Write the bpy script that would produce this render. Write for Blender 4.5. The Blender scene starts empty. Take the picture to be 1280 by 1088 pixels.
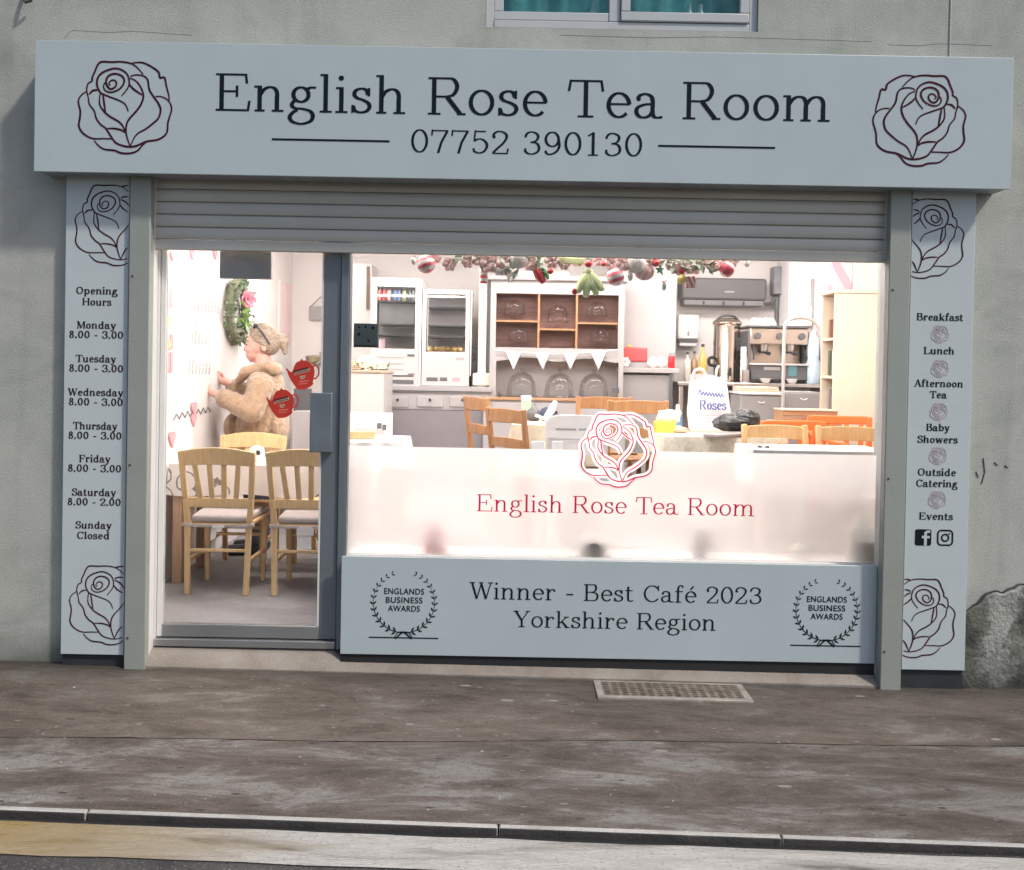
import bpy, bmesh, math, random
from mathutils import Vector, Matrix, Euler
from mathutils.geometry import tessellate_polygon
random.seed(7)
R = math.radians
S = bpy.context.scene
COL = S.collection

# ------------------------------------------------------------------ camera, world, sun, exposure
F, CX, CY0 = 1209.0, 640.0, 472.8          # focal length in photo pixels, principal point
CAM = Vector((0.0, -5.2, 1.66))
ROT = Matrix.Rotation(R(90 - 0.7), 3, 'X') @ Matrix.Rotation(R(1.05), 3, 'Z')
cd = bpy.data.cameras.new('camera')
cd.sensor_width = 36.0
cd.lens = F * 36.0 / 1280.0
cd.shift_y = -(544.0 - CY0) / 1280.0
cd.clip_start, cd.clip_end = 0.05, 900.0
cam = bpy.data.objects.new('camera', cd)
COL.objects.link(cam)
cam.matrix_world = Matrix.Translation(CAM) @ ROT.to_4x4()
S.camera = cam

SUNDIR = Vector((-0.33, 0.21, -0.46)).normalized()      # the way the light travels
w = bpy.data.worlds.new('World'); S.world = w; w.use_nodes = True
nt = w.node_tree
bg = nt.nodes['Background']
sky = nt.nodes.new('ShaderNodeTexSky')
sky.sky_type = 'NISHITA'; sky.sun_disc = False
to_sun = -SUNDIR
sky.dust_density = 2.2; sky.air_density = 1.0; sky.ozone_density = 1.0
sky.sun_elevation = math.asin(to_sun.z)
sky.sun_rotation = math.atan2(to_sun.x, to_sun.y)
nt.links.new(sky.outputs['Color'], bg.inputs['Color'])
bg.inputs['Strength'].default_value = 0.085
sl = bpy.data.lights.new('sun', 'SUN'); sl.energy = 1.9; sl.angle = R(4.0); sl.color = (1.0, 0.96, 0.86)
so = bpy.data.objects.new('sun', sl); COL.objects.link(so)
so.rotation_euler = SUNDIR.to_track_quat('-Z', 'Y').to_euler()
so.location = (6, -8, 9)
S.view_settings.view_transform = 'Standard'; S.view_settings.look = 'None'
S.view_settings.exposure = 0.50; S.view_settings.gamma = 1.0
try:
    S.cycles.use_denoising = True
    S.cycles.denoiser = 'OPENIMAGEDENOISE'
    S.cycles.max_bounces = 8; S.cycles.diffuse_bounces = 4; S.cycles.transparent_max_bounces = 12
    S.cycles.sample_clamp_indirect = 6.0
    S.cycles.caustics_reflective = False; S.cycles.caustics_refractive = False
except Exception:
    pass

def at(px, py, y):
    """point of the facade-parallel plane at depth y seen at photo pixel (px, py)"""
    d = ROT @ Vector(((px - CX) / F, -(py - CY0) / F, -1.0))
    return CAM + d * ((y - CAM.y) / d.y)
def ax(px, py, y): return at(px, py, y).x
def az(px, py, y): return at(px, py, y).z
def ppm(y): return F / (y - CAM.y)          # photo pixels per metre at depth y

# ------------------------------------------------------------------ materials
MATS = {}
def mat(name, col, rough=0.6, metal=0.0, var=0.12, vscale=6.0, bump=0.0, bscale=60.0, spec=0.5, coat=0.0, sheen=0.0):
    if name in MATS: return MATS[name]
    m = bpy.data.materials.new(name); m.use_nodes = True
    n, l = m.node_tree.nodes, m.node_tree.links
    b = n['Principled BSDF']
    b.inputs['Roughness'].default_value = rough
    b.inputs['Metallic'].default_value = metal
    b.inputs['Specular IOR Level'].default_value = spec
    b.inputs['Coat Weight'].default_value = coat
    b.inputs['Sheen Weight'].default_value = sheen
    tc = n.new('ShaderNodeTexCoord')
    no = n.new('ShaderNodeTexNoise'); no.inputs['Scale'].default_value = vscale; no.inputs['Detail'].default_value = 5
    l.new(tc.outputs['Object'], no.inputs['Vector'])
    rp = n.new('ShaderNodeValToRGB')
    rp.color_ramp.elements[0].position = 0.3; rp.color_ramp.elements[1].position = 0.7
    rp.color_ramp.elements[0].color = tuple(c * (1 - var) for c in col) + (1,)
    rp.color_ramp.elements[1].color = tuple(min(1, c * (1 + var)) for c in col) + (1,)
    l.new(no.outputs['Fac'], rp.inputs['Fac']); l.new(rp.outputs['Color'], b.inputs['Base Color'])
    if bump:
        n2 = n.new('ShaderNodeTexNoise'); n2.inputs['Scale'].default_value = bscale; n2.inputs['Detail'].default_value = 6
        l.new(tc.outputs['Object'], n2.inputs['Vector'])
        bp = n.new('ShaderNodeBump'); bp.inputs['Strength'].default_value = bump; bp.inputs['Distance'].default_value = 0.01
        l.new(n2.outputs['Fac'], bp.inputs['Height']); l.new(bp.outputs['Normal'], b.inputs['Normal'])
    MATS[name] = m
    return m

def wood(name, c1, c2, rough=0.42, axis='Z', scale=14.0):
    if name in MATS: return MATS[name]
    m = mat(name, c1, rough)
    n, l = m.node_tree.nodes, m.node_tree.links
    b = n['Principled BSDF']
    tc = n.new('ShaderNodeTexCoord'); mp = n.new('ShaderNodeMapping')
    sc = {'X': (0.12, 1, 1), 'Y': (1, 0.12, 1), 'Z': (1, 1, 0.12)}[axis]
    mp.inputs['Scale'].default_value = tuple(scale * s for s in sc)
    no = n.new('ShaderNodeTexNoise'); no.inputs['Scale'].default_value = 4.0; no.inputs['Detail'].default_value = 8; no.inputs['Distortion'].default_value = 0.6
    rp = n.new('ShaderNodeValToRGB')
    rp.color_ramp.elements[0].position = 0.35; rp.color_ramp.elements[1].position = 0.68
    rp.color_ramp.elements[0].color = c2 + (1,); rp.color_ramp.elements[1].color = c1 + (1,)
    l.new(tc.outputs['Object'], mp.inputs['Vector']); l.new(mp.outputs['Vector'], no.inputs['Vector'])
    l.new(no.outputs['Fac'], rp.inputs['Fac']); l.new(rp.outputs['Color'], b.inputs['Base Color'])
    return m

def glass(name, tint=(1, 1, 1), refl=1.0):
    """thin sheet: straight-through transparency with a Fresnel reflection"""
    if name in MATS: return MATS[name]
    m = bpy.data.materials.new(name); m.use_nodes = True
    n, l = m.node_tree.nodes, m.node_tree.links
    n.remove(n['Principled BSDF'])
    tr = n.new('ShaderNodeBsdfTransparent'); tr.inputs['Color'].default_value = tint + (1,)
    gl = n.new('ShaderNodeBsdfGlossy'); gl.inputs['Roughness'].default_value = 0.02
    fr = n.new('ShaderNodeFresnel'); fr.inputs['IOR'].default_value = 1.45
    mu = n.new('ShaderNodeMath'); mu.operation = 'MULTIPLY'; mu.inputs[1].default_value = refl
    mx = n.new('ShaderNodeMixShader')
    l.new(fr.outputs[0], mu.inputs[0]); l.new(mu.outputs[0], mx.inputs['Fac'])
    l.new(tr.outputs[0], mx.inputs[1]); l.new(gl.outputs[0], mx.inputs[2])
    l.new(mx.outputs[0], n['Material Output'].inputs['Surface'])
    MATS[name] = m
    return m

def film(name, col, rough_part=0.25):
    """translucent vinyl film: diffuses the light from the room, hazy view of what is right behind it"""
    if name in MATS: return MATS[name]
    m = bpy.data.materials.new(name); m.use_nodes = True
    n, l = m.node_tree.nodes, m.node_tree.links
    n.remove(n['Principled BSDF'])
    tl = n.new('ShaderNodeBsdfTranslucent'); tl.inputs['Color'].default_value = col + (1,)
    df = n.new('ShaderNodeBsdfDiffuse'); df.inputs['Color'].default_value = col + (1,)
    rf = n.new('ShaderNodeBsdfRefraction'); rf.inputs['Roughness'].default_value = 0.42; rf.inputs['IOR'].default_value = 1.08
    rf.inputs['Color'].default_value = col + (1,)
    no = n.new('ShaderNodeTexNoise'); no.inputs['Scale'].default_value = 900
    a = n.new('ShaderNodeMixShader'); a.inputs['Fac'].default_value = 0.12
    b = n.new('ShaderNodeMixShader'); b.inputs['Fac'].default_value = rough_part
    l.new(tl.outputs[0], a.inputs[1]); l.new(df.outputs[0], a.inputs[2])
    l.new(a.outputs[0], b.inputs[1]); l.new(rf.outputs[0], b.inputs[2])
    l.new(b.outputs[0], n['Material Output'].inputs['Surface'])
    MATS[name] = m
    return m

def emit(name, col, strength):
    if name in MATS: return MATS[name]
    m = bpy.data.materials.new(name); m.use_nodes = True
    b = m.node_tree.nodes['Principled BSDF']
    b.inputs['Base Color'].default_value = col + (1,)
    b.inputs['Emission Color'].default_value = col + (1,)
    b.inputs['Emission Strength'].default_value = strength
    MATS[name] = m
    return m

def stripes(name, c1, c2, scale=40.0, rot=(0, 0, 0), axis=2, rough=0.3):
    if name in MATS: return MATS[name]
    m = mat(name, c1, rough, coat=0.3)
    n, l = m.node_tree.nodes, m.node_tree.links
    tc = n.new('ShaderNodeTexCoord'); mp = n.new('ShaderNodeMapping'); mp.inputs['Rotation'].default_value = rot
    sx = n.new('ShaderNodeSeparateXYZ'); mu = n.new('ShaderNodeMath'); mu.operation = 'MULTIPLY'; mu.inputs[1].default_value = scale
    fr = n.new('ShaderNodeMath'); fr.operation = 'FRACT'
    gt = n.new('ShaderNodeMath'); gt.operation = 'GREATER_THAN'; gt.inputs[1].default_value = 0.5
    mx = n.new('ShaderNodeMix'); mx.data_type = 'RGBA'
    l.new(tc.outputs['Object'], mp.inputs['Vector']); l.new(mp.outputs['Vector'], sx.inputs[0])
    l.new(sx.outputs[axis], mu.inputs[0]); l.new(mu.outputs[0], fr.inputs[0]); l.new(fr.outputs[0], gt.inputs[0])
    l.new(gt.outputs[0], mx.inputs['Factor'])
    mx.inputs['A'].default_value = c1 + (1,); mx.inputs['B'].default_value = c2 + (1,)
    l.new(mx.outputs['Result'], n['Principled BSDF'].inputs['Base Color'])
    return m

# ------------------------------------------------------------------ mesh builder and object helpers
class MB:
    def __init__(s): s.v, s.f, s.mi, s.m = [], [], [], 0
    def add(s, vs, fs):
        o = len(s.v); s.v += [Vector(p) for p in vs]
        for f in fs: s.f.append([o + i for i in f]); s.mi.append(s.m)
        return s
    def box(s, x0, x1, y0, y1, z0, z1):
        if x1 < x0: x0, x1 = x1, x0
        if y1 < y0: y0, y1 = y1, y0
        if z1 < z0: z0, z1 = z1, z0
        return s.add([(x0,y0,z0),(x1,y0,z0),(x1,y1,z0),(x0,y1,z0),(x0,y0,z1),(x1,y0,z1),(x1,y1,z1),(x0,y1,z1)],
              [(3,2,1,0),(4,5,6,7),(0,1,5,4),(1,2,6,5),(2,3,7,6),(3,0,4,7)])
    def bar(s, p0, p1, wx, wy, up=(0, 0, 1), w1=None):
        """rectangular bar from p0 to p1, section wx by wy (w1: section at p1)"""
        p0, p1 = Vector(p0), Vector(p1); d = (p1 - p0).normalized(); u = Vector(up)
        if abs(d.dot(u)) > 0.95: u = Vector((0, 1, 0))
        a = d.cross(u).normalized(); b = a.cross(d).normalized(); w1 = w1 or (wx, wy); vs = []
        for p, (p_x, p_y) in ((p0, (wx, wy)), (p1, w1)):
            for i, j in ((-1,-1),(1,-1),(1,1),(-1,1)): vs.append(p + a * i * p_x / 2 + b * j * p_y / 2)
        return s.add(vs, [(0,1,2,3),(7,6,5,4),(4,5,1,0),(5,6,2,1),(6,7,3,2),(7,4,0,3)])
    def cyl(s, p0, p1, r0, r1=None, n=16, cap=True):
        p0, p1 = Vector(p0), Vector(p1); r1 = r0 if r1 is None else r1
        d = (p1 - p0).normalized(); u = Vector((0, 0, 1)) if abs(d.z) < 0.9 else Vector((1, 0, 0))
        a = d.cross(u).normalized(); b = d.cross(a).normalized(); vs = []
        for p, r in ((p0, r0), (p1, r1)):
            for i in range(n):
                t = 2 * math.pi * i / n; vs.append(p + a * math.cos(t) * r + b * math.sin(t) * r)
        fs = [(i, (i + 1) % n, n + (i + 1) % n, n + i) for i in range(n)]
        if cap: fs += [tuple(range(n))[::-1], tuple(range(n, 2 * n))]
        return s.add(vs, fs)
    def tube(s, pts, r, n=8, closed=False):
        pts = [Vector(p) for p in pts]; N = len(pts); vs = []; prev = None
        rr = r if isinstance(r, (list, tuple)) else [r] * N
        for i, p in enumerate(pts):
            q = pts[(i + 1) % N] if (closed or i < N - 1) else p
            o = pts[i - 1] if (closed or i > 0) else p
            d = (q - o).normalized()
            if prev is None:
                u = Vector((0, 0, 1)) if abs(d.z) < 0.9 else Vector((1, 0, 0)); a = d.cross(u).normalized()
            else:
                a = (prev - d * prev.dot(d)).normalized()
            prev = a; b = d.cross(a)
            for k in range(n):
                t = 2 * math.pi * k / n; vs.append(p + (a * math.cos(t) + b * math.sin(t)) * rr[i])
        fs = []
        for i in range(N if closed else N - 1):
            j = (i + 1) % N
            for k in range(n): fs.append((i * n + k, i * n + (k + 1) % n, j * n + (k + 1) % n, j * n + k))
        if not closed: fs += [tuple(range(n))[::-1], tuple(range((N - 1) * n, N * n))]
        return s.add(vs, fs)
    def ball(s, c, r, n=16, m=10, rot=None):
        c = Vector(c); r = (r, r, r) if not isinstance(r, (tuple, list)) else r; vs = []; fs = []
        for i in range(1, m):
            ph = math.pi * i / m
            for k in range(n):
                t = 2 * math.pi * k / n
                p = Vector((r[0] * math.sin(ph) * math.cos(t), r[1] * math.sin(ph) * math.sin(t), r[2] * math.cos(ph)))
                vs.append(c + (rot @ p if rot else p))
        e = Vector((0, 0, r[2])); e = rot @ e if rot else e
        top, bot = len(vs), len(vs) + 1; vs += [c + e, c - e]
        for i in range(m - 2):
            for k in range(n): fs.append((i * n + k, (i + 1) * n + k, (i + 1) * n + (k + 1) % n, i * n + (k + 1) % n))
        for k in range(n):
            fs.append((top, k, (k + 1) % n)); fs.append((bot, (m - 2) * n + (k + 1) % n, (m - 2) * n + k))
        return s.add(vs, fs)
    def lathe(s, c, prof, n=24):
        """prof: (radius, z) pairs from the bottom up, revolved about the vertical through c"""
        c = Vector(c); vs = []; fs = []
        for r, z in prof:
            for k in range(n):
                t = 2 * math.pi * k / n; vs.append(c + Vector((r * math.cos(t), r * math.sin(t), z)))
        for i in range(len(prof) - 1):
            for k in range(n): fs.append((i * n + k, i * n + (k + 1) % n, (i + 1) * n + (k + 1) % n, (i + 1) * n + k))
        if prof[0][0] > 1e-4: fs.append(tuple(range(n))[::-1])
        if prof[-1][0] > 1e-4: fs.append(tuple(range((len(prof) - 1) * n, len(prof) * n)))
        return s.add(vs, fs)
    def plate(s, poly, y, th=0.0):
        """outline (x, z) in a facade-parallel plane, front at y, going back by th"""
        tris = tessellate_polygon([[Vector((p[0], p[1], 0)) for p in poly]])
        n = len(poly); vs = [(p[0], y, p[1]) for p in poly]; fs = []
        ar = sum(poly[i][0] * poly[(i + 1) % n][1] - poly[(i + 1) % n][0] * poly[i][1] for i in range(n))
        for a, b, c in tris:
            pa, pb, pc = poly[a], poly[b], poly[c]
            cr = (pb[0] - pa[0]) * (pc[1] - pa[1]) - (pb[1] - pa[1]) * (pc[0] - pa[0])
            fs.append((a, b, c) if cr > 0 else (a, c, b))
        if th:
            vs += [(p[0], y + th, p[1]) for p in poly]
            fs += [(f[0] + n, f[2] + n, f[1] + n) for f in list(fs)]
            for i in range(n):
                j = (i + 1) % n
                fs.append((j, i, i + n, j + n) if ar > 0 else (i, j, j + n, i + n))
        return s.add(vs, fs)
    def ribbon(s, pts, w, y):
        """flat strip along (x, z) points in a facade-parallel plane; w: number or list of widths"""
        N = len(pts); L, Rr = [], []
        if N < 2: return s
        for i, p in enumerate(pts):
            a = pts[max(0, i - 1)]; b = pts[min(N - 1, i + 1)]
            dx, dz = b[0] - a[0], b[1] - a[1]; d = math.hypot(dx, dz) or 1e-9
            nx, nz = -dz / d, dx / d; ww = (w[i] if isinstance(w, list) else w) / 2; yy = y[i] if isinstance(y, list) else y
            L.append((p[0] + nx * ww, yy, p[1] + nz * ww)); Rr.append((p[0] - nx * ww, yy, p[1] - nz * ww))
        return s.add(L + Rr, [(N + i, N + i + 1, i + 1, i) for i in range(N - 1)])
    def holed(s, x0, x1, z0, z1, y0, y1, holes):
        """vertical slab with rectangular holes (hx0, hx1, hz0, hz1)"""
        xs = sorted({x0, x1, *[h[0] for h in holes], *[h[1] for h in holes]})
        zs = sorted({z0, z1, *[h[2] for h in holes], *[h[3] for h in holes]})
        def solid(i, j):
            if not (0 <= i < len(xs) - 1 and 0 <= j < len(zs) - 1): return False
            a, b = (xs[i] + xs[i + 1]) / 2, (zs[j] + zs[j + 1]) / 2
            return not any(h[0] < a < h[1] and h[2] < b < h[3] for h in holes)
        for i in range(len(xs) - 1):
            for j in range(len(zs) - 1):
                if not solid(i, j): continue
                a, b, c, d = xs[i], xs[i + 1], zs[j], zs[j + 1]
                s.add([(a,y0,c),(b,y0,c),(b,y0,d),(a,y0,d)], [(0,1,2,3)])
                s.add([(a,y1,c),(b,y1,c),(b,y1,d),(a,y1,d)], [(3,2,1,0)])
                if not solid(i - 1, j): s.add([(a,y0,c),(a,y1,c),(a,y1,d),(a,y0,d)], [(3,2,1,0)])
                if not solid(i + 1, j): s.add([(b,y0,c),(b,y1,c),(b,y1,d),(b,y0,d)], [(0,1,2,3)])
                if not solid(i, j - 1): s.add([(a,y0,c),(b,y0,c),(b,y1,c),(a,y1,c)], [(3,2,1,0)])
                if not solid(i, j + 1): s.add([(a,y0,d),(b,y0,d),(b,y1,d),(a,y1,d)], [(0,1,2,3)])
        return s
    def obj(s, name, m, parent=None, base=None, bevel=0.0, smooth=True, angle=35, seg=2):
        me = bpy.data.meshes.new(name); o = bpy.data.objects.new(name, me); COL.objects.link(o)
        org = Vector(base) if base is not None else Vector((0, 0, 0))
        if parent is not None:
            o.parent = parent; q = parent; org = Vector((0, 0, 0))
            while q is not None: org += Vector(q.location); q = q.parent
        else: o.location = org
        me.from_pydata([tuple(p - org) for p in s.v], [], s.f)
        ms = m if isinstance(m, (list, tuple)) else [m]
        for x in ms: me.materials.append(x)
        if len(ms) > 1:
            for p, i in zip(me.polygons, s.mi): p.material_index = i
        me.update()
        if smooth:
            for p in me.polygons: p.use_smooth = True
            me.set_sharp_from_angle(angle=R(angle))
        if bevel:
            b = o.modifiers.new('bevel', 'BEVEL'); b.width = bevel; b.segments = seg; b.limit_method = 'ANGLE'; b.angle_limit = R(40)
            b.harden_normals = False
        return o

def tag(o, label, cat, group=None, kind=None):
    if label: o['label'] = label
    if cat: o['category'] = cat
    if group: o['group'] = group
    if kind: o['kind'] = kind
    return o
def thing(name, label, cat, loc=(0, 0, 0), group=None):
    o = bpy.data.objects.new(name, None); COL.objects.link(o); o.empty_display_size = 0.05
    o.location = loc
    return tag(o, label, cat, group)
def copy_tree(o, parent=None):
    c = o.copy(); COL.objects.link(c)
    if parent is not None: c.parent = parent
    for ch in [x for x in COL.objects if x.parent == o]: copy_tree(ch, c)
    return c

def smooth_path(pts, k=6, closed=False):
    """Catmull-Rom through 2-D or 3-D points"""
    P = [Vector(p) for p in pts]; n = len(P); out = []
    if n < 3: return [tuple(p) for p in P]
    for i in range(n if closed else n - 1):
        p0 = P[(i - 1) % n] if (closed or i > 0) else P[0]
        p1, p2 = P[i], P[(i + 1) % n]
        p3 = P[(i + 2) % n] if (closed or i < n - 2) else P[-1]
        for j in range(k):
            t = j / k
            out.append(tuple(0.5 * ((2 * p1) + (p2 - p0) * t + (2 * p0 - 5 * p1 + 4 * p2 - p3) * t * t + (3 * p1 - p0 - 3 * p2 + p3) * t ** 3)))
    if not closed: out.append(tuple(P[-1]))
    return out

# ------------------------------------------------------------------ slab-serif lettering drawn as strokes (cap height 1, x height .69)
XH = 0.69
def ell(cx, cy, rx, ry, a0, a1, n=24):
    return [(cx + rx * math.cos(R(a0 + (a1 - a0) * i / n)), cy + ry * math.sin(R(a0 + (a1 - a0) * i / n))) for i in range(n + 1)]
def glyphs(T, t):
    """glyph: (advance, pieces). pieces: v stem, h bar (bottom aligned), c curve with pen width, d diagonal with width, o dot"""
    e = T / 2; g = {}
    def V(x, y0, y1): return ('d', [(x, y0), (x, y1)], T)
    def H(x0, x1, y): return ('d', [(x0, y + t / 2), (x1, y + t / 2)], t)
    def C(*p): return ('c', smooth_path(p, 7))
    def A(*a): return ('c', ell(*a))
    def D(x0, y0, x1, y1, ww): return ('d', [(x0, y0), (x1, y1)], ww)
    def sb(x, l=.13, r=.13): return H(x - l, x + r, 0)
    def st(x, l=.13, r=.13, y=1.0): return H(x - l, x + r, y - t)
    def fl(x, y): return H(x - .14, x, y - t)
    nar = lambda x: C((x, .44), (x + .10, .59), (x + .24, .655), (x + .37, .62), (x + .43, .50), (x + .43, .36))
    g['E'] = (.97, [V(.19, 0, 1), H(.04, .86, 0), H(.04, .80, 1 - t), H(.19, .58, .5), D(.86, 0, .90, .28, t * 1.2), D(.80, 1, .83, .74, t * 1.2), D(.58, .38, .58, .68, t * 1.2)])
    g['F'] = (.90, [V(.19, 0, 1), sb(.19, .15, .18), H(.04, .80, 1 - t), H(.19, .58, .48), D(.80, 1, .83, .72, t * 1.2), D(.58, .36, .58, .66, t * 1.2)])
    g['L'] = (.88, [V(.19, 0, 1), H(.04, .80, 0), st(.19, .15, .17), D(.80, 0, .84, .32, t * 1.2)])
    g['T'] = (.95, [V(.475, 0, 1), sb(.475, .2, .2), H(.09, .86, 1 - t), D(.09, 1, .04, .70, t * 1.2), D(.86, 1, .91, .70, t * 1.2)])
    g['R'] = (1.02, [V(.19, 0, 1), sb(.19, .15, .17), H(.04, .5, 1 - t), H(.19, .52, .46), C((.48, 1 - t / 2), (.66, .96), (.76, .83), (.76, .68), (.66, .53), (.48, .46 + t / 2)), D(.52, .48, .86, .03, T), H(.78, 1.0, 0)])
    g['B'] = (.95, [V(.19, 0, 1), H(.04, .5, 0), H(.04, .48, 1 - t), H(.19, .5, .5), C((.46, 1 - t / 2), (.64, .96), (.70, .84), (.70, .70), (.62, .57), (.46, .5 + t / 2)), C((.46, .5 + t / 2), (.68, .48), (.79, .36), (.79, .20), (.68, .05), (.48, t / 2))])
    g['H'] = (1.08, [V(.2, 0, 1), V(.88, 0, 1), sb(.2, .16, .16), st(.2, .16, .16), sb(.88, .16, .16), st(.88, .16, .16), H(.2, .88, .48)])
    g['M'] = (1.22, [D(.2, 0, .2, 1, t * 1.3), V(1.02, 0, 1), sb(.2), H(.04, .28, 1 - t), sb(1.02, .15, .15), H(.96, 1.18, 1 - t), D(.22, 1, .62, .06, T), D(.62, .06, .98, 1, t * 1.2)])
    g['W'] = (1.35, [D(.16, 1, .44, 0, T), D(.44, 0, .70, .98, t * 1.2), D(.66, 1, .95, 0, T), D(.95, 0, 1.22, .98, t * 1.2), st(.16, .14, .18), st(.66, .1, .14), st(1.22, .16, .12)])
    g['Y'] = (1.0, [V(.5, 0, .46), sb(.5, .18, .18), D(.14, 1, .5, .42, T), D(.5, .42, .86, .98, t * 1.2), st(.15, .13, .18), st(.86, .15, .12)])
    g['A'] = (1.02, [D(.14, 0, .5, 1, t * 1.2), D(.5, 1, .87, 0, T), H(.26, .74, .32), sb(.13, .11, .15), sb(.87, .18, .13)])
    g['O'] = (1.06, [A(.53, .5, .47 - e, .5 - t / 2, 0, 360)])
    g['C'] = (.98, [A(.53, .5, .47 - e, .5 - t / 2, 42, 322), D(.87, 1, .87, .68, t * 1.2)])
    g['S'] = (.80, [C((.66, .74), (.60, .90), (.40, .965), (.20, .90), (.14, .75), (.22, .62), (.40, .54), (.60, .45), (.69, .28), (.60, .10), (.38, .035), (.16, .10), (.10, .28)), D(.67, .68, .67, .98, t * 1.2), D(.09, .02, .09, .32, t * 1.2)])
    g['o'] = (.76, [A(.38, XH / 2, .33 - e, XH / 2 - t / 2, 0, 360)])
    g['e'] = (.72, [A(.37, XH / 2, .32 - e, XH / 2 - t / 2, 4, 318), H(.10, .65, .345)])
    g['é'] = (.72, g['e'][1] + [D(.34, .78, .50, .98, T * .8)])
    g['c'] = (.68, [A(.37, XH / 2, .32 - e, XH / 2 - t / 2, 48, 318), ('o', .56, .52, T * .62)])
    g['a'] = (.78, [C((.13, .52), (.18, .61), (.32, .655), (.46, .60), (.51, .46), (.51, .16), (.56, .05), (.66, .03), (.76, .05)), C((.50, .39), (.30, .37), (.13, .29), (.10, .16), (.18, .05), (.32, .03), (.44, .09), (.51, .2)), ('o', .15, .52, T * .5)])
    g['n'] = (.88, [V(.19, 0, XH), fl(.19, XH), sb(.19), nar(.2), V(.63, 0, .40), sb(.65, .15, .15)])
    g['m'] = (1.32, [V(.19, 0, XH), fl(.19, XH), sb(.19), nar(.2), V(.63, 0, .40), sb(.63), nar(.64), V(1.07, 0, .40), sb(1.09, .15, .15)])
    g['h'] = (.88, [V(.19, 0, 1.03), fl(.19, 1.03), sb(.19), nar(.2), V(.63, 0, .40), sb(.65, .15, .15)])
    g['u'] = (.88, [V(.19, .22, XH), fl(.19, XH), C((.19, .26), (.22, .10), (.34, .035), (.48, .07), (.60, .20)), V(.63, 0, XH), fl(.63, XH), H(.63, .78, 0)])
    g['r'] = (.66, [V(.19, 0, XH), fl(.19, XH), sb(.19, .14, .17), C((.2, .42), (.30, .58), (.43, .645), (.54, .62)), ('o', .53, .57, T * .55)])
    g['l'] = (.40, [V(.19, 0, 1.03), fl(.19, 1.03), sb(.19, .15, .16)])
    g['i'] = (.40, [V(.19, 0, XH), fl(.19, XH), sb(.19, .15, .16), ('o', .18, .93, T * .62)])
    g['s'] = (.62, [C((.47, .50), (.42, .62), (.30, .66), (.16, .61), (.12, .50), (.19, .41), (.33, .36), (.47, .28), (.51, .17), (.43, .06), (.28, .025), (.14, .07), (.09, .19)), D(.49, .46, .49, .68, t * 1.2), D(.08, .01, .08, .22, t * 1.2)])
    g['t'] = (.56, [C((.21, .90), (.21, .60), (.21, .20), (.25, .07), (.36, .03), (.48, .08)), V(.21, .25, .90), H(.05, .46, XH - t)])
    g['f'] = (.56, [V(.21, 0, .80), C((.21, .72), (.23, .92), (.34, 1.02), (.48, .99)), H(.06, .47, XH - t), sb(.21, .15, .18), ('o', .46, .94, T * .5)])
    g['k'] = (.86, [V(.19, 0, 1.03), fl(.19, 1.03), sb(.19), D(.24, .28, .62, XH - .02, t * 1.2), D(.36, .40, .66, .02, T), st(.62, .14, .14, XH), sb(.68, .14, .14)])
    g['d'] = (.88, [A(.37, XH / 2, .31 - e, XH / 2 - t / 2, 40, 320), V(.63, 0, 1.03), fl(.63, 1.03), H(.63, .79, 0)])
    g['b'] = (.86, [A(.49, XH / 2, .31 - e, XH / 2 - t / 2, -140, 140), V(.21, 0, 1.03), fl(.21, 1.03)])
    g['p'] = (.88, [A(.49, XH / 2, .31 - e, XH / 2 - t / 2, -140, 140), V(.21, -.32, XH), fl(.21, XH), H(.07, .36, -.32)])
    g['g'] = (.80, [A(.36, .47, .25 - e, .22 - t / 2, 0, 360), C((.50, .60), (.60, .66), (.74, .66)), C((.20, .31), (.13, .20), (.20, .11), (.40, .09), (.60, .03), (.67, -.10), (.60, -.24), (.38, -.31), (.16, -.26), (.08, -.14), (.16, -.01), (.28, .06))])
    g['v'] = (.80, [D(.14, XH, .42, 0, T), D(.42, 0, .66, XH, t * 1.2), st(.15, .12, .16, XH), st(.66, .15, .11, XH)])
    g['w'] = (1.10, [D(.14, XH, .36, 0, T), D(.36, 0, .55, XH, t * 1.2), D(.53, XH, .77, 0, T), D(.77, 0, .97, XH, t * 1.2), st(.15, .12, .15, XH), st(.97, .14, .11, XH)])
    g['y'] = (.80, [D(.14, XH, .42, 0, T), ('c', smooth_path([(.66, XH), (.42, .0), (.30, -.24), (.14, -.28)], 7), .45), st(.15, .12, .16, XH), st(.66, .15, .11, XH), ('o', .14, -.24, T * .5)])
    g['0'] = (.80, [A(.40, .5, .34 - e, .5 - t / 2, 0, 360)])
    g['1'] = (.80, [V(.40, 0, 1), sb(.40, .2, .2), D(.20, .84, .40, .98, t * 1.3)])
    g['2'] = (.80, [C((.12, .70), (.14, .86), (.28, .96), (.46, .95), (.62, .84), (.62, .66), (.48, .44), (.28, .24), (.10, .04)), H(.08, .66, 0), D(.66, 0, .70, .24, t * 1.2), ('o', .15, .72, T * .5)])
    g['3'] = (.80, [C((.12, .80), (.22, .93), (.40, .97), (.58, .88), (.62, .74), (.52, .58), (.32, .53)), C((.32, .53), (.56, .49), (.66, .32), (.62, .14), (.42, .03), (.22, .05), (.09, .18)), ('o', .13, .78, T * .45), ('o', .12, .22, T * .45)])
    g['5'] = (.80, [H(.18, .62, 1 - t * 1.4), D(.20, 1, .16, .54, t * 1.2), C((.16, .54), (.30, .62), (.48, .61), (.64, .46), (.65, .26), (.52, .08), (.32, .03), (.12, .12)), ('o', .14, .18, T * .45)])
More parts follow.
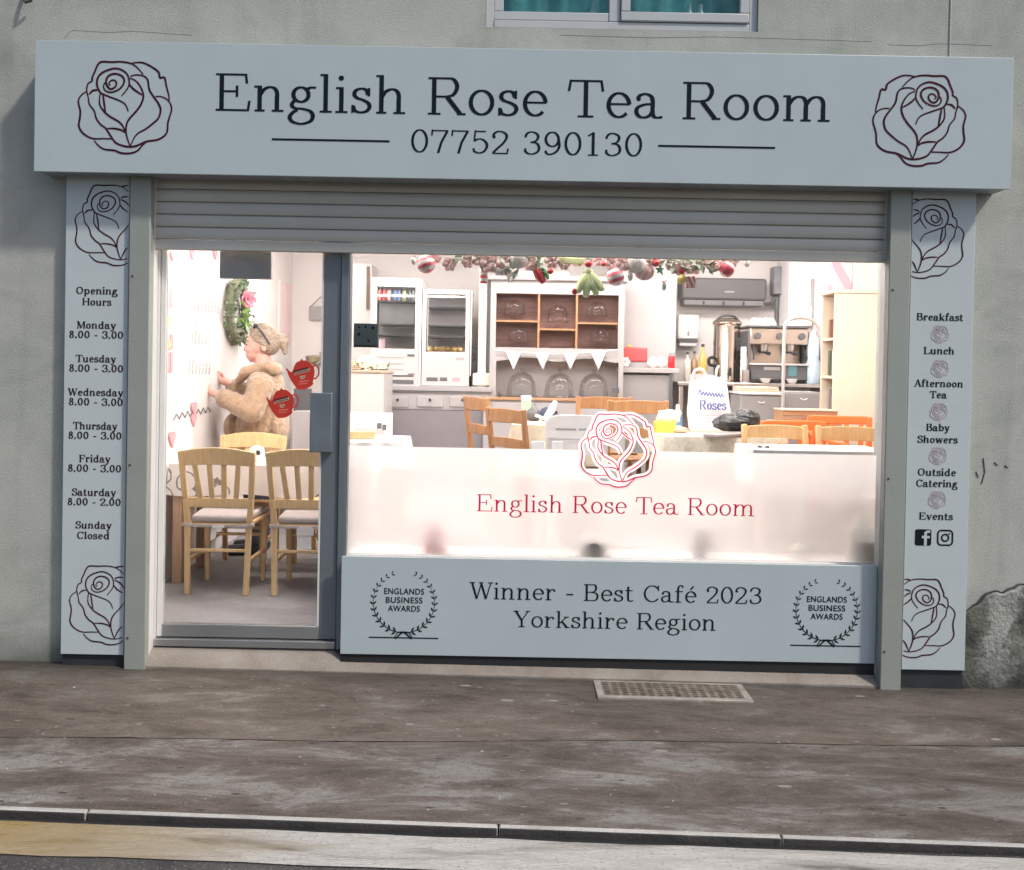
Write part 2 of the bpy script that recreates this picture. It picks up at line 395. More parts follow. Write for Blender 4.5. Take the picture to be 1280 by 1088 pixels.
    g['7'] = (.80, [H(.10, .72, 1 - t * 1.4), D(.10, 1, .08, .74, t * 1.2), ('d', [(.70, .96), (.46, .46), (.34, 0)], T * .85)])
    g['8'] = (.80, [A(.40, .75, .26 - e, .25 - t / 2, 0, 360), A(.40, .265, .31 - e, .275 - t / 2, 0, 360)])
    g['9'] = (.80, [A(.38, .67, .31 - e, .33 - t / 2, 0, 360), C((.69 - e, .66), (.66, .36), (.52, .12), (.28, .02), (.12, .10)), ('o', .13, .14, T * .45)])
    g['.'] = (.34, [('o', .15, .08, T * .62)])
    g['-'] = (.56, [('d', [(.08, .36), (.46, .36)], t * 1.5)])
    g[' '] = (.46, [])
    return g
GL = {}
def lettering(mb, s, x, z, cap, y, width=None, bold=False, anchor='l', track=0.0):
    """write s in the plane y: left end (or centre) x, baseline z, cap height cap; width stretches the line to fit"""
    T, t = (.20, .085) if bold else (.112, .052)
    key = (T, t)
    if key not in GL: GL[key] = glyphs(T, t)
    g = GL[key]
    tot = sum(g[c][0] + track for c in s) - 0.09
    kx = (width / tot) if width else cap
    if anchor == 'c': x -= tot * kx / 2
    pen = x - 0.04 * kx; n = 0
    for c in s:
        adv, ps = g[c]
        for p in ps:
            yy = y - 0.00004 * (n % 9); n += 1
            tr = lambda q: (pen + q[0] * kx, z + q[1] * cap)
            if p[0] == 'o':
                mb.plate([tr((p[1] + p[3] * math.cos(i * math.pi / 6), p[2] + p[3] * math.sin(i * math.pi / 6))) for i in range(12)], yy)
                continue
            pts = p[1]
            if p[0] == 'd':
                mb.ribbon([tr(q) for q in pts], [p[2] * (kx if abs(pts[1][0] - pts[0][0]) < abs(pts[1][1] - pts[0][1]) else cap)] * len(pts), yy)
            else:
                ww = []
                for i in range(len(pts)):
                    a, b = pts[max(0, i - 1)], pts[min(len(pts) - 1, i + 1)]
                    dx, dz = b[0] - a[0], b[1] - a[1]; d = math.hypot(dx, dz) or 1e-9
                    k = abs(dz / d) ** 1.2
                    ww.append((t + (T - t) * k) * cap * (p[2] + .4 if len(p) > 2 else 1))
                mb.ribbon([tr(q) for q in pts], ww, yy)
        pen += (adv + track) * kx

# the rose emblem, as strokes in a 1088-unit square (y down)
ROSE = [
 [(165,445),(152,385),(165,320),(205,290),(207,255),(235,190),(260,130),(300,97),(400,98),(480,93),(560,100),(620,120),(670,160),(720,215)],
 [(265,380),(215,388),(178,425)],
 [(152,385),(170,460),(182,525),(230,590),(255,670),(300,728),(350,765),(400,840),(450,905),(520,935),(590,945),(660,935),(760,890),(870,870),(940,830),(970,780),(975,700),(990,640),(1010,570),(1000,510),(960,460),(900,435),(845,435)],
 [(600,105),(650,98),(710,98),(780,125),(870,185),(890,245),(935,245),(955,330),(980,420),(985,475)],
 [(590,240),(640,222),(720,230),(765,270),(785,370),(830,440),(880,510),(900,570),(880,650),(820,710),(750,765),(680,805),(640,850),(605,930)],
 [(590,255),(650,285),(700,350),(725,430),(705,510),(660,580),(590,660),(560,720),(555,800),(575,880),(600,940)],
 [(580,315),(625,365),(712,422)],
 [(505,435),(550,380),(580,320),(570,240),(530,190),(460,162),(390,170),(310,205),(265,255),(255,320),(270,370),(300,412),(380,445),(500,490),(550,530),(575,590)],
 [(335,305),(322,340),(335,378),(380,400),(440,390),(500,350),(530,290),(510,240),(450,215),(390,225),(355,260),(348,310),(368,352),(400,368),(440,345),(452,305),(430,280),(395,285),(375,315),(392,332)],
 [(290,410),(285,520),(335,600),(400,650),(480,695),(525,745),(545,800)],
 [(315,420),(328,500),(345,605)],
 [(365,765),(440,765),(510,780),(545,805)],
 [(145,400),(95,440),(70,500),(90,590),(88,660),(78,740),(105,800),(160,845),(230,870),(330,868),(420,868)],
 [(235,890),(280,940),(340,975),(440,985),(510,1010),(600,1010),(670,985),(720,930),(760,895)],
]
ROSE_LOW = [(1010,570),(990,640),(975,700),(970,780),(940,830),(870,870),(770,890),(720,930),(670,985),(600,1010),(510,1010),(440,985),(340,975),(280,940),(235,885),(160,845),(105,800),(78,740),(88,660),(90,590),(72,510)]
def rose_map(x0, z0, scale, mirror):
    """x0: world x of the outer petal's edge (unit 65), z0: world z of the top (unit 90)"""
    sg = -1 if mirror else 1
    return lambda p: (x0 + sg * (p[0] - 65) * scale, z0 - (p[1] - 90) * scale)
def rose(mb, x0, z0, height, y, lw, mirror=False, clip=None):
    sc = height / 930.0; fn = rose_map(x0, z0, sc, mirror); n = 0
    for st in ROSE:
        pts = [fn(p) for p in smooth_path(st, 6)]
        runs, run = [], []
        for i, p in enumerate(pts):
            ok = clip is None or (p[0] < clip if not mirror else p[0] > clip)
            if ok: run.append(p)
            if (not ok or i == len(pts) - 1) and run: runs.append(run); run = []
        for r in runs:
            N = len(r)
            mb.ribbon(r, [lw * (0.7 + 0.5 * math.sin(math.pi * i / max(1, N - 1))) for i in range(N)], y - 0.00004 * (n % 9)); n += 1

# ------------------------------------------------------------------ exterior materials
def ramp_mat(name, stops, scale, rough=(0.5, 0.9), detail=8, bump=0.3, bscale=80, stretch=(1, 1, 1), speck=None, dirt_shade=None, metal=0.0, streak=0.0, blot=0.0, nrough=0.62):
    """colour from layered noise; speck: (scale, threshold, colour); dirt: (z0, z1, colour) a stain or painted shade fading from z0 to z1"""
    m = bpy.data.materials.new(name); m.use_nodes = True; MATS[name] = m
    n, l = m.node_tree.nodes, m.node_tree.links
    b = n['Principled BSDF']; b.inputs['Metallic'].default_value = metal
    geo = n.new('ShaderNodeNewGeometry'); mp = n.new('ShaderNodeMapping'); mp.inputs['Scale'].default_value = stretch
    l.new(geo.outputs['Position'], mp.inputs['Vector'])
    def noise(sc, det=detail, dist=0.0, src=mp):
        x = n.new('ShaderNodeTexNoise'); x.inputs['Scale'].default_value = sc; x.inputs['Detail'].default_value = det; x.inputs['Distortion'].default_value = dist
        x.inputs['Roughness'].default_value = nrough
        l.new(src.outputs[0], x.inputs['Vector']); return x
    a = noise(scale, dist=0.4)
    rp = n.new('ShaderNodeValToRGB'); cr = rp.color_ramp
    while len(cr.elements) < len(stops): cr.elements.new(0.5)
    for e, (p, c) in zip(cr.elements, stops): e.position = p; e.color = tuple(c) + (1,)
    l.new(a.outputs['Fac'], rp.inputs['Fac']); out = rp.outputs['Color']
    fine = noise(bscale, 4)
    def mix(fac, c_a, c_b):
        x = n.new('ShaderNodeMix'); x.data_type = 'RGBA'; l.new(fac, x.inputs['Factor']); l.new(c_a, x.inputs['A'])
        if isinstance(c_b, tuple): x.inputs['B'].default_value = c_b + (1,)
        else: l.new(c_b, x.inputs['B'])
        return x.outputs['Result']
    g = n.new('ShaderNodeMapRange'); g.inputs['From Min'].default_value = 0.35; g.inputs['From Max'].default_value = 0.68; g.inputs['To Max'].default_value = 0.35
    l.new(fine.outputs['Fac'], g.inputs['Value'])
    dk = n.new('ShaderNodeMix'); dk.data_type = 'RGBA'; dk.blend_type = 'MULTIPLY'; l.new(g.outputs[0], dk.inputs['Factor']); l.new(out, dk.inputs['A']); dk.inputs['B'].default_value = (.45, .45, .45, 1)
    out = dk.outputs['Result']
    if blot:
        bn = noise(.55, 7, .5); mr = n.new('ShaderNodeMapRange'); mr.inputs['From Min'].default_value = .47; mr.inputs['From Max'].default_value = .63; mr.inputs['To Max'].default_value = blot; l.new(bn.outputs['Fac'], mr.inputs['Value'])
        d2 = n.new('ShaderNodeMix'); d2.data_type = 'RGBA'; d2.blend_type = 'MULTIPLY'; l.new(mr.outputs[0], d2.inputs['Factor']); l.new(out, d2.inputs['A']); d2.inputs['B'].default_value = (.42, .38, .35, 1); out = d2.outputs['Result']
    if streak:
        m2 = n.new('ShaderNodeMapping'); m2.inputs['Scale'].default_value = (5.0, 5.0, .45); l.new(geo.outputs['Position'], m2.inputs['Vector'])
        sn = noise(1.0, 7, .3, m2); m3 = n.new('ShaderNodeMapping'); m3.inputs['Scale'].default_value = (.9, .9, 2.2); l.new(geo.outputs['Position'], m3.inputs['Vector']); pn = noise(1.1, 5, 1.2, m3)
        for src, lo, hi, amt in ((sn, .52, .74, streak), (pn, .50, .62, streak * .8)):
            mr = n.new('ShaderNodeMapRange'); mr.inputs['From Min'].default_value = lo; mr.inputs['From Max'].default_value = hi; mr.inputs['To Max'].default_value = amt; l.new(src.outputs['Fac'], mr.inputs['Value'])
            d2 = n.new('ShaderNodeMix'); d2.data_type = 'RGBA'; d2.blend_type = 'MULTIPLY'; l.new(mr.outputs[0], d2.inputs['Factor']); l.new(out, d2.inputs['A']); d2.inputs['B'].default_value = (.52, .55, .50, 1); out = d2.outputs['Result']
    for sp in (speck or []):
        vo = n.new('ShaderNodeTexVoronoi'); vo.inputs['Scale'].default_value = sp[0]; l.new(mp.outputs[0], vo.inputs['Vector'])
        lt = n.new('ShaderNodeMath'); lt.operation = 'LESS_THAN'; lt.inputs[1].default_value = sp[1]; l.new(vo.outputs['Distance'], lt.inputs[0])
        rn = n.new('ShaderNodeSeparateColor'); l.new(vo.outputs['Color'], rn.inputs[0])
        l2 = n.new('ShaderNodeMath'); l2.operation = 'LESS_THAN'; l2.inputs[1].default_value = sp[3]; l.new(rn.outputs[0], l2.inputs[0])
        mu = n.new('ShaderNodeMath'); mu.operation = 'MULTIPLY'; l.new(lt.outputs[0], mu.inputs[0]); l.new(l2.outputs[0], mu.inputs[1])
        out = mix(mu.outputs[0], out, sp[2])
    if dirt_shade:
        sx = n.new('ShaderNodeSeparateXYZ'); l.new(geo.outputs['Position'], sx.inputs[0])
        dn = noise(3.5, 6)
        ad = n.new('ShaderNodeMath'); ad.operation = 'MULTIPLY_ADD'; ad.inputs[1].default_value = dirt_shade[3]; l.new(dn.outputs['Fac'], ad.inputs[0]); l.new(sx.outputs[dirt_shade[4]], ad.inputs[2])
        mr = n.new('ShaderNodeMapRange'); mr.inputs['From Min'].default_value = dirt_shade[0]; mr.inputs['From Max'].default_value = dirt_shade[1]; mr.inputs['To Min'].default_value = 1; mr.inputs['To Max'].default_value = 0
        l.new(ad.outputs[0], mr.inputs['Value']); out = mix(mr.outputs[0], out, dirt_shade[2])
    l.new(out, b.inputs['Base Color'])
    rr = n.new('ShaderNodeMapRange'); rr.inputs['From Min'].default_value = 0.35; rr.inputs['From Max'].default_value = 0.65
    rr.inputs['To Min'].default_value = rough[1]; rr.inputs['To Max'].default_value = rough[0]
    l.new(a.outputs['Fac'], rr.inputs['Value']); l.new(rr.outputs[0], b.inputs['Roughness'])
    ad = n.new('ShaderNodeMath'); ad.operation = 'MULTIPLY_ADD'; ad.inputs[1].default_value = 0.6; l.new(a.outputs['Fac'], ad.inputs[0]); l.new(fine.outputs['Fac'], ad.inputs[2])
    bp = n.new('ShaderNodeBump'); bp.inputs['Strength'].default_value = bump; bp.inputs['Distance'].default_value = 0.012
    l.new(ad.outputs[0], bp.inputs['Height']); l.new(bp.outputs['Normal'], b.inputs['Normal'])
    return m

M_wall = ramp_mat('painted render', [(.28, (.40,.41,.375)), (.44, (.50,.51,.465)), (.56, (.55,.555,.505)), (.70, (.44,.45,.41))], 1.3, (.75, .9), bump=.24, bscale=110,
                  speck=[(11, .05, (.20,.19,.17), .10), (160, .16, (.30,.305,.27), .16)], dirt_shade=(.12, .44, (.06,.065,.05), .36, 2), streak=.30)
SPK = [(130, .25, (.33,.29,.26), .25), (80, .24, (.045,.038,.032), .28), (26, .20, (.34,.31,.28), .10), (19, .20, (.05,.042,.036), .10), (8, .14, (.42,.395,.37), .10)]
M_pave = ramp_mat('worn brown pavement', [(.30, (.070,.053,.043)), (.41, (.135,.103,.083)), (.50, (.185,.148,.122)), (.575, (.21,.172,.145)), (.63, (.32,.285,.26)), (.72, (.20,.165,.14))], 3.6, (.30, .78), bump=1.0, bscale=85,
                  stretch=(.55, 1.5, 1), nrough=.72, speck=SPK, dirt_shade=(.27, -.06, (.050,.042,.034), .42, 1), blot=.55)  # dirt and ambient shade along the wall foot, both painted into the colour
M_pave2 = ramp_mat('worn grey pavement', [(.32, (.085,.065,.054)), (.41, (.160,.124,.104)), (.49, (.21,.168,.144)), (.535, (.28,.242,.218)), (.58, (.41,.378,.355)), (.68, (.44,.41,.39)), (.76, (.23,.19,.165))], 3.0, (.20, .7), bump=1.3, bscale=80,
                  stretch=(.55, 1.6, 1), speck=SPK, blot=.6, nrough=.74)
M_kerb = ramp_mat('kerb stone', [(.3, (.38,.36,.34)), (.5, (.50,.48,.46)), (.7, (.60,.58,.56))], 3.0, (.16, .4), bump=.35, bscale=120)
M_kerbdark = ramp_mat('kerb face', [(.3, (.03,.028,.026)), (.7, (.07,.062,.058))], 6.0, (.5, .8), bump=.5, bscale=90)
M_road = ramp_mat('asphalt', [(.3, (.045,.043,.043)), (.55, (.085,.08,.08)), (.7, (.15,.145,.14))], 2.5, (.35, .8), bump=1.0, bscale=75,
                  speck=[(95, .25, (.3,.29,.28), .28), (60, .22, (.02,.02,.02), .3)])
M_step = ramp_mat('concrete step', [(.3, (.22,.185,.155)), (.5, (.31,.265,.23)), (.7, (.36,.32,.285))], 3.0, (.55, .85), bump=.4, bscale=110, stretch=(1, 1, 1))
M_rubble = ramp_mat('bare rubble', [(.32, (.04,.042,.036)), (.46, (.12,.122,.10)), (.55, (.21,.215,.185)), (.60, (.42,.43,.39)), (.66, (.40,.41,.37)), (.72, (.10,.10,.085))], 3.2, (.7, .95), bump=.9, bscale=45, dirt_shade=(.02, .30, (.035,.037,.03), .22, 2))
M_sign = mat('sign board', (.51, .585, .61), .30, 0.0, .03, 3.0, .10, 260, .5)
M_sign2 = mat('sign board pale', (.57, .63, .65), .34, 0.0, .03, 3.0, .08, 260, .5)
M_edge = mat('sign edge', (.34, .38, .40), .4)
M_ink = mat('dark navy vinyl', (.008, .015, .021), .7, 0, .1, spec=.12)
M_roseink = mat('dark maroon vinyl', (.06, .009, .021), .7, 0, .6, 22, spec=.12)
M_inksoft = mat('maroon and black vinyl', (.028, .012, .018), .7, 0, .5, 30, spec=.12)
M_pinkink = mat('faint pink print', (.50, .43, .46), .5, 0, .15, 30)
M_post = mat('grey green painted steel', (.36, .38, .345), .45, .1, .06, 2.5, .12, 90)
M_shut = mat('shutter slat paint', (.56, .535, .48), .38, .25, .08, 1.5, .12, 120)
M_alu = mat('dark grey aluminium', (.20, .225, .25), .36, .35, .06, 3)
M_alulite = mat('mill aluminium', (.40, .41, .41), .32, .7, .06, 4)
M_frame = mat('white door frame', (.78, .765, .745), .4, 0, .03)
M_upvc = mat('upper window frame', (.56, .575, .585), .35, 0, .05, 3)
M_dark = mat('dark recess', (.02, .02, .022), .8)
M_glass = glass('clear pane', (.985, .985, .985), .55)
M_film = film('frosted film', (.95, .92, .912), .31)
M_filmpink = film('frosted pink film', (.95, .86, .875), .05)
M_yellow = ramp_mat('worn yellow paint', [(.36, (.14,.125,.105)), (.46, (.34,.26,.12)), (.56, (.40,.29,.12)), (.66, (.34,.29,.22))], 2.6, (.4, .7), bump=.8, bscale=75)
M_wornline = ramp_mat('worn road paint', [(.34, (.16,.145,.13)), (.42, (.46,.43,.40)), (.54, (.74,.71,.68)), (.72, (.58,.54,.50))], 3.2, (.12, .45), bump=1.0, bscale=75, stretch=(.4, 2.2, 1), speck=[(95, .2, (.10,.09,.085), .3)], dirt_shade=(-1.2, -.1, (.40, .285, .125), 1.1, 0))
M_white = mat('white paint', (.76, .735, .72), .5, 0, .03)

# ------------------------------------------------------------------ ground: pavement strips, kerb, road
def gz(x, y): return -0.0088 * x + 0.025 * min(y, 0.0)
def ground_strip(name, f0, f1, m, dz=0.0, x0=-9, x1=9, nx=240, ny=8, jit=0.0):
    b = MB(); vs = []; rnd = random.Random(hash(name) % 97 if False else len(name))
    for j in range(ny + 1):
        for i in range(nx + 1):
            x = x0 + (x1 - x0) * i / nx; y0, y1 = f0(x), f1(x); y = y0 + (y1 - y0) * j / ny
            if j in (0, ny): y += rnd.uniform(-jit, jit)
            vs.append((x, y, gz(x, y) + dz + 0.004 * math.sin(x * 2.1 + y * 3) * math.sin(y * 2.3 + 1.1 * x)))
    fs = [(j * (nx + 1) + i, j * (nx + 1) + i + 1, (j + 1) * (nx + 1) + i + 1, (j + 1) * (nx + 1) + i) for j in range(ny) for i in range(nx)]
    b.add(vs, fs); o = b.obj(name, m); tag(o, None, None, kind='structure'); return o
KYA, KB = -0.020, -1.635
JOINT = lambda x: -.885 + .046 * x + .012 * math.sin(2.3 * x)
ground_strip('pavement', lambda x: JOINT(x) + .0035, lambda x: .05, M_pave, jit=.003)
ground_strip('pavement', lambda x: KB + KYA * x, lambda x: JOINT(x) - .0035, M_pave2, jit=.003)
b = MB(); b.add([(-9, -1.7, gz(-9, -1.6) - .03), (9, -1.7, gz(9, -1.6) - .03), (9, .1, gz(9, 0) - .03), (-9, .1, gz(-9, 0) - .03)], [(0, 1, 2, 3)])
tag(b.obj('pavement_bed', M_dark), None, None, kind='structure')
# kerb stones with joints
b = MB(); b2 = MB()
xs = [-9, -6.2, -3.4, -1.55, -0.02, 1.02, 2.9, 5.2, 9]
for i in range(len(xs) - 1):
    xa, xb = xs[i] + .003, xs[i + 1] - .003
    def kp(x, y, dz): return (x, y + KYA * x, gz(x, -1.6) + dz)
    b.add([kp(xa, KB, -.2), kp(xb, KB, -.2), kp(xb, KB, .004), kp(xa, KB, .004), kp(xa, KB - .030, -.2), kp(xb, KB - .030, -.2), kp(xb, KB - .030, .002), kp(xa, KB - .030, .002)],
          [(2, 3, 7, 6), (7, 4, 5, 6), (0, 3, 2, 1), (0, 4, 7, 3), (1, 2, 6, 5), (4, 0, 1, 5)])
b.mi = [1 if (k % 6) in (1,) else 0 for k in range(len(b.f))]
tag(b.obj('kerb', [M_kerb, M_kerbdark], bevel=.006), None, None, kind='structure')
ROADZ = lambda x: -.070 - .0095 * x
b = MB(); b.add([(-9, -1.4, ROADZ(-9)), (9, -1.4, ROADZ(9)), (9, -13, ROADZ(9)), (-9, -13, ROADZ(-9))], [(0, 3, 2, 1)])
tag(b.obj('road', M_road), None, None, kind='structure')
b = MB(); b.add([(-300, -300, -.45), (300, -300, -.45), (300, 300, -.45), (-300, 300, -.45)], [(0, 1, 2, 3)])
tag(b.obj('ground', M_road), None, None, kind='structure')
def paint(name, x0, x1, m, dz):
    b = MB(); n = 80; rnd = random.Random(5)
    va, vb = [], []
    for i in range(n + 1):
        x = x0 + (x1 - x0) * i / n; yc = -1.735 + KYA * x
        va.append((x, yc + .045 + rnd.uniform(-.006, .006), ROADZ(x) + dz)); vb.append((x, yc - .19 + rnd.uniform(-.006, .006), ROADZ(x) + dz))
    b.add(va + vb, [(i, n + 1 + i, n + 2 + i, i + 1) for i in range(n)])
    tag(b.obj(name, m), None, None, kind='structure')
paint('road_marking', -9, 9, M_wornline, .004)

# small litter and stone chips on the pavement, past counting
b = MB(); rnd = random.Random(11)
for i in range(260):
    x, y = rnd.uniform(-3.2, 3.2), rnd.uniform(-1.58, -.2)
    r = rnd.uniform(.002, .007) * (1.6 if rnd.random() < .06 else 1)
    a = rnd.uniform(0, 6.28); b.m = 0 if rnd.random() < .6 else 1
    c, s_ = math.cos(a), math.sin(a); z = gz(x, y) + .005
    b.add([(x + r * 1.6 * c, y + r * 1.6 * s_, z), (x - r * .6 * s_, y + r * .6 * c, z + r * .35), (x - r * 1.3 * c, y - r * 1.3 * s_, z), (x + r * .7 * s_, y - r * .7 * c, z + r * .1)], [(0, 1, 2, 3)])
tag(b.obj('litter_chips', [mat('pale chip', (.42,.40,.36), .7, 0, .3), mat('dark chip', (.09,.07,.055), .8, 0, .3)]), 'scattered pale and dark chips of grit and leaf on the brown pavement', 'grit', kind='stuff')

# sloping concrete strip in front of the door and below the panel
XL0, XL1 = ax(158.5, 520, -.08), ax(184.8, 520, -.08)
XR0, XR1 = ax(1107.5, 520, -.08), ax(1134, 520, -.08)
xs_ = ax(425, 765, -.02); b = MB(); n = 60; vs = []; rnd = random.Random(3)
for i in range(n + 1):
    x = XL1 + (XR0 - XL1) * i / n; fy = -.065 + rnd.uniform(-.005, .005)
    g_ = gz(x, -.06)
    vs += [(x, fy, g_ - .02), (x, fy, g_ + .010), (x, -.0, (.075 if x < xs_ - .0 else .052) - .006 * x), (x, .20, (.118 if x < xs_ else .060) - .004 * x)]
fs = []
for i in range(n):
    for k in range(3): fs.append((i * 4 + k, (i + 1) * 4 + k, (i + 1) * 4 + k + 1, i * 4 + k + 1))
b.add(vs, fs)
tag(b.obj('concrete_step', M_step, base=(0, 0, 0)), 'worn beige concrete ramp strip under the glass door and award panel', 'step')

# cellar grating set in the pavement
c = [at(740, 843, -.3), at(741, 873, -.5)]
def gpt(px, py):
    d = ROT @ Vector(((px - CX) / F, -(py - CY0) / F, -1.0)); k = (-(CAM.z) - .008) / d.z
    return CAM + d * k
A_, B_, C_, D_ = gpt(737, 843), gpt(742, 873), gpt(944, 879), gpt(929, 851)
gx0, gx1 = A_.x + .01, C_.x - .0; gy1, gy0 = -.075, B_.y
root = thing('cellar_grating', 'rusty cellar grating with rows of square holes in the pavement below the award panel', 'grating', (gx0, gy0, gz(gx0, gy0)))
m_gr = mat('rusty iron', (.27, .22, .185), .6, .3, .35, 18, .5, 160)
m_gf = mat('worn iron frame', (.40, .36, .32), .5, .2, .25, 14, .4, 140)
def gq(u, v, h): return (gx0 + (gx1 - gx0) * u, gy0 + (gy1 - gy0) * v, gz(gx0 + (gx1 - gx0) * u, gy0) + h)
b = MB()
def gslab(b, u0, u1, v0, v1, h0, h1): b.add([gq(u0,v0,h0),gq(u1,v0,h0),gq(u1,v1,h0),gq(u0,v1,h0),gq(u0,v0,h1),gq(u1,v0,h1),gq(u1,v1,h1),gq(u0,v1,h1)], [(3,2,1,0),(4,5,6,7),(0,1,5,4),(1,2,6,5),(2,3,7,6),(3,0,4,7)])
gslab(b, 0, 1, 0, .13, -.01, .012); gslab(b, 0, 1, .93, 1, -.01, .012); gslab(b, 0, .045, .13, .93, -.01, .012); gslab(b, .955, 1, .13, .93, -.01, .012)
b.obj('frame', m_gf, root, bevel=.003)
b = MB(); gslab(b, .045, .955, .13, .93, -.012, .0055); b.obj('void', M_dark, root)
b = MB(); NR, NC = 7, 16
for j in range(NR + 1):
    v = .13 + .80 * j / NR; gslab(b, .045, .955, v - .012, v + .022, .0, .011)
for i in range(NC + 1):
    u = .045 + .91 * i / NC; gslab(b, u - .012, u + .012, .13, .93, .0, .0095)
b.obj('bars', m_gr, root)

# ------------------------------------------------------------------ the building
ZF, ZP = 0.20, 0.55                    # floor by the door, raised floor behind the big window
XWL, XWR, YB, ZC = -2.26, 2.92, 4.70, 3.02
bld = thing('shop_building', 'white rendered building housing a lit tea room behind a grey shopfront', 'building', (0, 0, 0))
WX0, WX1 = ax(607, 20, 0), ax(948, 20, 0); WZ0 = az(777, 37, 0)
HX0, HX1 = XL0 + .03, XR1 - .03; HZ = 2.72
b = MB().holed(-9, 9, -.4, 6.6, 0, .30, [(HX0, HX1, -.05, HZ), (WX0, WX1, WZ0, WZ0 + 1.25)])
wall = b.obj('wall', M_wall, bld, smooth=False)
# broken render low on the right, showing stone
rnd = random.Random(21); pts = []
edge = [(1190, 768), (1212, 760), (1236, 745), (1258, 740), (1282, 728), (1330, 716), (1400, 722)]
top = [tuple(at(px, py, -.01)) for px, py in edge]
wob = lambda x: .010 * math.sin(17 * x + 1) + .006 * math.sin(43 * x) * math.sin(9 * x) + .004 * math.sin(101 * x)
b = MB(); nx, nz = 90, 40; vs = []
for j in range(nz + 1):
    for i in range(nx + 1):
        x = top[0][0] + (top[-1][0] - top[0][0]) * i / nx
        k = max(q for q in range(len(top) - 1) if top[q][0] <= x + 1e-6); f_ = (x - top[k][0]) / (top[k + 1][0] - top[k][0])
        zt = top[k][2] + (top[k + 1][2] - top[k][2]) * f_ + wob(x)
        z = -.06 + (zt + .06) * j / nz
        dep = .003 if j == nz else .006 + .014 * (math.sin(11 * x + 5 * z) * math.sin(13 * z + 3 * x) * .5 + .5) + .008 * (math.sin(37 * x - 11 * z) * math.sin(29 * z) * .5 + .5) + rnd.uniform(0, .004)
        vs.append((x, -dep, z))
b.add(vs, [(j * (nx + 1) + i, j * (nx + 1) + i + 1, (j + 1) * (nx + 1) + i + 1, (j + 1) * (nx + 1) + i) for j in range(nz) for i in range(nx)])
o = b.obj('bare_rubble', M_rubble, bld); o['label'] = 'patch of bare rubble where the render has fallen away'
# dark tube painted as the gap shadow along the broken render
b = MB(); path = [(x, -.006, z + .002 + wob(x)) for x, _, z in smooth_path(top, 9)]
b.tube(path, [.005 + .002 * math.sin(40 * p[0]) for p in path], 6); b.obj('lip_shadow', M_kerbdark, bld)
# little scars and a thin cable on the wall
for pts in ([(1229, 573), (1231, 590), (1227, 605)], [(1243, 578), (1247, 582)], [(1220, 590), (1223, 597)], [(1256, 582), (1260, 585)]):
    MB().tube([tuple(at(px, py, -.002)) for px, py in pts], .0026, 5).obj('render_scar', M_kerbdark, bld)
b = MB(); b.tube([(ax(1187, 40, 0), -.003, 6.5), (ax(1187, 40, 0) + .004, -.003, 5.0), (ax(1187, 40, 0), -.003, az(1187, 66, 0) - .25)], .0032, 6)
tag(b.obj('wall_cable', mat('painted cable', (.56,.565,.52), .8), base=(ax(1187, 40, 0), -.008, 3.2)), 'thin painted cable running down the wall above the right end of the fascia', 'cable')
for a_, c_ in (((700, 44), (1090, 52)), ((1110, 56), (1240, 57)), ((80, 48), (92, 38)), ((92, 38), (240, 44))):
    p, q = at(*a_, 0), at(*c_, 0); MB().tube([(p.x, -.0002, p.z), (p.x * .7 + q.x * .3, -.0004, p.z * .7 + q.z * .3 - .004), ((p.x + q.x) / 2, -.0002, (p.z + q.z) / 2 + .008), (q.x, -.0002, q.z)], .0013, 5).obj('render_crack', mat('crack', (.30,.305,.275), .9), bld)
# bracket with a hanging board high on the left, whose foot shows at the photograph's edge
br = at(33, 6, 0)
root = thing('wall_bracket', 'small dark metal hook bracket on the wall above the left end of the fascia', 'bracket', (br.x, 0, br.z))
b = MB(); b.tube([(br.x, -.0, br.z + .10), (br.x, -.03, br.z + .02), (br.x + .02, -.05, br.z - .005), (br.x + .05, -.04, br.z + .01)], .009, 8); b.obj('hook', mat('dark iron', (.06,.06,.06), .6), root)
b = MB().box(br.x - .02, br.x + .02, -.008, 0, br.z + .05, br.z + .14); b.obj('wall_plate', MATS['dark iron'], root, bevel=.003)

# upper window
uw = bpy.data.objects.new('upper_window', None); COL.objects.link(uw); uw.parent = bld
def wz(py): return az(777, py, .03)
b = MB(); ft = .045
b.box(WX0 + ft, WX1 - ft, .016, .09, WZ0 + .003, WZ0 + .045); b.box(WX0, WX0 + ft, .02, .09, WZ0, WZ0 + 1.25); b.box(WX1 - ft, WX1, .02, .09, WZ0, WZ0 + 1.25); b.box(WX0 + ft, WX1 - ft, .02, .09, WZ0 + 1.21, WZ0 + 1.25)
xm = ax(768, 15, .03); b.box(xm - .03, xm + .03, .02, .09, WZ0 + .049, WZ0 + 1.21)
b.box(WX0 + ft, xm - .03, .024, .08, WZ0 + .049, WZ0 + .095); b.box(WX0 + ft, WX0 + ft + .05, .024, .08, WZ0 + .095, WZ0 + 1.21)
b.obj('window_frame', M_upvc, uw, bevel=.004)
b = MB()
xa, xb, za = xm + .033, WX1 - ft - .003, WZ0 + .049
b.box(xa, xb, .005, .06, za, za + .05); b.box(xa, xa + .05, .005, .06, za + .05, za + 1.1); b.box(xb - .05, xb, .005, .06, za + .05, za + 1.1); b.box(xa + .05, xb - .05, .005, .06, za + 1.1, za + 1.15)
b.obj('sash', M_upvc, uw, bevel=.005)
b = MB().box(WX0 + ft, xm - .03, .05, .054, WZ0 + .095, WZ0 + 1.21); b.obj('glass_pane', glass('upper pane', (.85, .97, .96), .8), uw)
b = MB().box(xa + .05, xb - .05, .03, .034, za + .05, za + 1.1); b.obj('glass_pane', MATS['upper pane'], uw)
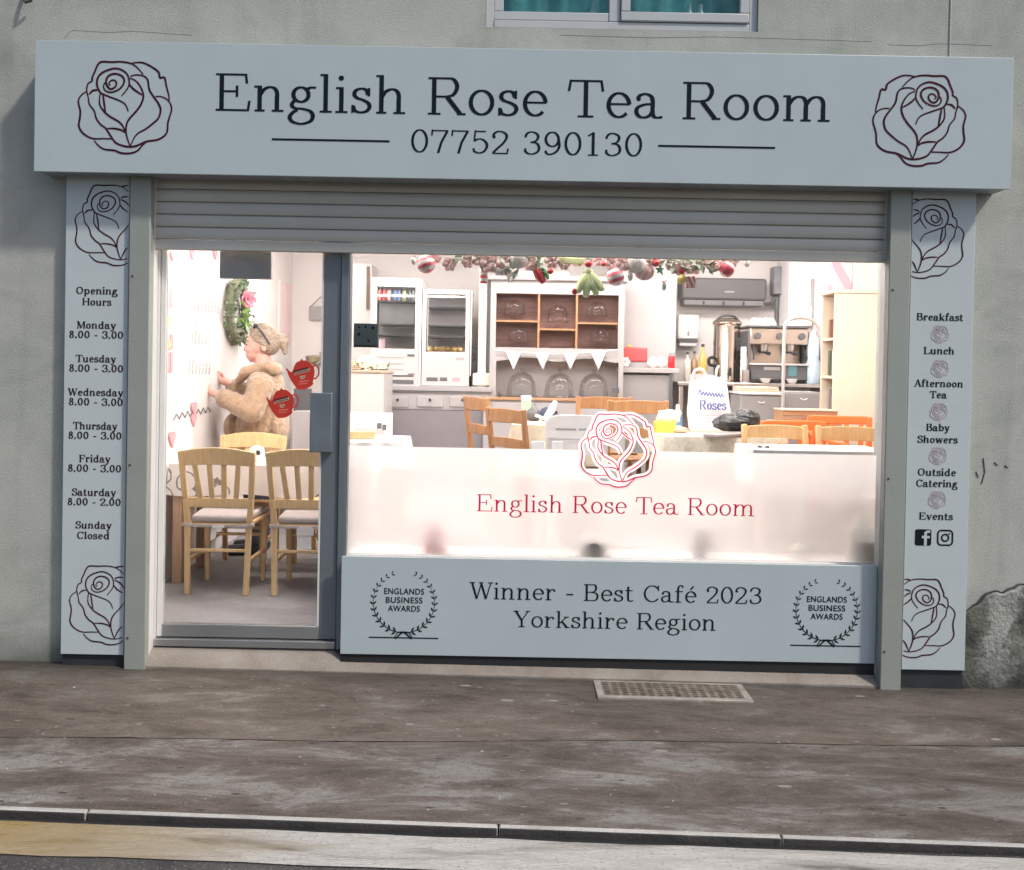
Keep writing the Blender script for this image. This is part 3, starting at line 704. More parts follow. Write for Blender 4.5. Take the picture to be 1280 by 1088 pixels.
b = MB(); b.box(WX0 + .004, WX1 - .004, .004, .02, WZ0 - .010, WZ0 + .0); b.obj('sill', M_upvc, uw, bevel=.006)
b = MB()                                                 # pleated teal curtains behind the glass
vs = []; n = 120
for i in range(n + 1):
    x = WX0 + (WX1 - WX0) * i / n; yy = .17 + .018 * math.sin(x * 46) + .01 * math.sin(x * 17)
    vs += [(x, yy, WZ0 - .1), (x, yy, WZ0 + 1.4)]
b.add(vs, [(2 * i, 2 * i + 2, 2 * i + 3, 2 * i + 1) for i in range(n)])
b.obj('curtain', mat('teal curtain', (.34, .74, .74), .8, 0, .4, 5), uw)
b = MB().box(WX0 - .02, WX1 + .02, .31, .33, WZ0 - .1, WZ0 + 1.4); b.obj('backing', M_dark, uw)
for k, (px, wd) in enumerate(((862, 34), (876, 20), (742, 26))):
    p = at(px, -6 if k < 2 else -8, .11); b = MB(); b.lathe((p.x, .11, WZ0 + .02), [(.03, 0), (.035, .02), (.03, .10), (.012, .13), (.012, .16)], 12)
    o = b.obj('sill_ornament', mat('white ceramic', (.82,.82,.8), .2), uw)

# interior shell
M_in = mat('white interior wall', (.78, .735, .715), .55, 0, .03, 2)
M_ceil = mat('ceiling paint', (.80, .775, .75), .7, 0, .02)
M_carpet = mat('grey carpet', (.25, .235, .24), .95, 0, .12, 40, .5, 300, sheen=.2)
b = MB()
b.box(XWL - .2, XWL, .30, YB + .2, -.1, ZC + .2); b.box(XWR, XWR + .2, .30, YB + .2, -.1, ZC + .2); b.box(XWL, XWR, YB, YB + .2, -.1, ZC + .2)
b.obj('interior_wall', M_in, bld, smooth=False)
b = MB().box(XWL, XWR, .30, YB, ZC, ZC + .2); b.obj('ceiling', M_ceil, bld, smooth=False)
b = MB().box(XWL, XWR, .12, YB, -.1, ZF); tag(b.obj('floor', M_carpet, smooth=False), None, None, kind='structure')
XP = -1.05
b = MB(); b.box(XP, XWR, .46, YB, ZF + .001, ZP); b.box(-1.62, XP - .001, 2.75, YB, ZF + .001, ZP)
tag(b.obj('raised_floor', M_carpet, smooth=False), None, None, kind='structure')
# structure that carries window: low wall, head
b = MB(); xm0 = ax(425, 765, -.02)
b.box(xm0 + .01, XR0 + .02, .0, .30, -.05, .595); b.obj('low_wall', M_in, bld, smooth=False)
b = MB(); b.box(xm0 + .03, XWR - .01, .302, .46, .56, .60); b.box(xm0 + .03, XR0, .13, .302, .597, .615); b.obj('window_ledge', M_white, bld, bevel=.004)

def words(name, s, x, z, cap, y, m, parent, width, bold=False, anchor='l'):
    '''one mesh per word of the line'''
    T, t = (.20, .085) if bold else (.112, .052)
    if (T, t) not in GL: GL[(T, t)] = glyphs(T, t)
    g = GL[(T, t)]; tot = sum(g[c][0] for c in s) - .09; kx = width / tot
    if anchor == 'c': x -= width / 2
    for i, wd in enumerate(s.split(' ')):
        pre = ' '.join(s.split(' ')[:i]) + (' ' if i else '')
        b = MB(); ww = (sum(g[c][0] for c in wd) - .09) * kx
        lettering(b, wd, x + sum(g[c][0] for c in pre) * kx, z, cap, y, width=ww, bold=bold); b.obj(name, m, parent, smooth=False)

# shop window and door
win = bpy.data.objects.new('shop_window', None); COL.objects.link(win); win.parent = bld
xW0, xW1 = ax(437, 500, .09), ax(1108, 500, .09); zW0 = .62
b = MB(); b.box(xW0, xW1, .088, .094, zW0, HZ); b.obj('glass_pane', M_glass, win, smooth=False)
b = MB(); b.box(xm0 + .012, xW0, .05, .13, .10, HZ); b.obj('mullion', M_alu, win, bevel=.004)
b = MB(); b.box(xW1 - .0, XR0 + .06, .05, .13, zW0, HZ); b.box(xW0, xW1, .05, .13, .600, zW0); b.obj('window_frame', M_frame, win, bevel=.003)
# frosted band with the rose left clear
zf_l, zf_r = az(437, 557, .1), az(1104, 570, .1); ZFT = (zf_l + zf_r) / 2
rx0, rz0 = ax(725.5, 563, .1), az(770, 517.5, .1); rh = (609.5 - 517.5) / ppm(.1)
rfn = rose_map(rx0, rz0, rh / 930.0, False)
low = [rfn(p) for p in smooth_path(ROSE_LOW, 4)]; low = [p for p in low if p[1] < ZFT]
b = MB(); b.plate([(xW0, zW0), (xW1, zW0), (xW1, ZFT)] + [(low[0][0] + .002, ZFT)] + low + [(low[-1][0] - .002, ZFT)] + [(xW0, ZFT)], .098)
b.obj('frosted_film', M_film, win, smooth=False)
b = MB(); n = 0
for st_ in ROSE:
    pts = [rfn(p) for p in smooth_path(st_, 6)]; N = len(pts); b.ribbon(pts, .016 if n in (8, 10, 6) else .030, [.0975 - .00012 * n - .0001 * i / N for i in range(N)]); n += 1
b.obj('rose_halo', M_filmpink, win, smooth=False)
M_red = film('crimson film', (.66, .015, .11), 0.0)
b = MB(); rose(b, rx0, rz0, rh, .086, .0060)
b.obj('rose_outline', M_red, win, smooth=False)
b = MB(); p0, p1 = at(596, 639, .086), at(943, 646, .086)
words('window_lettering', 'English Rose Tea Room', p0.x, (p0.z + p1.z) / 2, 21.5 / ppm(.086), .086, M_red, win, p1.x - p0.x)

door = bpy.data.objects.new('shop_door', None); COL.objects.link(door); door.parent = bld
xD0, xD1, xD2 = ax(206, 550, .07), ax(402.5, 550, .07), xm0 + .010
zD0 = az(300, 781, .07); zD1 = az(300, 797, .07)
b = MB(); b.box(xD1, xD2 - .045, .06, .10, zD1, HZ); b.obj('door_stile', M_alu, door, bevel=.004)
b = MB(); b.box(xD2 - .043, xD2, .045, .115, .10, HZ); b.obj('door_post', M_alu, door, bevel=.004)
b = MB(); b.box(xD0 - .028, xD0, .06, .10, zD1, HZ); b.box(XL1 - .03, xD0 - .030, .046, .12, .10, HZ); b.obj('door_frame', M_frame, door, bevel=.003)
b = MB(); b.box(xD0, xD1, .06, .10, zD1, zD0); b.obj('bottom_rail', M_alulite, door, bevel=.004)
b = MB(); b.box(xD0 - .03, xD2 - .045, .035, .115, .105, zD1 - .006); b.obj('threshold', M_alulite, door, bevel=.004)
b = MB(); b.box(xD1 - .010, xD1 - .0005, .058, .077, zD0, HZ); b.obj('lit_edge', M_frame, door)  # white strip painted in for the lit inner edge of the stile
b = MB(); b.box(xD0, xD1, .078, .084, zD0, HZ); b.obj('glass_pane', M_glass, door, smooth=False)
h0, h1 = at(388, 491, .02), at(414.5, 566, .02)
b = MB(); b.box(h0.x, h1.x, .012, .06, h1.z, h0.z); b.obj('door_handle', mat('blue grey handle', (.19, .22, .255), .4, .3), door, bevel=.005)
p0, p1 = at(275.5, 300, .11), at(339.5, 349.5, .11)
b = MB(); b.box(p0.x, p1.x, .101, .135, p1.z, p0.z + .02); b.obj('door_closer', mat('grey closer box', (.46, .44, .43), .5, .2), door, bevel=.004)
bpy.context.view_layer.update()

# lintel above the shopfront inside the wall, behind the shutter
b = MB(); b.box(HX0, HX1, .13, .30, 2.58, HZ - .001); b.obj('lintel', M_in, bld, smooth=False)

# ------------------------------------------------------------------ shutter, guide rails, fascia and panels
zsh = az(640, 320.5, .0)
root = thing('roller_shutter', 'ribbed grey roller shutter curtain half lowered under the fascia', 'roller shutter', ((XL1 + XR0) / 2, .0, zsh))
b = MB(); z = zsh + .058; prof = []
pitch = 15.6 / ppm(0)
while z < HZ + .1:
    prof += [(.010, z), (-.002, z + .003), (-.0045, z + pitch * .25), (-.0045, z + pitch * .75), (-.002, z + pitch - .006), (.010, z + pitch - .003)]; z += pitch
vs = []
for y_, z_ in prof: vs += [(XL1 - .02, y_, z_), (XR0 + .02, y_, z_)]
b.add(vs, [(2 * i, 2 * i + 1, 2 * i + 3, 2 * i + 2) for i in range(len(prof) - 1)])
b.obj('curtain', M_shut, root, angle=60)
b = MB(); b.box(XL1 - .01, XR0 + .01, -.012, .016, zsh, zsh + .056); b.obj('bottom_bar', M_shut, root, bevel=.005)

def post(x0, x1, lab, pyb):
    root = thing('shutter_post', lab, 'post', ((x0 + x1) / 2, -.03, gz(x0, 0)), 'posts either side of the shopfront')
    b = MB(); b.box(x0, x1, -.08, -.022, gz(x0, -.08) - .01, 2.72); b.obj('rail', M_post, root, bevel=.005)
    b = MB(); b.box(x0 + .001, x1 - .001, -.0215, .044, gz(x0, -.08) - .01, 2.718); b.obj('reveal', M_frame, root)
    for zz in (.18, 1.1, 2.1): MB().cyl((x0 + .02, -.083, zz), (x0 + .02, -.078, zz), .006, n=8).obj('screw', MATS['dark iron'], root)
post(XL0, XL1, 'tall grey green steel post between the opening hours panel and the door', 832)
post(XR0, XR1, 'tall grey green steel post between the window and the menu panel', 858)

# fascia
YF = -.18
fx0, fx1 = ax(43, 130, YF), ax(1265.5, 155, YF); fz0, fz1 = az(640, 225.5, YF), az(640, 61, YF)
root = thing('fascia_sign', 'long pale blue grey fascia sign lettered English Rose Tea Room', 'sign', ((fx0 + fx1) / 2, 0, fz0))
b = MB(); b.box(fx0, fx1, YF, YF + .012, fz0, fz1); b.obj('panel', M_sign, root, bevel=.0025)
b = MB(); b.box(fx0 + .006, fx1 - .006, YF + .0125, -.002, fz0 + .006, fz1 - .006); b.obj('box', M_edge, root)
YT = YF - .0015
b = MB(); p0, p1 = at(269.5, 138.5, YT), at(1038.5, 152.5, YT)
words('name_lettering', 'English Rose Tea Room', p0.x, (p0.z + p1.z) / 2, 46.5 / ppm(YT), YT, M_ink, root, p1.x - p0.x)
b = MB(); p0, p1 = at(513, 191, YT), at(803, 195.5, YT)
words('number_lettering', '07752 390130', p0.x, (p0.z + p1.z) / 2, 29 / ppm(YT), YT, M_ink, root, p1.x - p0.x)
for a_, c_ in (((340, 173.5), (487, 177.5)), ((823, 182), (969, 185.5))):
    p0, p1 = at(*a_, YT), at(*c_, YT); zz = (p0.z + p1.z) / 2
    b = MB(); b.ribbon([(p0.x, zz), (p1.x, zz)], .0105, YT); b.obj('rule_line', M_ink, root, smooth=False)
b = MB(); p = at(98, 76, YT); rose(b, p.x, p.z, 115 / ppm(YT), YT, .0088); b.obj('rose_emblem', M_roseink, root, smooth=False)
b = MB(); p = at(1209, 95, YT); rose(b, p.x, p.z, 114 / ppm(YT), YT, .0088, True); b.obj('rose_emblem', M_roseink, root, smooth=False)

# side panels
YS = -.055; YST = YS - .0015
def side_panel(name, lab, px0, px1, pyb, left):
    x0, x1 = ax(px0, 520, YS), ax(px1, 520, YS); zb = az((px0 + px1) / 2, pyb, YS)
    root = thing(name, lab, 'sign', ((x0 + x1) / 2, -.03, zb))
    b = MB(); b.box(x0, x1, YS, -.003, zb, 2.66); b.obj('panel', M_sign2, root, bevel=.002)
    b = MB(); b.box(x0 + .004, x1 - .004, -.04, .0, gz(x0, 0) - .02, zb - .002); b.obj('shade_block', mat('dark plinth', (.025, .03, .036), .7, 0, .3), root)  # block painted near-black for the shaded gap under the panel
    return root, x0, x1
root, x0, x1 = side_panel('opening_hours_sign', 'tall narrow panel listing opening hours between two cropped roses', 79.3, 158.3, 818.5, True)
b = MB(); p = at(94, 230.5, YST); rose(b, p.x, p.z, 101 / ppm(YST), YST, .0062, False, x1 - .002); b.obj('rose_emblem', M_roseink, root, smooth=False); b = MB(); p = at(87, 706.5, YST); rose(b, p.x, p.z, 100 / ppm(YST), YST, .0062, False, x1 - .002)
b.obj('rose_emblem', M_roseink, root, smooth=False)
b = MB()
for s, cx_, by, wd in (('Opening', 121, 368, 52), ('Hours', 121, 382, 36), ('Monday', 120.5, 411, 49), ('8.00 - 3.00', 120, 423, 68), ('Tuesday', 120, 453, 50), ('8.00 - 3.00', 120, 465, 68), ('Wednesday', 119.5, 495, 69), ('8.00 - 3.00', 119.5, 507, 68),
    ('Thursday', 119, 537, 55), ('8.00 - 3.00', 118.5, 549, 67), ('Friday', 118.5, 578, 39), ('8.00 - 3.00', 118, 590, 67), ('Saturday', 117.5, 620, 55), ('8.00 - 2.00', 117.5, 632, 67), ('Sunday', 117, 661, 45), ('Closed', 116.5, 674, 41)):
    p = at(cx_, by, YST); words('hours_lettering', s, p.x, p.z, 9.0 / ppm(YST), YST, M_inksoft, root, wd / ppm(YST), True, 'c')
root, x0, x1 = side_panel('menu_sign', 'tall narrow panel listing meals and events with two social media icons', 1134.3, 1213.5, 838, False)
b = MB(); p = at(1206.5, 249.5, YST); rose(b, p.x, p.z, 100 / ppm(YST), YST, .0062, True, x0 + .002); b.obj('rose_emblem', M_roseink, root, smooth=False); b = MB(); p = at(1195.5, 724.5, YST); rose(b, p.x, p.z, 100 / ppm(YST), YST, .0062, True, x0 + .002)
b.obj('rose_emblem', M_roseink, root, smooth=False)
b = MB()
for s, cx_, by, wd in (('Breakfast', 1175, 401, 58), ('Lunch', 1174, 443, 38), ('Afternoon', 1173.5, 484, 61), ('Tea', 1173, 498, 21), ('Baby', 1172.5, 539, 29), ('Showers', 1172, 554, 50), ('Outside', 1171, 595, 48), ('Catering', 1171, 609, 52), ('Events', 1170, 650, 42)):
    p = at(cx_, by, YST); words('menu_lettering', s, p.x, p.z, 9.0 / ppm(YST), YST, M_ink, root, wd / ppm(YST), True, 'c')
b = MB()
for cx_, cy_ in ((1174.5, 418), (1174.5, 461), (1173, 515), (1172, 570), (1171, 625)):
    b = MB(); p = at(cx_ - 10, cy_ - 10.5, YST); rose(b, p.x, p.z, 21 / ppm(YST), YST, .0045); b.obj('divider_rose', M_pinkink, root, smooth=False)
def rrect(cx_, cz, h, r, n=5):
    out = []
    for sx, sz, a0 in ((1, 1, 0), (-1, 1, 90), (-1, -1, 180), (1, -1, 270)):
        for i in range(n + 1):
            a = R(a0 + 90 * i / n); out.append((cx_ + sx * (h - r) + r * math.cos(a), cz + sz * (h - r) + r * math.sin(a)))
    return out
p = at(1154, 672, YST); u = 10.2 / ppm(YST)
b = MB(); b.plate(rrect(p.x, p.z, u, u * .25), YST); b.obj('social_icon', M_ink, root, smooth=False)
b = MB(); fx = p.x + u * .28
b.plate([(fx - u * .17, p.z - u), (fx + u * .17, p.z - u), (fx + u * .17, p.z + u * .62), (fx - u * .17, p.z + u * .62)][::1], YST - .0004)
b.ribbon([(fx - u * .45, p.z + u * .05), (fx + u * .52, p.z + u * .05)], u * .30, YST - .0005)
b.ribbon(smooth_path([(fx, p.z + u * .3), (fx + u * .06, p.z + u * .62), (fx + u * .3, p.z + u * .72), (fx + u * .55, p.z + u * .70)], 5), u * .30, YST - .0006)
b.obj('social_icon_mark', M_sign2, root, smooth=False)
p = at(1181.5, 672.5, YST)
b = MB(); q = rrect(p.x, p.z, u * .9, u * .42); b.ribbon(q + q[:2], u * .2, YST)
b.ribbon([(p.x + u * .42 * math.cos(R(a)), p.z + u * .42 * math.sin(R(a))) for a in range(0, 375, 15)], u * .2, YST)
b.plate([(p.x + u * .5 + u * .1 * math.cos(R(a)), p.z + u * .5 + u * .1 * math.sin(R(a))) for a in range(0, 360, 45)], YST)
b.obj('social_icon', M_ink, root, smooth=False)

# award panel below the window
YR = -.02; YRT = YR - .0015
x0, x1 = ax(426, 762, YR), XR0 - .004; z0, z1 = az(762, 823.8, YR), az(762, 701.8, YR)
root = thing('award_panel', 'wide grey panel under the window announcing Winner Best Café 2023', 'sign', ((x0 + x1) / 2, 0, z0))
b = MB(); b.box(x0, x1, YR, -.001, z0, z1); b.obj('panel', M_sign, root, bevel=.002)
b = MB(); b.box(x0, x1 - .002, -.010, -.0012, -.06, z0 - .001); b.obj('gap_shade', M_dark, root)  # dark strip painted in as the shadow line under the panel
b = MB()
for s, pl, pr, cap in (('Winner - Best Café 2023', (587, 748.5), (952.5, 755.5), 21), ('Yorkshire Region', (642, 784), (895, 788.5), 20.5)):
    p0, p1 = at(*pl, YRT), at(*pr, YRT); words('award_lettering', s, p0.x, (p0.z + p1.z) / 2, cap / ppm(YRT), YRT, M_ink, root, p1.x - p0.x)
def sans(name, s, x, z, size, y, m, parent, width=None):
    cu = bpy.data.curves.new(name, 'FONT'); cu.body = s; cu.align_x = 'CENTER'; cu.size = size; cu.space_character = 1.08; cu.offset = .0006
    t = bpy.data.objects.new(name + '_tmp', cu); COL.objects.link(t); bpy.context.view_layer.update()
    me = bpy.data.meshes.new_from_object(t.evaluated_get(bpy.context.evaluated_depsgraph_get()))
    wd = max(v.co.x for v in me.vertices) - min(v.co.x for v in me.vertices); k = width / wd if width else 1
    bpy.data.objects.remove(t)
    o = bpy.data.objects.new(name, me); COL.objects.link(o); me.materials.clear(); me.materials.append(m)
    org = Vector((0, 0, 0)); q = parent
    while q is not None: org += Vector(q.location); q = q.parent
    for v in me.vertices: v.co = Vector((x + v.co.x * k, y, z + v.co.y)) - org
    o.parent = parent; return o
def badge(cx_, cy_, lx0, lx1, ly):
    c = at(cx_, cy_, YRT); b = MB(); r = 38.5 / ppm(YRT)
    for sg in (1, -1):
        pts = [(c.x + sg * r * math.sin(R(a)), c.z - r * math.cos(R(a))) for a in range(4, 140, 4)]
        N = len(pts); b.ribbon(pts, [.0055 * (1 - .85 * i / N) for i in range(N)], YRT)
        for k in range(13):
            a = R(14 + k * 11.8); L = r * (.20 - .006 * k); wd = L * .34
            px, pz = c.x + sg * r * math.sin(a), c.z - r * math.cos(a)
            for side in (1, -1):
                al = a + side * .75                                     # leaf direction: along the arc, splayed out or in
                dx, dz = sg * math.cos(al), math.sin(al)
                nx, nz = -dz, dx
                b.plate([(px, pz), (px + dx * L * .5 + nx * wd * .5, pz + dz * L * .5 + nz * wd * .5), (px + dx * L, pz + dz * L), (px + dx * L * .5 - nx * wd * .5, pz + dz * L * .5 - nz * wd * .5)], YRT - .00005 * (k % 3 + 1))
        b.ribbon(smooth_path([(c.x, c.z - r * .97), (c.x + sg * r * .12, c.z - r * 1.06), (c.x + sg * r * .27, c.z - r * 1.2)], 4), [.008] * 9, YRT - .0002)
        b.ribbon(smooth_path([(c.x, c.z - r * .97), (c.x + sg * r * .17, c.z - r * .99), (c.x + sg * r * .30, c.z - r * 1.17)], 4), [.005] * 9, YRT - .0002)
    p0, p1 = at(lx0, ly, YRT), at(lx1, ly, YRT); b.ribbon([(p0.x, p0.z - .003), (p1.x, p0.z - .003)], .0065, YRT)
    b.obj('laurel_badge', M_ink, root, smooth=False)
    for s, dy, wd in (('ENGLANDS', -10, 50), ('BUSINESS', 1, 46), ('AWARDS', 11.5, 40)):
        p = at(cx_, cy_ + dy, YRT); sans('badge_lettering', s, p.x, p.z, 10.5 / ppm(YRT), YRT, M_ink, root, wd / ppm(YRT))
badge(505, 753, 461, 548, 796)
badge(1033.5, 763, 988, 1076, 806)

# ================================================================== inside the tea room
M_beech = wood('pale beech', (.78, .56, .31), (.68, .46, .235))
M_beech2 = wood('light pine', (.74, .50, .26), (.64, .40, .18))
M_oak = wood('honey oak', (.43, .225, .10), (.34, .16, .065))
M_tableleg = wood('table leg wood', (.58, .40, .27), (.48, .31, .20))
M_cush = mat('taupe cushion', (.52, .46, .445), .9, 0, .06, 30, .3, 200, sheen=.3)
M_cream = mat('cream cloth', (.62, .56, .44), .9, 0, .08, 20, .2, 200)
M_whitecl = mat('white cloth', (.80, .77, .74), .9, 0, .03, 20, .2, 200)
M_steel = mat('brushed steel', (.55, .52, .50), .28, .9, .08, 8)
M_black = mat('black plastic', (.025, .026, .03), .4, 0, .1)
M_charc = mat('charcoal plastic', (.115, .115, .12), .45, 0, .08)
M_greyp = mat('grey cabinet paint', (.36, .345, .345), .5, 0, .05)
M_lightgrey = mat('light grey laminate', (.40, .375, .375), .5, 0, .04)
M_offw = mat('off white enamel', (.54, .505, .50), .3, 0, .03)
M_ceram = mat('white china', (.85, .83, .81), .15)
M_thin = glass('thin glassware', (.97, .965, .965), .55)
M_case = glass('display glass', (.96, .96, .96), .8)
M_brown = wood('brown back board', (.36, .20, .17), (.28, .145, .125), .5, 'X')
M_orange = mat('orange paint', (.78, .20, .05), .4, 0, .08)
M_redm = mat('red gloss', (.62, .03, .04), .25, 0, .1)
M_pinkm = mat('pink gloss', (.80, .36, .40), .4, 0, .12)
M_leaf = mat('leaf green', (.13, .22, .11), .6, 0, .4, 30)
M_leafd = mat('dusty dark green', (.22, .25, .18), .7, 0, .4, 30)
M_lime = mat('lime felt', (.80, .88, .46), .8, 0, .1)
M_creamy = mat('cream laminate', (.82, .70, .56), .5, 0, .03)

def pr(px0, px1, py0, py1, y):
    cx, cy = (px0 + px1) / 2, (py0 + py1) / 2
    return ax(px0, cy, y), ax(px1, cy, y), az(cx, py1, y), az(cx, py0, y)
def pbox(b, px0, px1, py0, py1, y, dep):
    x0, x1, z0, z1 = pr(px0, px1, py0, py1, y); return b.box(x0, x1, y, y + dep, z0, z1)
def root_at(name, label, cat, px, y, z, group=None): return thing(name, label, cat, (ax(px, 500, y), y, z), group)

# ---- ceiling lamps (the room's light)
M_lamp = emit('lit diffuser', (1.0, .94, .905), 25.5)
for lx, ly in ((-1.3, .95), (0.3, 1.2), (1.8, 1.2), (-1.3, 3.0), (.5, 3.0), (2.0, 3.4)):
    t = thing('ceiling_light', 'lit white rectangular ceiling light of the tea room', 'ceiling light', (lx, ly, ZC), 'ceiling lights of the tea room')
    MB().box(lx - .63, lx + .63, ly - .18, ly + .18, ZC - .035, ZC - .001).obj('housing', M_white, t, bevel=.004)
    MB().box(lx - .60, lx + .60, ly - .15, ly + .15, ZC - .045, ZC - .036).obj('diffuser', M_lamp, t)

t = thing('window_strip_light', 'long lit strip light hidden behind the shutter over the window head', 'strip light', ((XL1 + XR0) / 2, .20, 2.60))
MB().box(XL1 + .05, XR0 - .05, .302, .330, 2.66, 2.70).obj('housing', M_white, t)
b = MB(); b.add([(XL1 + .08, .331, 2.66), (XR0 - .08, .331, 2.66), (XR0 - .08, .331, 2.70), (XL1 + .08, .331, 2.70)], [(3, 2, 1, 0)])
b.box(XL1 + .08, XR0 - .08, .135, .160, 2.545, 2.572); b.obj('tube', emit('lit tube', (1.0, .94, .91), 30.0), t)

# ---- slat-back chairs by the door
def slat_chair(wd, pad=True):
    """origin on the floor under the seat, front towards +y"""
    t = bpy.data.objects.new('slat_back_chair', None); COL.objects.link(t)
    for sx in (-1, 1):
        b = MB(); pts = [(sx * .182, -.225, 0), (sx * .192, -.205, .44), (sx * .205, -.215, .60), (sx * .224, -.262, .90)]
        for i in range(3): b.bar(pts[i], pts[i + 1], .036, .030, (0, 1, 0))
        b.obj('rear_leg', wd, t, bevel=.006)
        b = MB(); b.bar((sx * .185, .185, 0), (sx * .190, .190, .43), .030, .030, (0, 1, 0), (.040, .040)); b.obj('front_leg', wd, t, bevel=.006)
        b = MB(); b.bar((sx * .187, -.20, .21), (sx * .187, .18, .21), .020, .024); b.obj('side_stretcher', wd, t, bevel=.004)
    b = MB(); n = 14; vs = []
    for i in range(n + 1):
        u = -1 + 2 * i / n; x = u * .236; zt = .895 + .030 * (1 - u * u); yc = -.262 - .020 * (1 - u * u); zb = .805 + .012 * (1 - u * u); yb = yc + .018
        vs += [(x, yb - .012, zb), (x, yb + .012, zb), (x, yc + .012, zt), (x, yc - .012, zt)]
    fs = [(i * 4 + k, i * 4 + (k + 1) % 4, i * 4 + 4 + (k + 1) % 4, i * 4 + 4 + k) for i in range(n) for k in range(4)] + [(0, 3, 2, 1), (n * 4, n * 4 + 1, n * 4 + 2, n * 4 + 3)]
    b.add(vs, [f[::-1] for f in fs]); b.obj('crest_rail', wd, t, bevel=.004)
    b = MB(); b.bar((-.197, -.215, .575), (.197, -.215, .575), .020, .060); b.obj('lower_rail', wd, t, bevel=.004)
    for k in range(4):
        xt, xb = -.135 + .09 * k, (-.135 + .09 * k) * .82
        b = MB(); b.bar((xb, -.217, .60), (xt, -.264, .815), .034, .012, (0, 1, 0)); b.obj('slat', wd, t, bevel=.003)
    b = MB(); b.add([(-.185,-.20,.415),(.185,-.20,.415),(.215,.22,.43),(-.215,.22,.43),(-.185,-.20,.445),(.185,-.20,.445),(.215,.22,.46),(-.215,.22,.46)], [(3,2,1,0),(4,5,6,7),(0,1,5,4),(1,2,6,5),(2,3,7,6),(3,0,4,7)])
    b.obj('seat', wd, t, bevel=.010)
    b = MB(); b.bar((-.18, -.205, .275), (.18, -.205, .275), .016, .020); b.obj('back_stretcher', wd, t, bevel=.004)
    b = MB(); b.bar((-.18, .187, .31), (.18, .187, .31), .016, .020); b.obj('front_stretcher', wd, t, bevel=.004)
    if pad:
        b = MB(); b.add([(-.175,-.20,.447),(.175,-.20,.447),(.205,.20,.462),(-.205,.20,.462),(-.175,-.20,.492),(.175,-.20,.492),(.20,.20,.505),(-.20,.20,.505)], [(3,2,1,0),(4,5,6,7),(0,1,5,4),(1,2,6,5),(2,3,7,6),(3,0,4,7)])
        o = b.obj('seat_cushion', M_cush, t, bevel=.018, seg=4)
        b = MB()
        for sx in (-1, 1): b.box(sx * .195 - .026, sx * .195 + .026, -.228, -.180, .425, .447)
        b.bar((-.19, -.232, .432), (.19, -.232, .432), .008, .018); b.obj('cushion_strap', M_cush, t, bevel=.003)
        b = MB(); b.add([(-.03, -.238, .42), (.045, -.238, .42), (.045, -.236, .395 + .045), (-.03, -.236, .44)], [(0, 1, 2, 3)]); b.obj('care_label', M_ceram, t)
        b = MB(); b.add([(-.055, -.19, .33), (-.02, -.195, .35), (-.015, -.19, .40), (-.055, -.185, .41)], [(0, 1, 2, 3)]); b.obj('care_label', M_ceram, t)
    return t
GCH = 'wooden slat back chairs by the door'
chA = slat_chair(M_beech)
tag(chA, 'pale wooden slat back chair fully visible behind the door glass, nearest the left wall', 'chair', GCH)
chB = copy_tree(chA)
tag(chB, 'pale wooden slat back chair cut off by the door stile, white label under its seat', 'chair', GCH)
yA = .78 + .262
chA.location = (ax(270.5, 600, .78), yA, ZF); chB.location = (ax(380, 600, .78), yA, ZF)
b = MB(); b.box(-.03, .045, -.239, -.232, .30, .43); b.box(-.045, .06, -.243, -.23, .385, .43)
o = MB(); o = b.obj('care_label', M_ceram, None); o.parent = chB
chC = slat_chair(M_beech2, False)
tag(chC, 'light yellow wooden chair on the far side of the door table facing the street', 'chair', GCH)
chC.location = (ax(320.5, 545, 1.90), 1.83 - .262, ZF + .02); chC.rotation_euler.z = R(180)
chD = copy_tree(chC); tag(chD, 'light wooden chair glimpsed past the door handle beside the white cabinet', 'chair', GCH)
chD.location = (ax(415, 545, 2.05), 1.95, ZF); chD.rotation_euler.z = R(172)

# ---- door table and its cloth
def cloth(b, x0, x1, y0, y1, z, drop, wob=.012, n=40, th=.004):
    """a cloth laid over a table: flat top, hanging skirt with soft folds"""
    rim = []
    per = [(x0, y0, x1, y0), (x1, y0, x1, y1), (x1, y1, x0, y1), (x0, y1, x0, y0)]
    for ax_, ay, bx, by in per:
        for i in range(n): u = i / n; rim.append((ax_ + (bx - ax_) * u, ay + (by - ay) * u))
    N = len(rim); cx, cy = (x0 + x1) / 2, (y0 + y1) / 2; vs = []
    for lev in range(4):
        f = lev / 3
        for i, (x, y) in enumerate(rim):
            dx, dy = x - cx, y - cy; d = math.hypot(dx, dy)
            out = (.004 + wob * f * (1 + math.sin(i * .55) + .5 * math.sin(i * .23 + 1))) * (1 if lev else 0)
            vs.append((x + dx / d * out, y + dy / d * out, z - drop * f * (1 + .05 * math.sin(i * .31)) - (.0 if lev else 0)))
    fs = [(l * N + (i + 1) % N, l * N + i, (l + 1) * N + i, (l + 1) * N + (i + 1) % N) for l in range(3) for i in range(N)]
    b.add(vs, fs); b.add([(x, y, z) for x, y in rim], [tuple(range(N))])
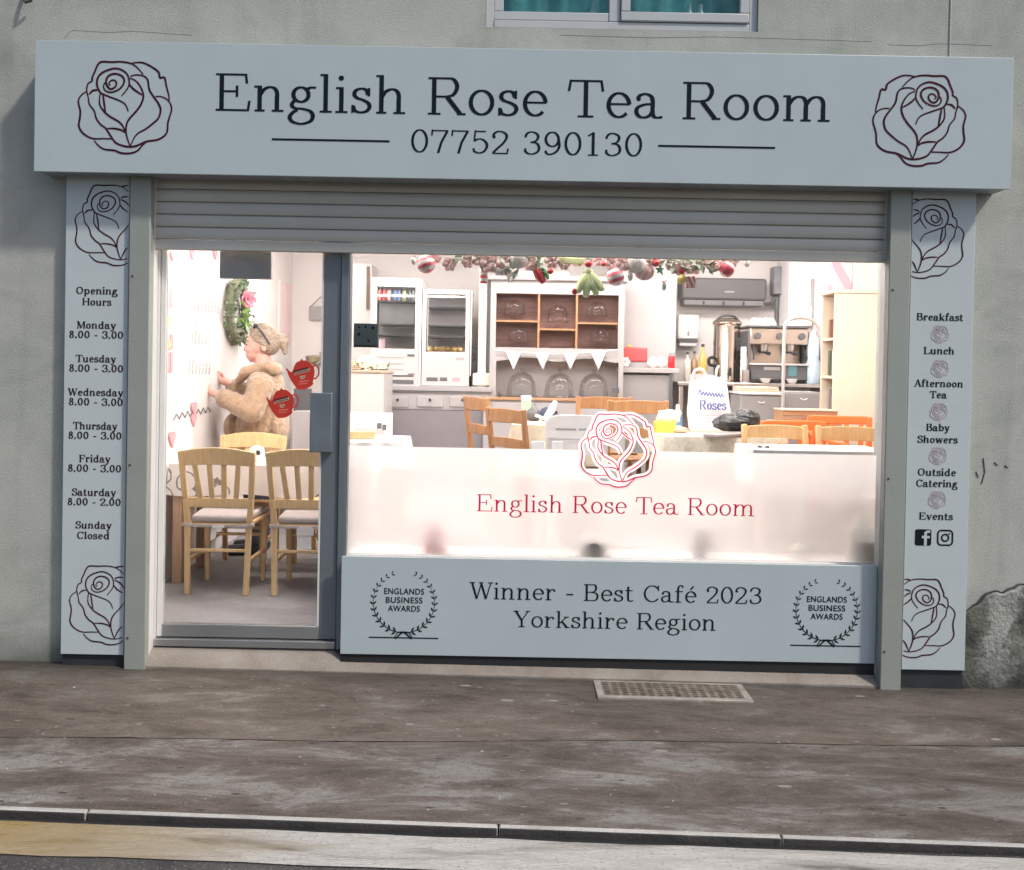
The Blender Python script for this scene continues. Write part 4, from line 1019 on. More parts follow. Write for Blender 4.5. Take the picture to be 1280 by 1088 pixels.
def printed(name):
    m = mat(name, (.78, .745, .73), .9, 0, .02, 20, .15, 200); n, l = m.node_tree.nodes, m.node_tree.links
    tc = n.new('ShaderNodeTexCoord'); vo = n.new('ShaderNodeTexVoronoi'); vo.inputs['Scale'].default_value = 4.6; l.new(tc.outputs['Object'], vo.inputs['Vector'])
    no = n.new('ShaderNodeTexNoise'); no.inputs['Scale'].default_value = 26; l.new(tc.outputs['Object'], no.inputs['Vector'])
    ad = n.new('ShaderNodeMath'); ad.operation = 'MULTIPLY_ADD'; ad.inputs[1].default_value = .10; l.new(no.outputs['Fac'], ad.inputs[0]); l.new(vo.outputs['Distance'], ad.inputs[2])
    a = n.new('ShaderNodeMath'); a.operation = 'COMPARE'; a.inputs[1].default_value = .36; a.inputs[2].default_value = .022; l.new(ad.outputs[0], a.inputs[0])
    mx = n.new('ShaderNodeMix'); mx.data_type = 'RGBA'; l.new(a.outputs[0], mx.inputs['Factor']); mx.inputs['A'].default_value = (.76, .725, .71, 1); mx.inputs['B'].default_value = (.24, .22, .22, 1)
    l.new(mx.outputs['Result'], n['Principled BSDF'].inputs['Base Color']); return m
TX0, TX1, TY0, TY1, TZ = ax(214, 600, 1.10), -.98, 1.10, 1.66, .985
def table(name, lab, x0, x1, y0, y1, z, zf, m, group=None):
    t = thing(name, lab, 'table', ((x0 + x1) / 2, (y0 + y1) / 2, zf), group)
    MB().box(x0, x1, y0, y1, z - .03, z).obj('tabletop', m, t, bevel=.005)
    MB().holed(x0 + .05, x1 - .05, z - .12, z - .031, y0 + .04, y1 - .04, []).obj('apron', m, t)
    for x in (x0 + .04, x1 - .04):
        for y in (y0 + .04, y1 - .04): MB().box(x - .032, x + .032, y - .032, y + .032, zf, z - .031).obj('leg', m, t, bevel=.005)
    return t
table('dining_table', 'brown wooden dining table by the door under a printed cloth', TX0, TX1, TY0, TY1, TZ - .005, ZF, M_tableleg)
b = MB(); cloth(b, TX0 - .01, TX1 + .01, TY0 - .01, TY1 + .01, TZ, .20); tag(b.obj('tablecloth', printed('printed cloth'), base=(TX0, TY0, TZ)), 'white tablecloth printed with grey rings on the table by the door', 'tablecloth')
t = root_at('sugar_pot', 'small white pot with a dark knob on the printed tablecloth', 'pot', 322, 1.35, TZ)
c = at(321, 571, 1.35); b = MB(); b.lathe((c.x, 1.35, TZ), [(.03, 0), (.048, .02), (.056, .055), (.046, .09), (.02, .105)], 20); b.obj('body', M_ceram, t)
b = MB(); b.ball((c.x + .022, 1.30, TZ + .062), .017, 10, 8); b.obj('spout_cap', M_black, t)

# ---- left wall: wreath, handwriting, heart string, boards
XL = XWL + .002
def wl(px, py):
    """point of the left wall seen at a pixel"""
    d = ROT @ Vector(((px - CX) / F, -(py - CY0) / F, -1.0)); return CAM + d * ((XL - CAM.x) / d.x)
def flower(b, c, r, nrm, rnd, layers=3):
    c = Vector(c); nrm = Vector(nrm).normalized(); q = nrm.to_track_quat('Z', 'Y').to_matrix()
    for L in range(layers):
        k = 6 - L; rr = r * (1 - L * .3)
        for i in range(k):
            a = 2 * math.pi * i / k + L * .6
            p = c + q @ Vector((math.cos(a) * rr * .55, math.sin(a) * rr * .55, r * .18 * L))
            rot = q @ Matrix.Rotation(a, 3, 'Z') @ Matrix.Rotation(-.5 - .25 * L, 3, 'Y')
            b.ball(p, (rr * .52, rr * .42, rr * .10), 8, 6, rot)
def leaves(b, c, spread, n, size, rnd, nrm=(1, 0, 0)):
    for _ in range(n):
        p = Vector(c) + Vector((rnd.gauss(0, spread[0]), rnd.gauss(0, spread[1]), rnd.gauss(0, spread[2])))
        d = Vector((rnd.uniform(-1, 1), rnd.uniform(-1, 1), rnd.uniform(-1, 1))).normalized(); u = d.cross(Vector((rnd.uniform(-1, 1), rnd.uniform(-1, 1), .3))).normalized()
        s = size * rnd.uniform(.6, 1.3); m = d.cross(u) * s * .15
        b.add([p, p + d * s * .5 + u * s * .28 + m, p + d * s, p + d * s * .5 - u * s * .28 + m], [(0, 1, 2, 3)])
rnd = random.Random(4)
wc = wl(290, 388); ry_, rz_ = .22, .225
t = thing('flower_wreath', 'oval green leafy wreath with a pink lily hanging on the white left wall', 'wreath', (XL, wc.y, wc.z))
b = MB(); ring = [(XL + .045, wc.y + ry_ * math.cos(R(a)), wc.z + rz_ * math.sin(R(a))) for a in range(0, 360, 15)]
b.tube(ring, .035, 8, True); b.obj('twig_ring', mat('twig', (.17, .18, .11), .8, 0, .3, 40), t)
b = MB(); b.m = 0
for a in range(0, 360, 9):
    for _ in range(2):
        b.m = rnd.choice((0, 0, 1)); leaves(b, (XL + .05, wc.y + ry_ * math.cos(R(a)), wc.z + rz_ * math.sin(R(a))), (.02, .035, .028), 4, .062, rnd)
b.obj('leaf_cover', [M_leafd, M_leaf], t, smooth=False)
b = MB(); flower(b, (XL + .12, wc.y + .02, wc.z + .09), .075, (.8, -.6, .1), rnd, 2); b.obj('lily', mat('pink lily', (.72, .25, .33), .5, 0, .4, 25), t)
b = MB(); flower(b, (XL + .13, wc.y + .17, wc.z - .13), .10, (.8, -.6, .1), rnd, 2); b.obj('white_flower', M_ceram, t)
b = MB(); leaves(b, (XL + .12, wc.y - .02, wc.z - .06), (.025, .05, .05), 28, .065, rnd); b.obj('bright_leaf', mat('bright leaf', (.20, .38, .08), .5, 0, .3), t)
# handwriting decals: loops of dark script, too blurred in the photograph to read
def scribble(rnd, y0, z, length, hgt):
    pts = []; n = int(length / .075); k = 1.0
    for i in range(n * 6):
        u = i / 6
        if i % 6 == 0: k = rnd.choice((.45, .5, .55, 1.0, .45))
        pts.append((XL + .002, y0 + u * .075 + .030 * math.sin(u * 6.28), z + hgt * k * (.5 + .5 * math.sin(u * 6.28 + 1.2))))
    return pts
M_script = mat('grey script decal', (.50, .48, .48), .6)
for (px, py, L, h, lab) in ((233, 368, .75, .20, 'upper'), (238, 415, .42, .17, 'middle'), (234, 453, .55, .18, 'lower')):
    p = wl(px, py); b = MB(); b.tube(smooth_path(scribble(rnd, p.y, p.z - h / 2, L, h), 3), .0026, 4)
    tag(b.obj('wall_script', M_script, base=p), f'grey handwritten {lab} line of script on the white left wall', 'wall lettering', 'lines of script on the left wall')
p0, p1 = wl(216, 522), wl(262, 514)
b = MB(); zig = [(XL + .006, p0.y + (p1.y - p0.y) * i / 14, p0.z + .02 * (1 if i % 2 else -1) + .02 * (i / 14)) for i in range(15)]
t = thing('heart_string', 'zigzag wire string with pink hearts pinned low on the left wall', 'garland', tuple(p0))
b.tube(zig, .004, 5); b.obj('wire', M_charc, t)
def heart(b, c, s, ):
    pts = [(16 * math.sin(a) ** 3, 13 * math.cos(a) - 5 * math.cos(2 * a) - 2 * math.cos(3 * a) - math.cos(4 * a)) for a in [i * math.pi / 10 for i in range(20)]]
    n = len(pts); vs = [(c.x, c.y + q[0] * s / 16, c.z + q[1] * s / 16) for q in pts] + [(c.x + .012, c.y + q[0] * s / 16, c.z + q[1] * s / 16) for q in pts]
    b.add(vs, [tuple(range(n)), tuple(range(n, 2 * n))[::-1]] + [(i, n + i, n + (i + 1) % n, (i + 1) % n) for i in range(n)])
for px, py, s in ((241, 510, .055), (241, 524, .05), (214, 548, .06), (214, 319, .038), (239, 318, .038), (268, 318, .038)):
    p = wl(px, py); b = MB(); heart(b, p + Vector((.002, 0, 0)), s)
    if py > 400: b.obj('heart', M_pinkm, t)
    else:
        lab = {214: 'nearest the door frame', 239: 'midway to the grey closer box', 268: 'just before the grey closer box'}[px]
        tag(b.obj('heart_decal', M_pinkm, base=p), f'small pink heart decal high on the left wall, {lab}', 'heart decal', 'pink hearts high on the left wall')
for k, (px, py0, py1, c) in enumerate(((210, 363, 386, 'r'), (213, 362, 384, 'r'), (210, 392, 408, 'o'), (210, 424, 436, 'o'), (213.5, 418, 436, 'r'), (209, 441, 466, 'r'), (213, 440, 466, 'r'))):
    pa, pb = wl(px, py0), wl(px, py1); b = MB(); b.box(XL, XL + .012, pa.y - .022, pa.y + .022, pb.z, pa.z)
    lab = ['upper outer', 'upper inner', 'ochre', 'small ochre', 'middle', 'lower outer', 'lower inner'][k]
    tag(b.obj('wall_strip', M_pinkm if c == 'r' else mat('ochre card', (.66, .48, .26), .7), base=(XL, pa.y, pb.z), bevel=.002), f'{lab} coloured paper strip at the left wall\'s street end', 'paper strip', 'coloured strips on the left wall')
pa, pb = wl(346.5, 351), wl(360, 432); b = MB(); b.box(XL, XL + .03, pa.y, pb.y, pb.z, pa.z)
tag(b.obj('pink_board', mat('pale pink board', (.80, .62, .62), .6, 0, .06, 8), base=(XL, pa.y, pb.z), bevel=.004), 'pale pink board at the far end of the left wall behind the person', 'board')
# grey far wall piece with a hanging plaque, seen past the person
t = root_at('hanging_plaque', 'small grey plaque hanging on a string on the far wall by the door handle', 'plaque', 397, 4.66, az(397, 400, 4.66))
b = MB(); pbox(b, 387, 409, 383, 400, 4.66, .02); b.obj('board', M_greyp, t, bevel=.003)
b = MB(); b.tube([tuple(at(389, 383, 4.665)), tuple(at(401, 371, 4.665)), tuple(at(408, 383, 4.665))], .004, 5); b.obj('string', M_charc, t)
b = MB(); pbox(b, 367, 388, 486, 514, 3.9, .05); tag(b.obj('menu_board', M_charc, base=(ax(377, 514, 3.9), 3.9, az(377, 514, 3.9)), bevel=.004), 'dark grey menu board standing on the white cabinet behind the teapot stickers', 'menu board')
b = MB(); pbox(b, 365, 412, 514.5, 600, 3.7, .45)
x0, x1, z0, z1 = pr(365, 412, 514.5, 600, 3.7)
b = MB(); b.box(x0, x1, 3.7, 4.2, ZF, z1)
t = thing('white_cabinet', 'low white cabinet against the far wall seen under the teapot stickers', 'cabinet', ((x0 + x1) / 2, 3.7, ZF)); b.obj('carcass', M_offw, t, bevel=.006)
b = MB(); b.box((x0 + x1) / 2 - .004, (x0 + x1) / 2 + .004, 3.693, 3.6995, ZF + .05, z1 - .05); b.obj('door_gap', M_charc, t)
b = MB(); pbox(b, 399, 412, 440, 455, 4.64, .04); tag(b.obj('picture_frame', mat('sepia print', (.42, .36, .30), .6, 0, .3, 30), base=(ax(402, 455, 4.64), 4.64, az(402, 455, 4.64)), bevel=.003), 'small sepia picture on the far wall above the upper teapot sticker', 'picture')
p = at(391, 455, 4.4); b = MB(); b.lathe((p.x, 4.4, p.z), [(.02, 0), (.06, .02), (.075, .07), (.06, .08), (.0, .085)], 16)
b.box(p.x - .01, p.x + .01, 4.4, 4.70, p.z - .012, p.z + .002)
tag(b.obj('wall_bowl', mat('olive clay', (.30, .25, .16), .7, 0, .2), base=p), 'small olive bowl on a bracket on the far wall just above the upper sticker', 'bowl')

# ---- teapot stickers on the door
def teapot(px, py, s, lab):
    c = at(px, py, .076); k = s / ppm(.076)
    t = thing('teapot_sticker', lab, 'sticker', (c.x, .076, c.z), 'red teapot stickers on the door')
    P = lambda u, v: (c.x + u * k, c.z + v * k)
    out = [(-1.0, .38), (-.92, .42), (-.72, .22), (-.60, .28), (-.50, .55), (-.38, .78), (-.14, .90), (-.10, 1.0), (-.02, 1.0), (.02, .92), (.26, .90), (.50, .72), (.68, .48), (.72, .1), (.62, -.35), (.66, -.44), (.52, -.62), (.2, -.78), (-.1, -.82), (-.32, -.78), (-.42, -.62), (-.62, -.38), (-.82, -.02), (-.92, .28)]
    b = MB(); b.plate([P(*q) for q in smooth_path([q for q in out], 3, True)], .0755, .0012); b.obj('pot', mat('red sticker', (.62, .045, .03), .35, 0, .08), t, smooth=False)
    b = MB(); b.ribbon([P(*q) for q in smooth_path([(.62, .58), (.82, .62), (.96, .42), (.96, .12), (.82, -.12), (.64, -.16)], 5)], k * .09, .0754); b.obj('handle_outline', MATS['red sticker'], t, smooth=False)
    b = MB(); b.ribbon([P(-.50, .22), P(.36, .46)], k * .16, .0752); b.obj('maroon_band', mat('maroon print', (.10, .012, .015), .5), t, smooth=False)  # maroon band printed along the top of the name scroll
    b = MB(); b.plate([P(-.48, .02), P(.40, .28), P(.44, .46), P(-.44, .20)], .0750); b.plate([P(-.16, -.02), P(.18, .04), P(.12, -.16), P(-.06, -.20)], .0749); b.obj('name_scroll', mat('cream print', (.62, .50, .34), .5), t, smooth=False)
    b = MB(); rn = random.Random(2); x = -.40
    while x < .38:                                       # the name is too small to read: letter-like strokes
        zc = .13 + (x + .4) * .30; b.ribbon([P(x, zc - .06), P(x + .015, zc + .06)], k * .035, .0747); b.ribbon([P(x, zc + rn.uniform(-.05, .05)), P(x + .05, zc + rn.uniform(-.04, .06))], k * .025, .0746); x += .072
    for xx in (-.03, .03, .09): b.ribbon([P(xx, -.13), P(xx + .01, -.03)], k * .03, .0746)
    b.obj('scroll_strokes', MATS['maroon print'], t, smooth=False)
    b = MB(); b.ribbon([P(-.18, -.36), P(.38, -.28)], k * .05, .0750); b.ribbon([P(-.22, -.50), P(.30, -.44)], k * .04, .0750); b.obj('small_print', mat('pale red print', (.80, .28, .20), .5), t, smooth=False)
teapot(378, 470, 21.0, 'upper red teapot sticker on the door glass by the handle')
teapot(352.5, 506, 20.5, 'lower red teapot sticker on the door glass over the coat')

# ---- the person writing on the wall
def blob(name, pieces, m, parent, voxel, smooth_it=6, disp=None):
    b = MB()
    for kind, *a in pieces:
        if kind == 'b': b.ball(a[0], a[1], 20, 14, a[2] if len(a) > 2 else None)
        else:
            p, q, r0, r1 = a; p, q = Vector(p), Vector(q)
            b.tube([p + (q - p) * (i / 6) for i in range(7)], [r0 + (r1 - r0) * i / 6 for i in range(7)], 14); b.ball(p, r0, 14, 10); b.ball(q, r1, 14, 10)
    o = b.obj(name, m, parent)
    md = o.modifiers.new('union', 'REMESH'); md.mode = 'VOXEL'; md.voxel_size = voxel; md.use_smooth_shade = True
    sm = o.modifiers.new('smooth', 'SMOOTH'); sm.factor = .5; sm.iterations = smooth_it
    if disp:
        tx = bpy.data.textures.new(name + '_tuft', 'CLOUDS'); tx.noise_scale = disp[0]; dm = o.modifiers.new('tuft', 'DISPLACE'); dm.texture = tx; dm.strength = disp[1]; dm.mid_level = .5
    return o
YP = 2.17
hp = at(322, 560, YP); man = thing('person', 'person in a fluffy tan coat with sunglasses on their hair writing on the left wall', 'person', (hp.x, YP, ZF))
def Q(px, py, dy=0.0): p = at(px, py, YP); return Vector((p.x, YP + dy, p.z))
M_skin = mat('skin', (.66, .36, .30), .5, 0, .06, 14); M_skin.node_tree.nodes['Principled BSDF'].inputs['Subsurface Weight'].default_value = .05
hx, hz = Q(322, 430).x, Q(322, 430).z
def HH(px, py, dy=0.0): return Q(px, py, dy)
sh_n, el_n, wr_n = Q(335, 482, -.19), Q(326, 512, -.25), Q(272, 489, -.16)
sh_f, el_f, wr_f = Q(325, 480, .19), Q(306, 500, .22), Q(280, 480, .12)
body = [('b', HH(328, 425), (.108, .085, .112)), ('b', HH(321, 432), (.085, .075, .098)), ('b', HH(318, 443), (.066, .060, .058)), ('b', HH(314.5, 449.5), (.026, .034, .022)),
        ('c', HH(309, 430), HH(306.6, 437), .011, .016), ('b', HH(309.5, 438.5), (.018, .022, .012)), ('b', HH(311.3, 443.2), (.014, .028, .007)), ('b', HH(311.8, 446), (.014, .026, .008)),
        ('b', HH(313.5, 424.5), (.030, .055, .022)), ('b', HH(314, 437.5, -.042), (.034, .028, .026)),
        ('b', HH(333, 435, -.083), (.022, .012, .032), Matrix.Rotation(-.25, 3, 'Y')), ('b', HH(333, 435, .083), (.022, .012, .032)),
        ('c', HH(328, 447), HH(331, 470), .062, .075), ('c', Q(330, 478), Q(324, 560), .11, .12), ('c', Q(333, 480, -.13), Q(333, 480, .13), .06, .06)]
for s_, e_, w_ in ((sh_n, el_n, wr_n), (sh_f, el_f, wr_f)): body += [('c', s_, e_, .055, .045), ('c', e_, w_, .044, .030)]
hipz = ZF + .92
for sy in (-1, 1):
    h_, k_, a_ = Vector((hp.x + .01, YP + sy * .095, hipz)), Vector((hp.x, YP + sy * .10, ZF + .50)), Vector((hp.x + .02, YP + sy * .10, ZF + .09))
    body += [('c', h_, k_, .085, .06), ('c', k_, a_, .058, .04), ('c', Vector((hp.x + .03, YP + sy * .10, ZF + .045)), Vector((hp.x - .15, YP + sy * .11, ZF + .035)), .042, .032)]
def hand(w_, palm, sgn, curl):
    """palm and five fingers reaching towards the wall (-x); the pen hand closes on the pen"""
    w_, palm = Vector(w_), Vector(palm); ps = [('c', w_, palm, .030, .034)]
    d = (palm - w_).normalized(); up = Vector((0, 0, 1)); up = (up - d * up.dot(d)).normalized()
    sd = d.cross(up) * sgn
    for i, L in enumerate((.070, .078, .072, .056)):
        base = palm + up * (.026 - .018 * i) + d * .02
        j1 = base + d * L * .5 + sd * .006; j2 = j1 + (d * math.cos(curl + .12 * i) - up * math.sin(curl + .12 * i) * .7 + sd * .35).normalized() * L * .36; j3 = j2 + (d * .2 - up * .8 * min(1, curl) + sd * .5 + d * (1 - curl) * .6).normalized() * L * .28
        ps += [('c', base, j1, .0105, .0098), ('c', j1, j2, .0098, .009), ('c', j2, j3, .009, .008)]
    tb = palm + up * .02 - d * .012 + sd * .012; t1 = tb + (d * .5 + up * .5 + sd * .6).normalized() * .038; t2 = t1 + (d * .9 + sd * .25).normalized() * .032
    return ps + [('c', tb, t1, .013, .0115), ('c', t1, t2, .0115, .009)]
palm_n = Q(262, 479.5, -.12); palm_f = Q(270, 474, .09)
body += hand(wr_n, palm_n, 1, .75) + hand(wr_f, palm_f, -1, .3)
blob('body', body, M_skin, man, .0052, 3)
coat = [('c', Q(332, 484), Q(329, 510), .145, .165), ('c', Q(329, 510), Q(322, 556), .170, .205), ('c', Q(322, 556), Q(322, 582), .205, .215), ('c', Q(331, 481, -.15), Q(329, 481, .15), .10, .10),
        ('c', sh_n, el_n, .090, .086), ('c', el_n, wr_n + (el_n - wr_n) * .34, .086, .070), ('c', sh_f, el_f, .095, .092), ('c', el_f, wr_f + (el_f - wr_f) * .30, .090, .074),
        ('b', Q(347, 500), (.06, .15, .16)), ('b', Q(350, 535), (.06, .17, .18)), ('b', Q(292, 535), (.06, .15, .12))]
M_coat = mat('tan teddy fleece', (.43, .285, .175), .95, 0, .12, 26, 1.0, 150, sheen=.6)
co = blob('coat', coat, M_coat, man, .0085, 4, (.035, .020))
tx = bpy.data.textures.new('fleece', 'CLOUDS'); tx.noise_scale = .011; dm = co.modifiers.new('fleece', 'DISPLACE'); dm.texture = tx; dm.strength = .012; dm.mid_level = .5
coll = [('b', Q(343, 462), (.055, .13, .055)), ('c', Q(338, 459, -.10), Q(312, 465, -.115), .046, .042), ('c', Q(312, 465, -.115), Q(302, 476, -.07), .042, .030), ('c', Q(338, 459, .10), Q(308, 463, .10), .046, .042), ('c', Q(308, 463, .10), Q(299, 474, .04), .042, .030), ('c', Q(346, 462, -.08), Q(338, 459, -.11), .05, .046)]
blob('coat_collar', coll, M_coat, man, .008, 4, (.03, .016))
tro = []
for sy in (-1, 1):
    tro += [('c', (hp.x + .01, YP + sy * .08, hipz - .12), (hp.x, YP + sy * .10, ZF + .50), .10, .08), ('c', (hp.x, YP + sy * .10, ZF + .50), (hp.x + .02, YP + sy * .10, ZF + .11), .08, .062)]
blob('trousers', tro, mat('dark trousers', (.045, .045, .06), .8), man, .012, 4)
sho = []
for sy in (-1, 1): sho += [('c', (hp.x + .04, YP + sy * .10, ZF + .048), (hp.x - .17, YP + sy * .11, ZF + .040), .048, .040)]
blob('shoes', sho, M_black, man, .010, 3)
hair = [('b', HH(330.5, 421.5), (.118, .096, .110)), ('b', HH(336, 431), (.085, .094, .085)), ('c', HH(318, 411.5, -.03), HH(333, 430, -.080), .022, .024), ('c', HH(318, 411.5, .03), HH(333, 430, .080), .022, .024),
        ('c', HH(349, 421), HH(354, 428), .030, .040), ('c', HH(354, 428), HH(356.5, 441), .038, .018), ('c', HH(352, 421), HH(358, 420), .026, .012)]
hb = blob('hair', hair, wood('ash blonde hair', (.44, .345, .255), (.19, .142, .11), .5, 'X', 30.0), man, .0075, 3, (.02, .008))
# trim the hair off the face: a cutter in front of the hairline
b = MB(); b.ball(HH(308, 436), (.098, .16, .118), 24, 16); cut = b.obj('face_cutter', M_skin, None); cut.hide_render = True
bm_ = hb.modifiers.new('hairline', 'BOOLEAN'); bm_.operation = 'DIFFERENCE'; bm_.object = cut; bm_.solver = 'EXACT'
b = MB()
for sy in (-1, 1): b.ball(HH(311.2, 431.3, sy * .038), (.012, .017, .0105), 10, 8)
b.obj('eye', mat('eye', (.07, .06, .055), .2), man)
b = MB()
for sy in (-1, 1): b.tube([HH(310.2, 427.6, sy * .020), HH(310.6, 426.6, sy * .040), HH(314.0, 427.6, sy * .062)], [.004, .005, .003], 6)
b.obj('eyebrow', mat('brow', (.13, .085, .06), .7), man)
b = MB(); b.ball(HH(310.2, 444.6), (.010, .022, .006), 10, 8); b.obj('mouth', mat('lip', (.50, .17, .17), .4), man)
b = MB()
for sy in (-1, 1):
    b.tube([HH(323, 408, sy * .055), HH(330, 414, sy * .098), HH(337, 424, sy * .104), HH(341, 431, sy * .098)], [.008, .008, .007, .006], 6)
    b.ball(HH(321.5, 408.5, sy * .048), (.014, .038, .024), 12, 8, Matrix.Rotation(.7, 3, 'Y'))
b.tube([HH(320.5, 406.5, -.06), HH(319.5, 405.5, 0), HH(320.5, 406.5, .06)], .007, 6); b.obj('sunglasses', M_black, man)
pt = palm_n + Vector((-.05, -.01, .03)); b = MB(); b.cyl(pt + Vector((.05, -.03, .05)), pt + Vector((-.035, .02, -.03)), .0065, n=8); tag(b.obj('marker_pen', M_pinkm, base=pt), 'thin marker pen held in the hand against the left wall', 'pen')

# ================================================================== behind the big window
def simple(name, lab, cat, b, m, px, py, y, bevel=.004, group=None, **kw):
    return tag(b.obj(name, m, base=(ax(px, py, y), y, az(px, py, y)), bevel=bevel, **kw), lab, cat, group)
# partition walls at the back
b = MB(); pbox(b, 775, 843.5, 300, 640, 4.25, .44); b.obj('partition', mat('grey lilac wall', (.50, .475, .475), .6, 0, .03, 3), bld, smooth=False)
b = MB(); pbox(b, 597, 607, 300, 640, 3.86, .10); b.obj('doorway_post', M_white, bld, bevel=.004)
b = MB(); pbox(b, 607.2, 612, 345, 640, 3.87, .10); b.obj('doorway_edge', M_charc, bld)
b = MB(); pbox(b, 436, 462, 330, 640, 4.3, .38); b.obj('partition', M_in, bld, smooth=False)
b = MB(); pbox(b, 984, 1015, 300, 640, 4.25, .44); b.obj('partition', mat('pale pillar', (.80, .78, .79), .5, 0, .02), bld, smooth=False)
b = MB(); pbox(b, 1015.3, 1026, 349, 386, 4.2, .12)
simple('fuse_box', 'narrow mauve grey box fixed high on the white pillar beside the bookcase', 'wall box', b, mat('mauve grey box', (.40, .36, .38), .5), 1020, 386, 4.2)
b = MB(); pbox(b, 458, 462, 333, 387, 4.28, .012); simple('wall_strap', 'thin dark brown strip hanging on the wall left of the drinks fridge', 'strip', b, mat('brown strip', (.22, .15, .12), .7), 460, 387, 4.28, .002)
b = MB(); pbox(b, 464.5, 467, 345, 387, 4.28, .012); simple('wall_strap', 'thinner grey brown strip hanging just beside the drinks fridge', 'strip', b, mat('grey strip', (.40, .33, .31), .7), 466, 387, 4.28, .002)

# tall white cabinet with silk flowers
yC = 3.0
x0, x1, z0, z1 = pr(432, 482, 464, 560, yC)
t = thing('tall_cabinet', 'tall white cabinet just right of the window mullion with cream flowers on top', 'cabinet', ((x0 + x1) / 2, yC, ZP))
MB().box(x0, x1 - .018, yC, yC + .45, ZP, z1 - .018).obj('carcass', M_white, t, bevel=.004)
MB().box(x1 - .017, x1, yC - .004, yC + .45, ZP, z1 - .018).obj('side_panel', M_offw, t, bevel=.003)
MB().box(x0 - .01, x1 + .012, yC - .012, yC + .46, z1 - .017, z1 + .004).obj('top', wood('pale oak edge', (.58, .47, .34), (.50, .40, .28)), t, bevel=.003)
rnd = random.Random(9); zt = z1 + .004
t = thing('flower_arrangement', 'cream and peach silk flowers lying along the top of the tall cabinet', 'flowers', ((x0 + x1) / 2, yC + .15, zt))
m_pe = mat('cream silk', (.85, .77, .60), .7, 0, .12, 30); m_pc = mat('peach silk', (.80, .52, .38), .7, 0, .15, 30)
for px, py, r, mm in ((447, 457, .055, 'p'), (456, 453, .07, 'c'), (464, 452, .065, 'c'), (471, 457, .05, 'c'), (479, 457, .045, 'c'), (460, 458, .05, 'c'), (440, 459, .05, 'p')):
    b = MB(); p = at(px, py, yC + .14); flower(b, (p.x, yC + .14, max(zt + r * .8, p.z)), r, (.1, -.8, .5), rnd); b.obj('blossom', m_pe if mm == 'c' else m_pc, t)
b = MB(); b.tube([(x0 + .03, yC + .16, zt + .012), ((x0 + x1) / 2, yC + .17, zt + .02), (x1 - .01, yC + .15, zt + .012)], .012, 6); b.obj('stem', M_leafd, t)
b = MB(); leaves(b, ((x0 + x1) / 2, yC + .15, zt + .05), (.10, .03, .015), 26, .06, rnd); b.obj('leaf', M_leafd, t, smooth=False)
# white box on a small table in front of it
y_ = 1.55; b = MB(); pbox(b, 434, 490, 516, 560, y_, .2); t = thing('white_chair', 'white painted chair back standing just right of the window mullion', 'chair', (ax(462, 560, y_), y_, ZP))
x0, x1, z0, z1 = pr(434, 490, 516, 560, y_)
b = MB(); b.holed(x0, x1, z0 - .1, z1, y_, y_ + .03, [(x0 + .05, x1 - .06, z0 + .03, z1 - .11)]); b.obj('backrest', M_white, t, bevel=.008)
MB().box(x0, x1, y_ - .40, y_ - .001, ZP + .42, ZP + .46).obj('seat', M_white, t, bevel=.008)
for xx in (x0 + .02, x1 - .02):
    MB().box(xx - .02, xx + .02, y_, y_ + .035, ZP, z0 - .101).obj('leg', M_white, t, bevel=.004); MB().box(xx - .02, xx + .02, y_ - .39, y_ - .355, ZP, ZP + .419).obj('leg', M_white, t, bevel=.004)
for k, (px0, px1, py) in enumerate(((471, 477, 529), (478, 483, 531))):
    b = MB(); pbox(b, px0, px1, py, py + 7, y_ - .0035, .003); b.obj('slot', M_charc, t)
y_ = 1.05; x0, x1, z0, z1 = pr(425, 513, 540, 560, y_)
t = table('side_table', 'small table right of the mullion under a printed white cloth', x0 - .05, x1 - .06, y_ - .1, y_ + .5, z1 - .065, ZP, M_tableleg)
b = MB(); cloth(b, x0 - .06, x1 - .05, y_ - .11, y_ + .51, z1 - .06, .16, .03); tag(b.obj('tablecloth', MATS['printed cloth'], base=(x0, y_, z1)), 'printed white cloth over the small table right of the mullion', 'tablecloth')
p = at(444, 548, y_ + .1); b = MB(); b.bar((p.x - .09, p.y, z1 - .03), (p.x + .12, p.y + .05, z1 - .03), .06, .05)
tag(b.obj('wooden_tray', M_beech2, base=(p.x, p.y, z1 - .055), bevel=.006), 'pale wooden block tray on the small table by the mullion', 'tray')

# counter with drawers, and the two display fridges on it
yK = 3.75
x0, x1, z0, z1 = pr(480, 613, 482, 512, yK); zk = az(546, 483, yK)
t = thing('drawer_counter', 'grey counter with three knobbed drawers under the display fridges', 'counter', ((x0 + x1) / 2, yK, ZP))
MB().box(x0 - .25, x1, yK, yK + .6, ZP, az(546, 513, yK)).obj('base', mat('slate lilac panel', (.23, .21, .22), .6, 0, .06), t)
MB().box(x0 - .25, x1, yK, yK + .6, az(546, 512.5, yK), az(546, 492, yK)).obj('drawer_case', M_lightgrey, t, bevel=.003)
MB().box(x0 - .27, x1 + .015, yK - .02, yK + .62, az(546, 489, yK), zk).obj('worktop', M_greyp, t, bevel=.004)
MB().box(x0 - .26, x1 + .008, yK - .008, yK + .61, az(546, 491.7, yK), az(546, 489.3, yK)).obj('worktop_moulding', mat('worktop edge', (.24, .225, .225), .5), t, bevel=.002)
for pa, pb in ((484, 510), (521, 554), (562, 595)):
    b = MB(); pbox(b, pa, pb, 496, 509, yK - .014, .0135); o = b.obj('drawer', M_lightgrey, t, bevel=.004)
    p = at((pa + pb) / 2, 500, yK - .02); b = MB(); b.ball((p.x, yK - .028, p.z), .013, 10, 8); b.obj('knob', M_black, o)
